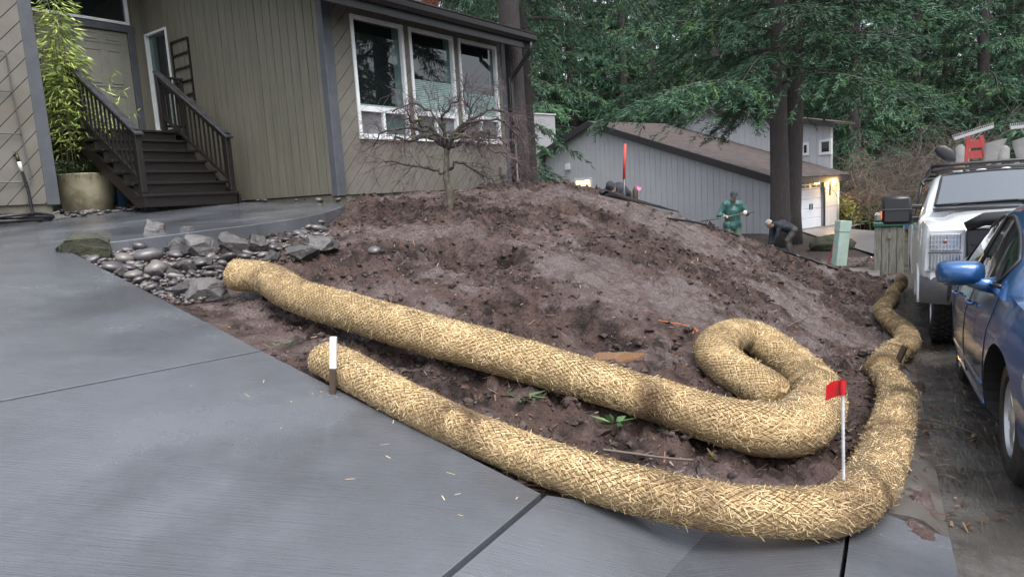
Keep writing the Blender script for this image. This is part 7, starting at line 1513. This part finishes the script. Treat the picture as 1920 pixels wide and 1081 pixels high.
    if 'hem' in J: cap(j, pel, V(J['hem']), .16, .15); cap(j, hl, hl + V((0, 0, -.06)), .13, .125); cap(j, hr, hr + V((0, 0, -.06)), .13, .125)
    me = remesh(j, .012, 5)
    for v in me.vertices: v.co += Vector((mnoise.noise(v.co * 9), mnoise.noise(v.co * 9 + Vector((5, 0, 0))), mnoise.noise(v.co * 9 + Vector((0, 5, 0))))) * .012
    put(me, 'jacket', jm)
    t = MB(); cap(t, hl, hr, .125, .125); cap(t, pel, pel.lerp(che, .25), .135, .13)
    for s in 'lr': leg(t, s, 1.32, .96); cap(t, V(J['kn' + s]).lerp(V(J['an' + s]), .3), V(J['kn' + s]).lerp(V(J['an' + s]), .97), .078, .072)
    me = remesh(t, .012, 5)
    for v in me.vertices: v.co += Vector((mnoise.noise(v.co * 10), mnoise.noise(v.co * 10 + Vector((5, 0, 0))), 0)) * .012
    put(me, 'trousers', tm)
    for s in 'lr':
        an = V(J['an' + s]); ft = V(J.get('foot' + s, (0, -1, 0))).normalized(); q = MB(); cap(q, an + UP * .06, an - UP * .02, .058, .055); cap(q, an - UP * .035, an + ft * .15 - UP * .045, .050, .044); cap(q, an - UP * .045 - ft * .04, an + ft * .16 - UP * .058, .04, .04); put(remesh(q, .01, 3), 'boot', 'boot_dark')
        if gloves and s in gloves:
            h, e = V(J['ha' + s]), V(J['el' + s]); d = (h - e).normalized(); q = MB(); q.ball(h + d * .06, (.052, .045, .06), 12); cap(q, h - d * .04, h + d * .03, .036, .045); put(remesh(q, .008, 3), 'glove', gloves[s])
    for s in (-1, 1):
        q = MB(); q.ball(hd + F * .082 + sd * (s * .03) + hu * .012, (.012, .008, .008), 8, rot=(sd, F, hu)); put(q.mesh('eye', True), 'eye', 'eye')
    q = MB(); q.ball(hd + F * .088 - hu * .055, (.024, .008, .006), 8, rot=(sd, F, hu)); put(q.mesh('mouth', True), 'mouth', 'lip')
    q = MB(); q.ball(hd - F * .022 + hu * .012, (.084, .094, .10), 16, rot=(sd, F, hu)); me = q.mesh('hair', True); put(me, 'hair', 'hair_dark')
    # hat: knitted dome (or hood) with a rolled brim
    q = MB(); prof = [(.098, .012), (.103, .02), (.104, .045), (.096, .05), (.095, .075), (.084, .105), (.06, .128), (.03, .138), (.0, .140)]; ring = []
    for r_, h_ in prof:
        for k in range(20): a = 2 * math.pi * k / 20; ring.append(hd + hu * h_ - F * .012 + sd * (r_ * .92 * math.cos(a)) + F * (r_ * 1.06 * math.sin(a)))
    q.add(ring, [(i * 20 + k, i * 20 + (k + 1) % 20, (i + 1) * 20 + (k + 1) % 20, (i + 1) * 20 + k) for i in range(len(prof) - 1) for k in range(20)]); hat_o = put(q.mesh('hat', True), 'hat', hatmat)
    if hat == 'cap':
        q = MB(); pts = [hd + hu * .03 + F * (.085 + .075 * math.sin(math.pi * t)) + sd * (.08 * math.cos(math.pi * t)) - hu * .012 * math.sin(math.pi * t) for t in np.linspace(0, 1, 12)]; q.poly(pts, hu, .01); put(q.mesh('brim', True), 'brim', hatmat)
    return root, M
# worker in green, standing behind the ridge, pole held across
Yg = 16.4; hg = at(1373, 358, Yg); zg = hg.z - 1.70; print('green feet', zg, tz1(hg.x, Yg))
Jg = dict(head=(.01, -.09, 1.565), hup=(.02, -.18, 1), neck=(0, -.03, 1.43), chest=(0, -.0, 1.22), pelvis=(0, .03, .93), shl=(.19, -.01, 1.375), shr=(-.19, -.01, 1.385), ell=(.335, -.03, 1.135), elr=(-.34, -.0, 1.12), hal=(.235, -.22, 1.165), har=(-.27, -.23, 1.125), hipl=(.10, .03, .90), hipr=(-.10, .03, .90), knl=(.13, -.03, .49), knr=(-.12, -.02, .49), anl=(.15, .03, .10), anr=(-.15, .03, .10), curll=(0, -.4, -1), curlr=(0, -.4, -1), hem=(0, .01, .86), footl=(.2, -1, 0), footr=(-.2, -1, 0))
GP, GM = person('person in teal-green rain jacket and dark cap holding a long pole behind the ridge', (hg.x, Yg, zg), Jg, ('jacket_green', 'trousers_green'), 0, (-.25, -1, -.45), 'cap', 'knit_dark', gloves={'l': 'glove_white'})
mb = MB(); mb.tube([GM @ Vector((.42, -.27, 1.185)), GM @ Vector((-.3, -.29, 1.095)), GM @ Vector((-.86, -.31, 1.03))], .016, 8); tag(recentre(mb.build('work_pole', 'grey_rod', None, True)), 'long grey pole held across by the worker in green', 'pole')
# worker bending to the ground by the firs, facing left
Yb = 19.6; fb = at(1474, 469, Yb); print('bend feet', fb.z, nz(fb.x, fb.y)); zb_ = nz(fb.x, fb.y) - .01 if abs(nz(fb.x, fb.y) - fb.z) < .35 else fb.z
Jb = dict(head=(-.50, -.04, .935), hup=(-.72, 0, .70), neck=(-.34, -.0, .90), chest=(-.14, 0, .89), pelvis=(.17, 0, .74), shl=(-.26, -.17, .88), shr=(-.26, .17, .90), ell=(-.34, -.19, .60), elr=(-.32, .16, .62), hal=(-.44, -.12, .33), har=(-.42, .08, .34), hipl=(.18, -.10, .72), hipr=(.18, .10, .72), knl=(-.02, -.13, .42), knr=(.10, .13, .42), anl=(.02, -.14, .10), anr=(.20, .14, .10), curll=(-1, 0, -.3), curlr=(-1, 0, -.3), footl=(-1, -.1, 0), footr=(-1, .1, 0))
person('person in dark sweater and beige knit hat bending to the ground by the paired firs', (fb.x, fb.y, zb_), Jb, ('sweater_navy', 'trousers_grey'), 0, (-.75, -.15, -.75), None, 'knit_beige', gloves={'l': 'glove_white'})
# worker crouched behind the crest, only head and shoulders in sight
best = None
for Yc in np.arange(12.9, 15.6, .1):
    h = at(1143, 346, Yc); zf = tz1(h.x + .4, Yc, False); e = abs((h.z - .99) - zf)
    if best is None or e < best[0]: best = (e, Yc, h, zf)
_, Yc, hc_, zf = best; print('crouch', best)
person('person in dark beanie crouched behind the mound crest beside the red pole', (hc_.x + .5 * math.cos(R(52)), Yc + .5 * math.sin(R(52)), hc_.z - 1.0), Jb, ('sweater_navy', 'trousers_grey'), R(52), (-.8, -.5, -.35), None, 'knit_dark')
# ================================================================ mud clods, chips and litter (nobody could count them)
def scatter_mask(n, seed, near=1.0):
    rng = np.random.default_rng(seed); X = rng.uniform(-4.2, 9.0, n * 4); Y = 2.2 + (16.0 - 2.2) * rng.random(n * 4) ** 1.25; w = (X - C0.x) * SP.x + (Y - C0.y) * SP.y; d = (X - E0.x) * een.x + (Y - E0.y) * een.y
    ok = (w < -.12) & (d > .03) & ~inpoly(X, Y, wp) & ~inpoly(X, Y, hp) & ~inpoly(X, Y, apr) & ~((np.hypot(X - KC.x, Y - KC.y) < .45)) & ~(np.hypot(X - PUD.x, Y - PUD.y) < .25); dens = np.clip(churnf(X, Y), .05, 1); ok &= rng.random(n * 4) < dens; k = np.nonzero(ok)[0][:n]; return rng, X[k], Y[k]
def clods(n, seed, smin, smax, mt, name, label):
    rng, X, Y = scatter_mask(n, seed); n = len(X); Z = tz(X, Y); bm = bmesh.new(); bmesh.ops.create_icosphere(bm, subdivisions=1, radius=1); B = np.array([v.co[:] for v in bm.verts]); Fc = np.array([[v.index for v in f.verts] for f in bm.faces]); bm.free(); m = len(B)
    s = smin + (smax - smin) * rng.random(n) ** 4; a = rng.uniform(0, 6.28, n); V = B[None] * (1 + rng.uniform(-.38, .38, (n, m, 1))); V = V * np.stack([s * rng.uniform(.8, 1.6, n), s * rng.uniform(.7, 1.2, n), s * rng.uniform(.45, .95, n)], 1)[:, None]
    x = V[..., 0] * np.cos(a)[:, None] - V[..., 1] * np.sin(a)[:, None]; y = V[..., 0] * np.sin(a)[:, None] + V[..., 1] * np.cos(a)[:, None]; V = np.stack([x + X[:, None], y + Y[:, None], V[..., 2] + (Z + s * .12)[:, None]], -1).reshape(-1, 3)
    F = (Fc[None] + (np.arange(n) * m)[:, None, None]).reshape(-1, 3); t = np.repeat(rng.uniform(.55, 1.5, n), len(Fc))[:, None] * np.ones(3); o = link(name, np_mesh(name, V, F, False, t), mt); tag(o, label, name.replace('_', ' '), kind='stuff')
mat('clod', (.050, .031, .026), (.018, .011, .009), rough=.6, scale=9, detail=5, vcol=True, spec=.5, bump=.6, bscale=60)
clods(16000, 1, .005, .034, 'clod', 'mud_clods', 'loose wet brown clods strewn over the dug yard')
mat('chip', (.26, .19, .13), rough=.8, vcol=True)
def chips(n, seed):
    rng, X, Y = scatter_mask(n, seed); n = len(X); Z = tz(X, Y) + .012; a = rng.uniform(0, 6.28, n); L = .006 + .034 * rng.random(n) ** 2; w = rng.uniform(.0015, .005, n); d = np.stack([np.cos(a), np.sin(a), rng.normal(0, .35, n)], 1); c = np.stack([X, Y, Z], 1); sdv = np.stack([-np.sin(a), np.cos(a), rng.normal(0, .3, n)], 1)
    V = np.stack([c - d * L[:, None] - sdv * w[:, None], c + d * L[:, None] - sdv * w[:, None] * .6, c + d * L[:, None] + sdv * w[:, None] * .6, c - d * L[:, None] + sdv * w[:, None]], 1).reshape(-1, 3); pal = np.array([[1, 1, 1], [.45, .4, .38], [1.5, 1.45, 1.3], [.8, .45, .35], [.3, .25, .22]]); o = link('bark_chips', np_mesh('bark_chips', V, np.arange(4 * n).reshape(-1, 4), False, pal[rng.choice(5, n, p=[.2, .36, .05, .09, .30])]), 'chip'); tag(o, 'bark chips, roots and straw bits littering the mud', 'litter', kind='stuff')
chips(9000, 2)
def kerb_litter():
    rng = np.random.default_rng(12); n = 900; s = rng.uniform(.1, 9, n); w = np.where(rng.random(n) < .6, rng.normal(-.1, .09, n), rng.normal(.05, .12, n)); Q = np.array([tuple(street_pt(a, b)) for a, b in zip(s, w)]); Q[:, 2] += np.where(w < -.09, .078, np.where(w < 0, .045, .008)) + .004
    a = rng.uniform(0, 6.28, n); L = rng.uniform(.006, .035, n); wd_ = rng.uniform(.002, .009, n); d = np.stack([np.cos(a), np.sin(a), rng.normal(0, .2, n)], 1); sv = np.stack([-np.sin(a), np.cos(a), rng.normal(0, .2, n)], 1); V = np.stack([Q - d * L[:, None] - sv * wd_[:, None], Q + d * L[:, None] - sv * wd_[:, None] * .5, Q + d * L[:, None] + sv * wd_[:, None] * .5, Q - d * L[:, None] + sv * wd_[:, None]], 1).reshape(-1, 3); pal = np.array([[.25, .18, .14], [.5, .4, .3], [.15, .11, .1], [.9, .8, .6]]); o = link('kerb_litter', np_mesh('kerb_litter', V, np.arange(4 * n).reshape(-1, 4), False, pal[rng.choice(4, n, p=[.4, .25, .27, .08])]), 'chip'); tag(o, 'wet leaf litter and mud crumbs along the kerb and gutter', 'litter', kind='stuff')
kerb_litter()
def straw_litter():
    rng = np.random.default_rng(6); n = 20; t = rng.uniform(.0, .95, n); off = -np.abs(rng.normal(0, .28, n)) - .03; Pp = []
    for i in range(n): p = E0.lerp(E1 if rng.random() < .7 else E2, t[i] * .8) - een * (-off[i]); Pp.append((p.x, p.y, drive_z(p.x, p.y) + .004))
    for i in range(30): f = rng.random(); p = E0.lerp(KC, f) - Vector((0, abs(rng.normal(0, .15)) + .05, 0)); Pp.append((p.x, p.y, p.z + .004 + (drive_z(E0.x, E0.y) * 0)))
    c = np.array(Pp[:n]); n = len(c); a = rng.uniform(0, 6.28, n); L = rng.uniform(.006, .022, n); w = .0012; d = np.stack([np.cos(a), np.sin(a), DG[0] * np.cos(a) + DG[1] * np.sin(a)], 1); s = np.stack([-np.sin(a), np.cos(a), 0 * a], 1); V = np.stack([c - d * L[:, None] - s * w, c + d * L[:, None] - s * w, c + d * L[:, None] + s * w, c - d * L[:, None] + s * w], 1).reshape(-1, 3); o = link('straw_bits', np_mesh('straw_bits', V, np.arange(4 * n).reshape(-1, 4), False, rng.uniform(.7, 1.3, (n, 1)) * np.ones(3)), 'straw'); tag(o, 'stray straw bits on the wet concrete beside the wattle', 'straw', kind='stuff')
straw_litter()
# gravel between the cobbles
def gravel():
    rng = np.random.default_rng(9); P = []
    poly = [(125, 478), (240, 452), (430, 438), (600, 420), (625, 440), (560, 480), (450, 505), (420, 545), (345, 575), (300, 558)]
    while len(P) < 900:
        x, y = rng.uniform(120, 630), rng.uniform(418, 580)
        if in2(x, y, poly): P.append(tuple(hit(x, y)))
    c = np.array(P); n = len(c); bm = bmesh.new(); bmesh.ops.create_icosphere(bm, subdivisions=1, radius=1); B = np.array([v.co[:] for v in bm.verts]); Fc = np.array([[v.index for v in f.verts] for f in bm.faces]); bm.free(); s = rng.uniform(.010, .028, n); V = B[None] * (1 + rng.uniform(-.15, .15, (n, 12, 1))) * (s[:, None] * rng.uniform(.7, 1.3, (n, 3)) * np.array([1, 1, .6]))[:, None] + (c + np.array([0, 0, .008]))[:, None]
    o = link('gravel', np_mesh('gravel', V.reshape(-1, 3), (Fc[None] + (np.arange(n) * 12)[:, None, None]).reshape(-1, 3), True, np.repeat(rng.uniform(.5, 1.5, n), 20)[:, None] * np.ones(3)), 'gravel_stone'); tag(o, 'fine wet gravel between the cobbles', 'gravel', kind='stuff')
mat('gravel_stone', (.11, .10, .10), (.07, .065, .065), rough=.35, scale=20, vcol=True)
gravel()
print('TRIS', sum(sum(len(p.vertices) - 2 for p in me.polygons) if len(me.polygons) < 5000 else len(me.loops) - 2 * len(me.polygons) for me in bpy.data.meshes if me.users))
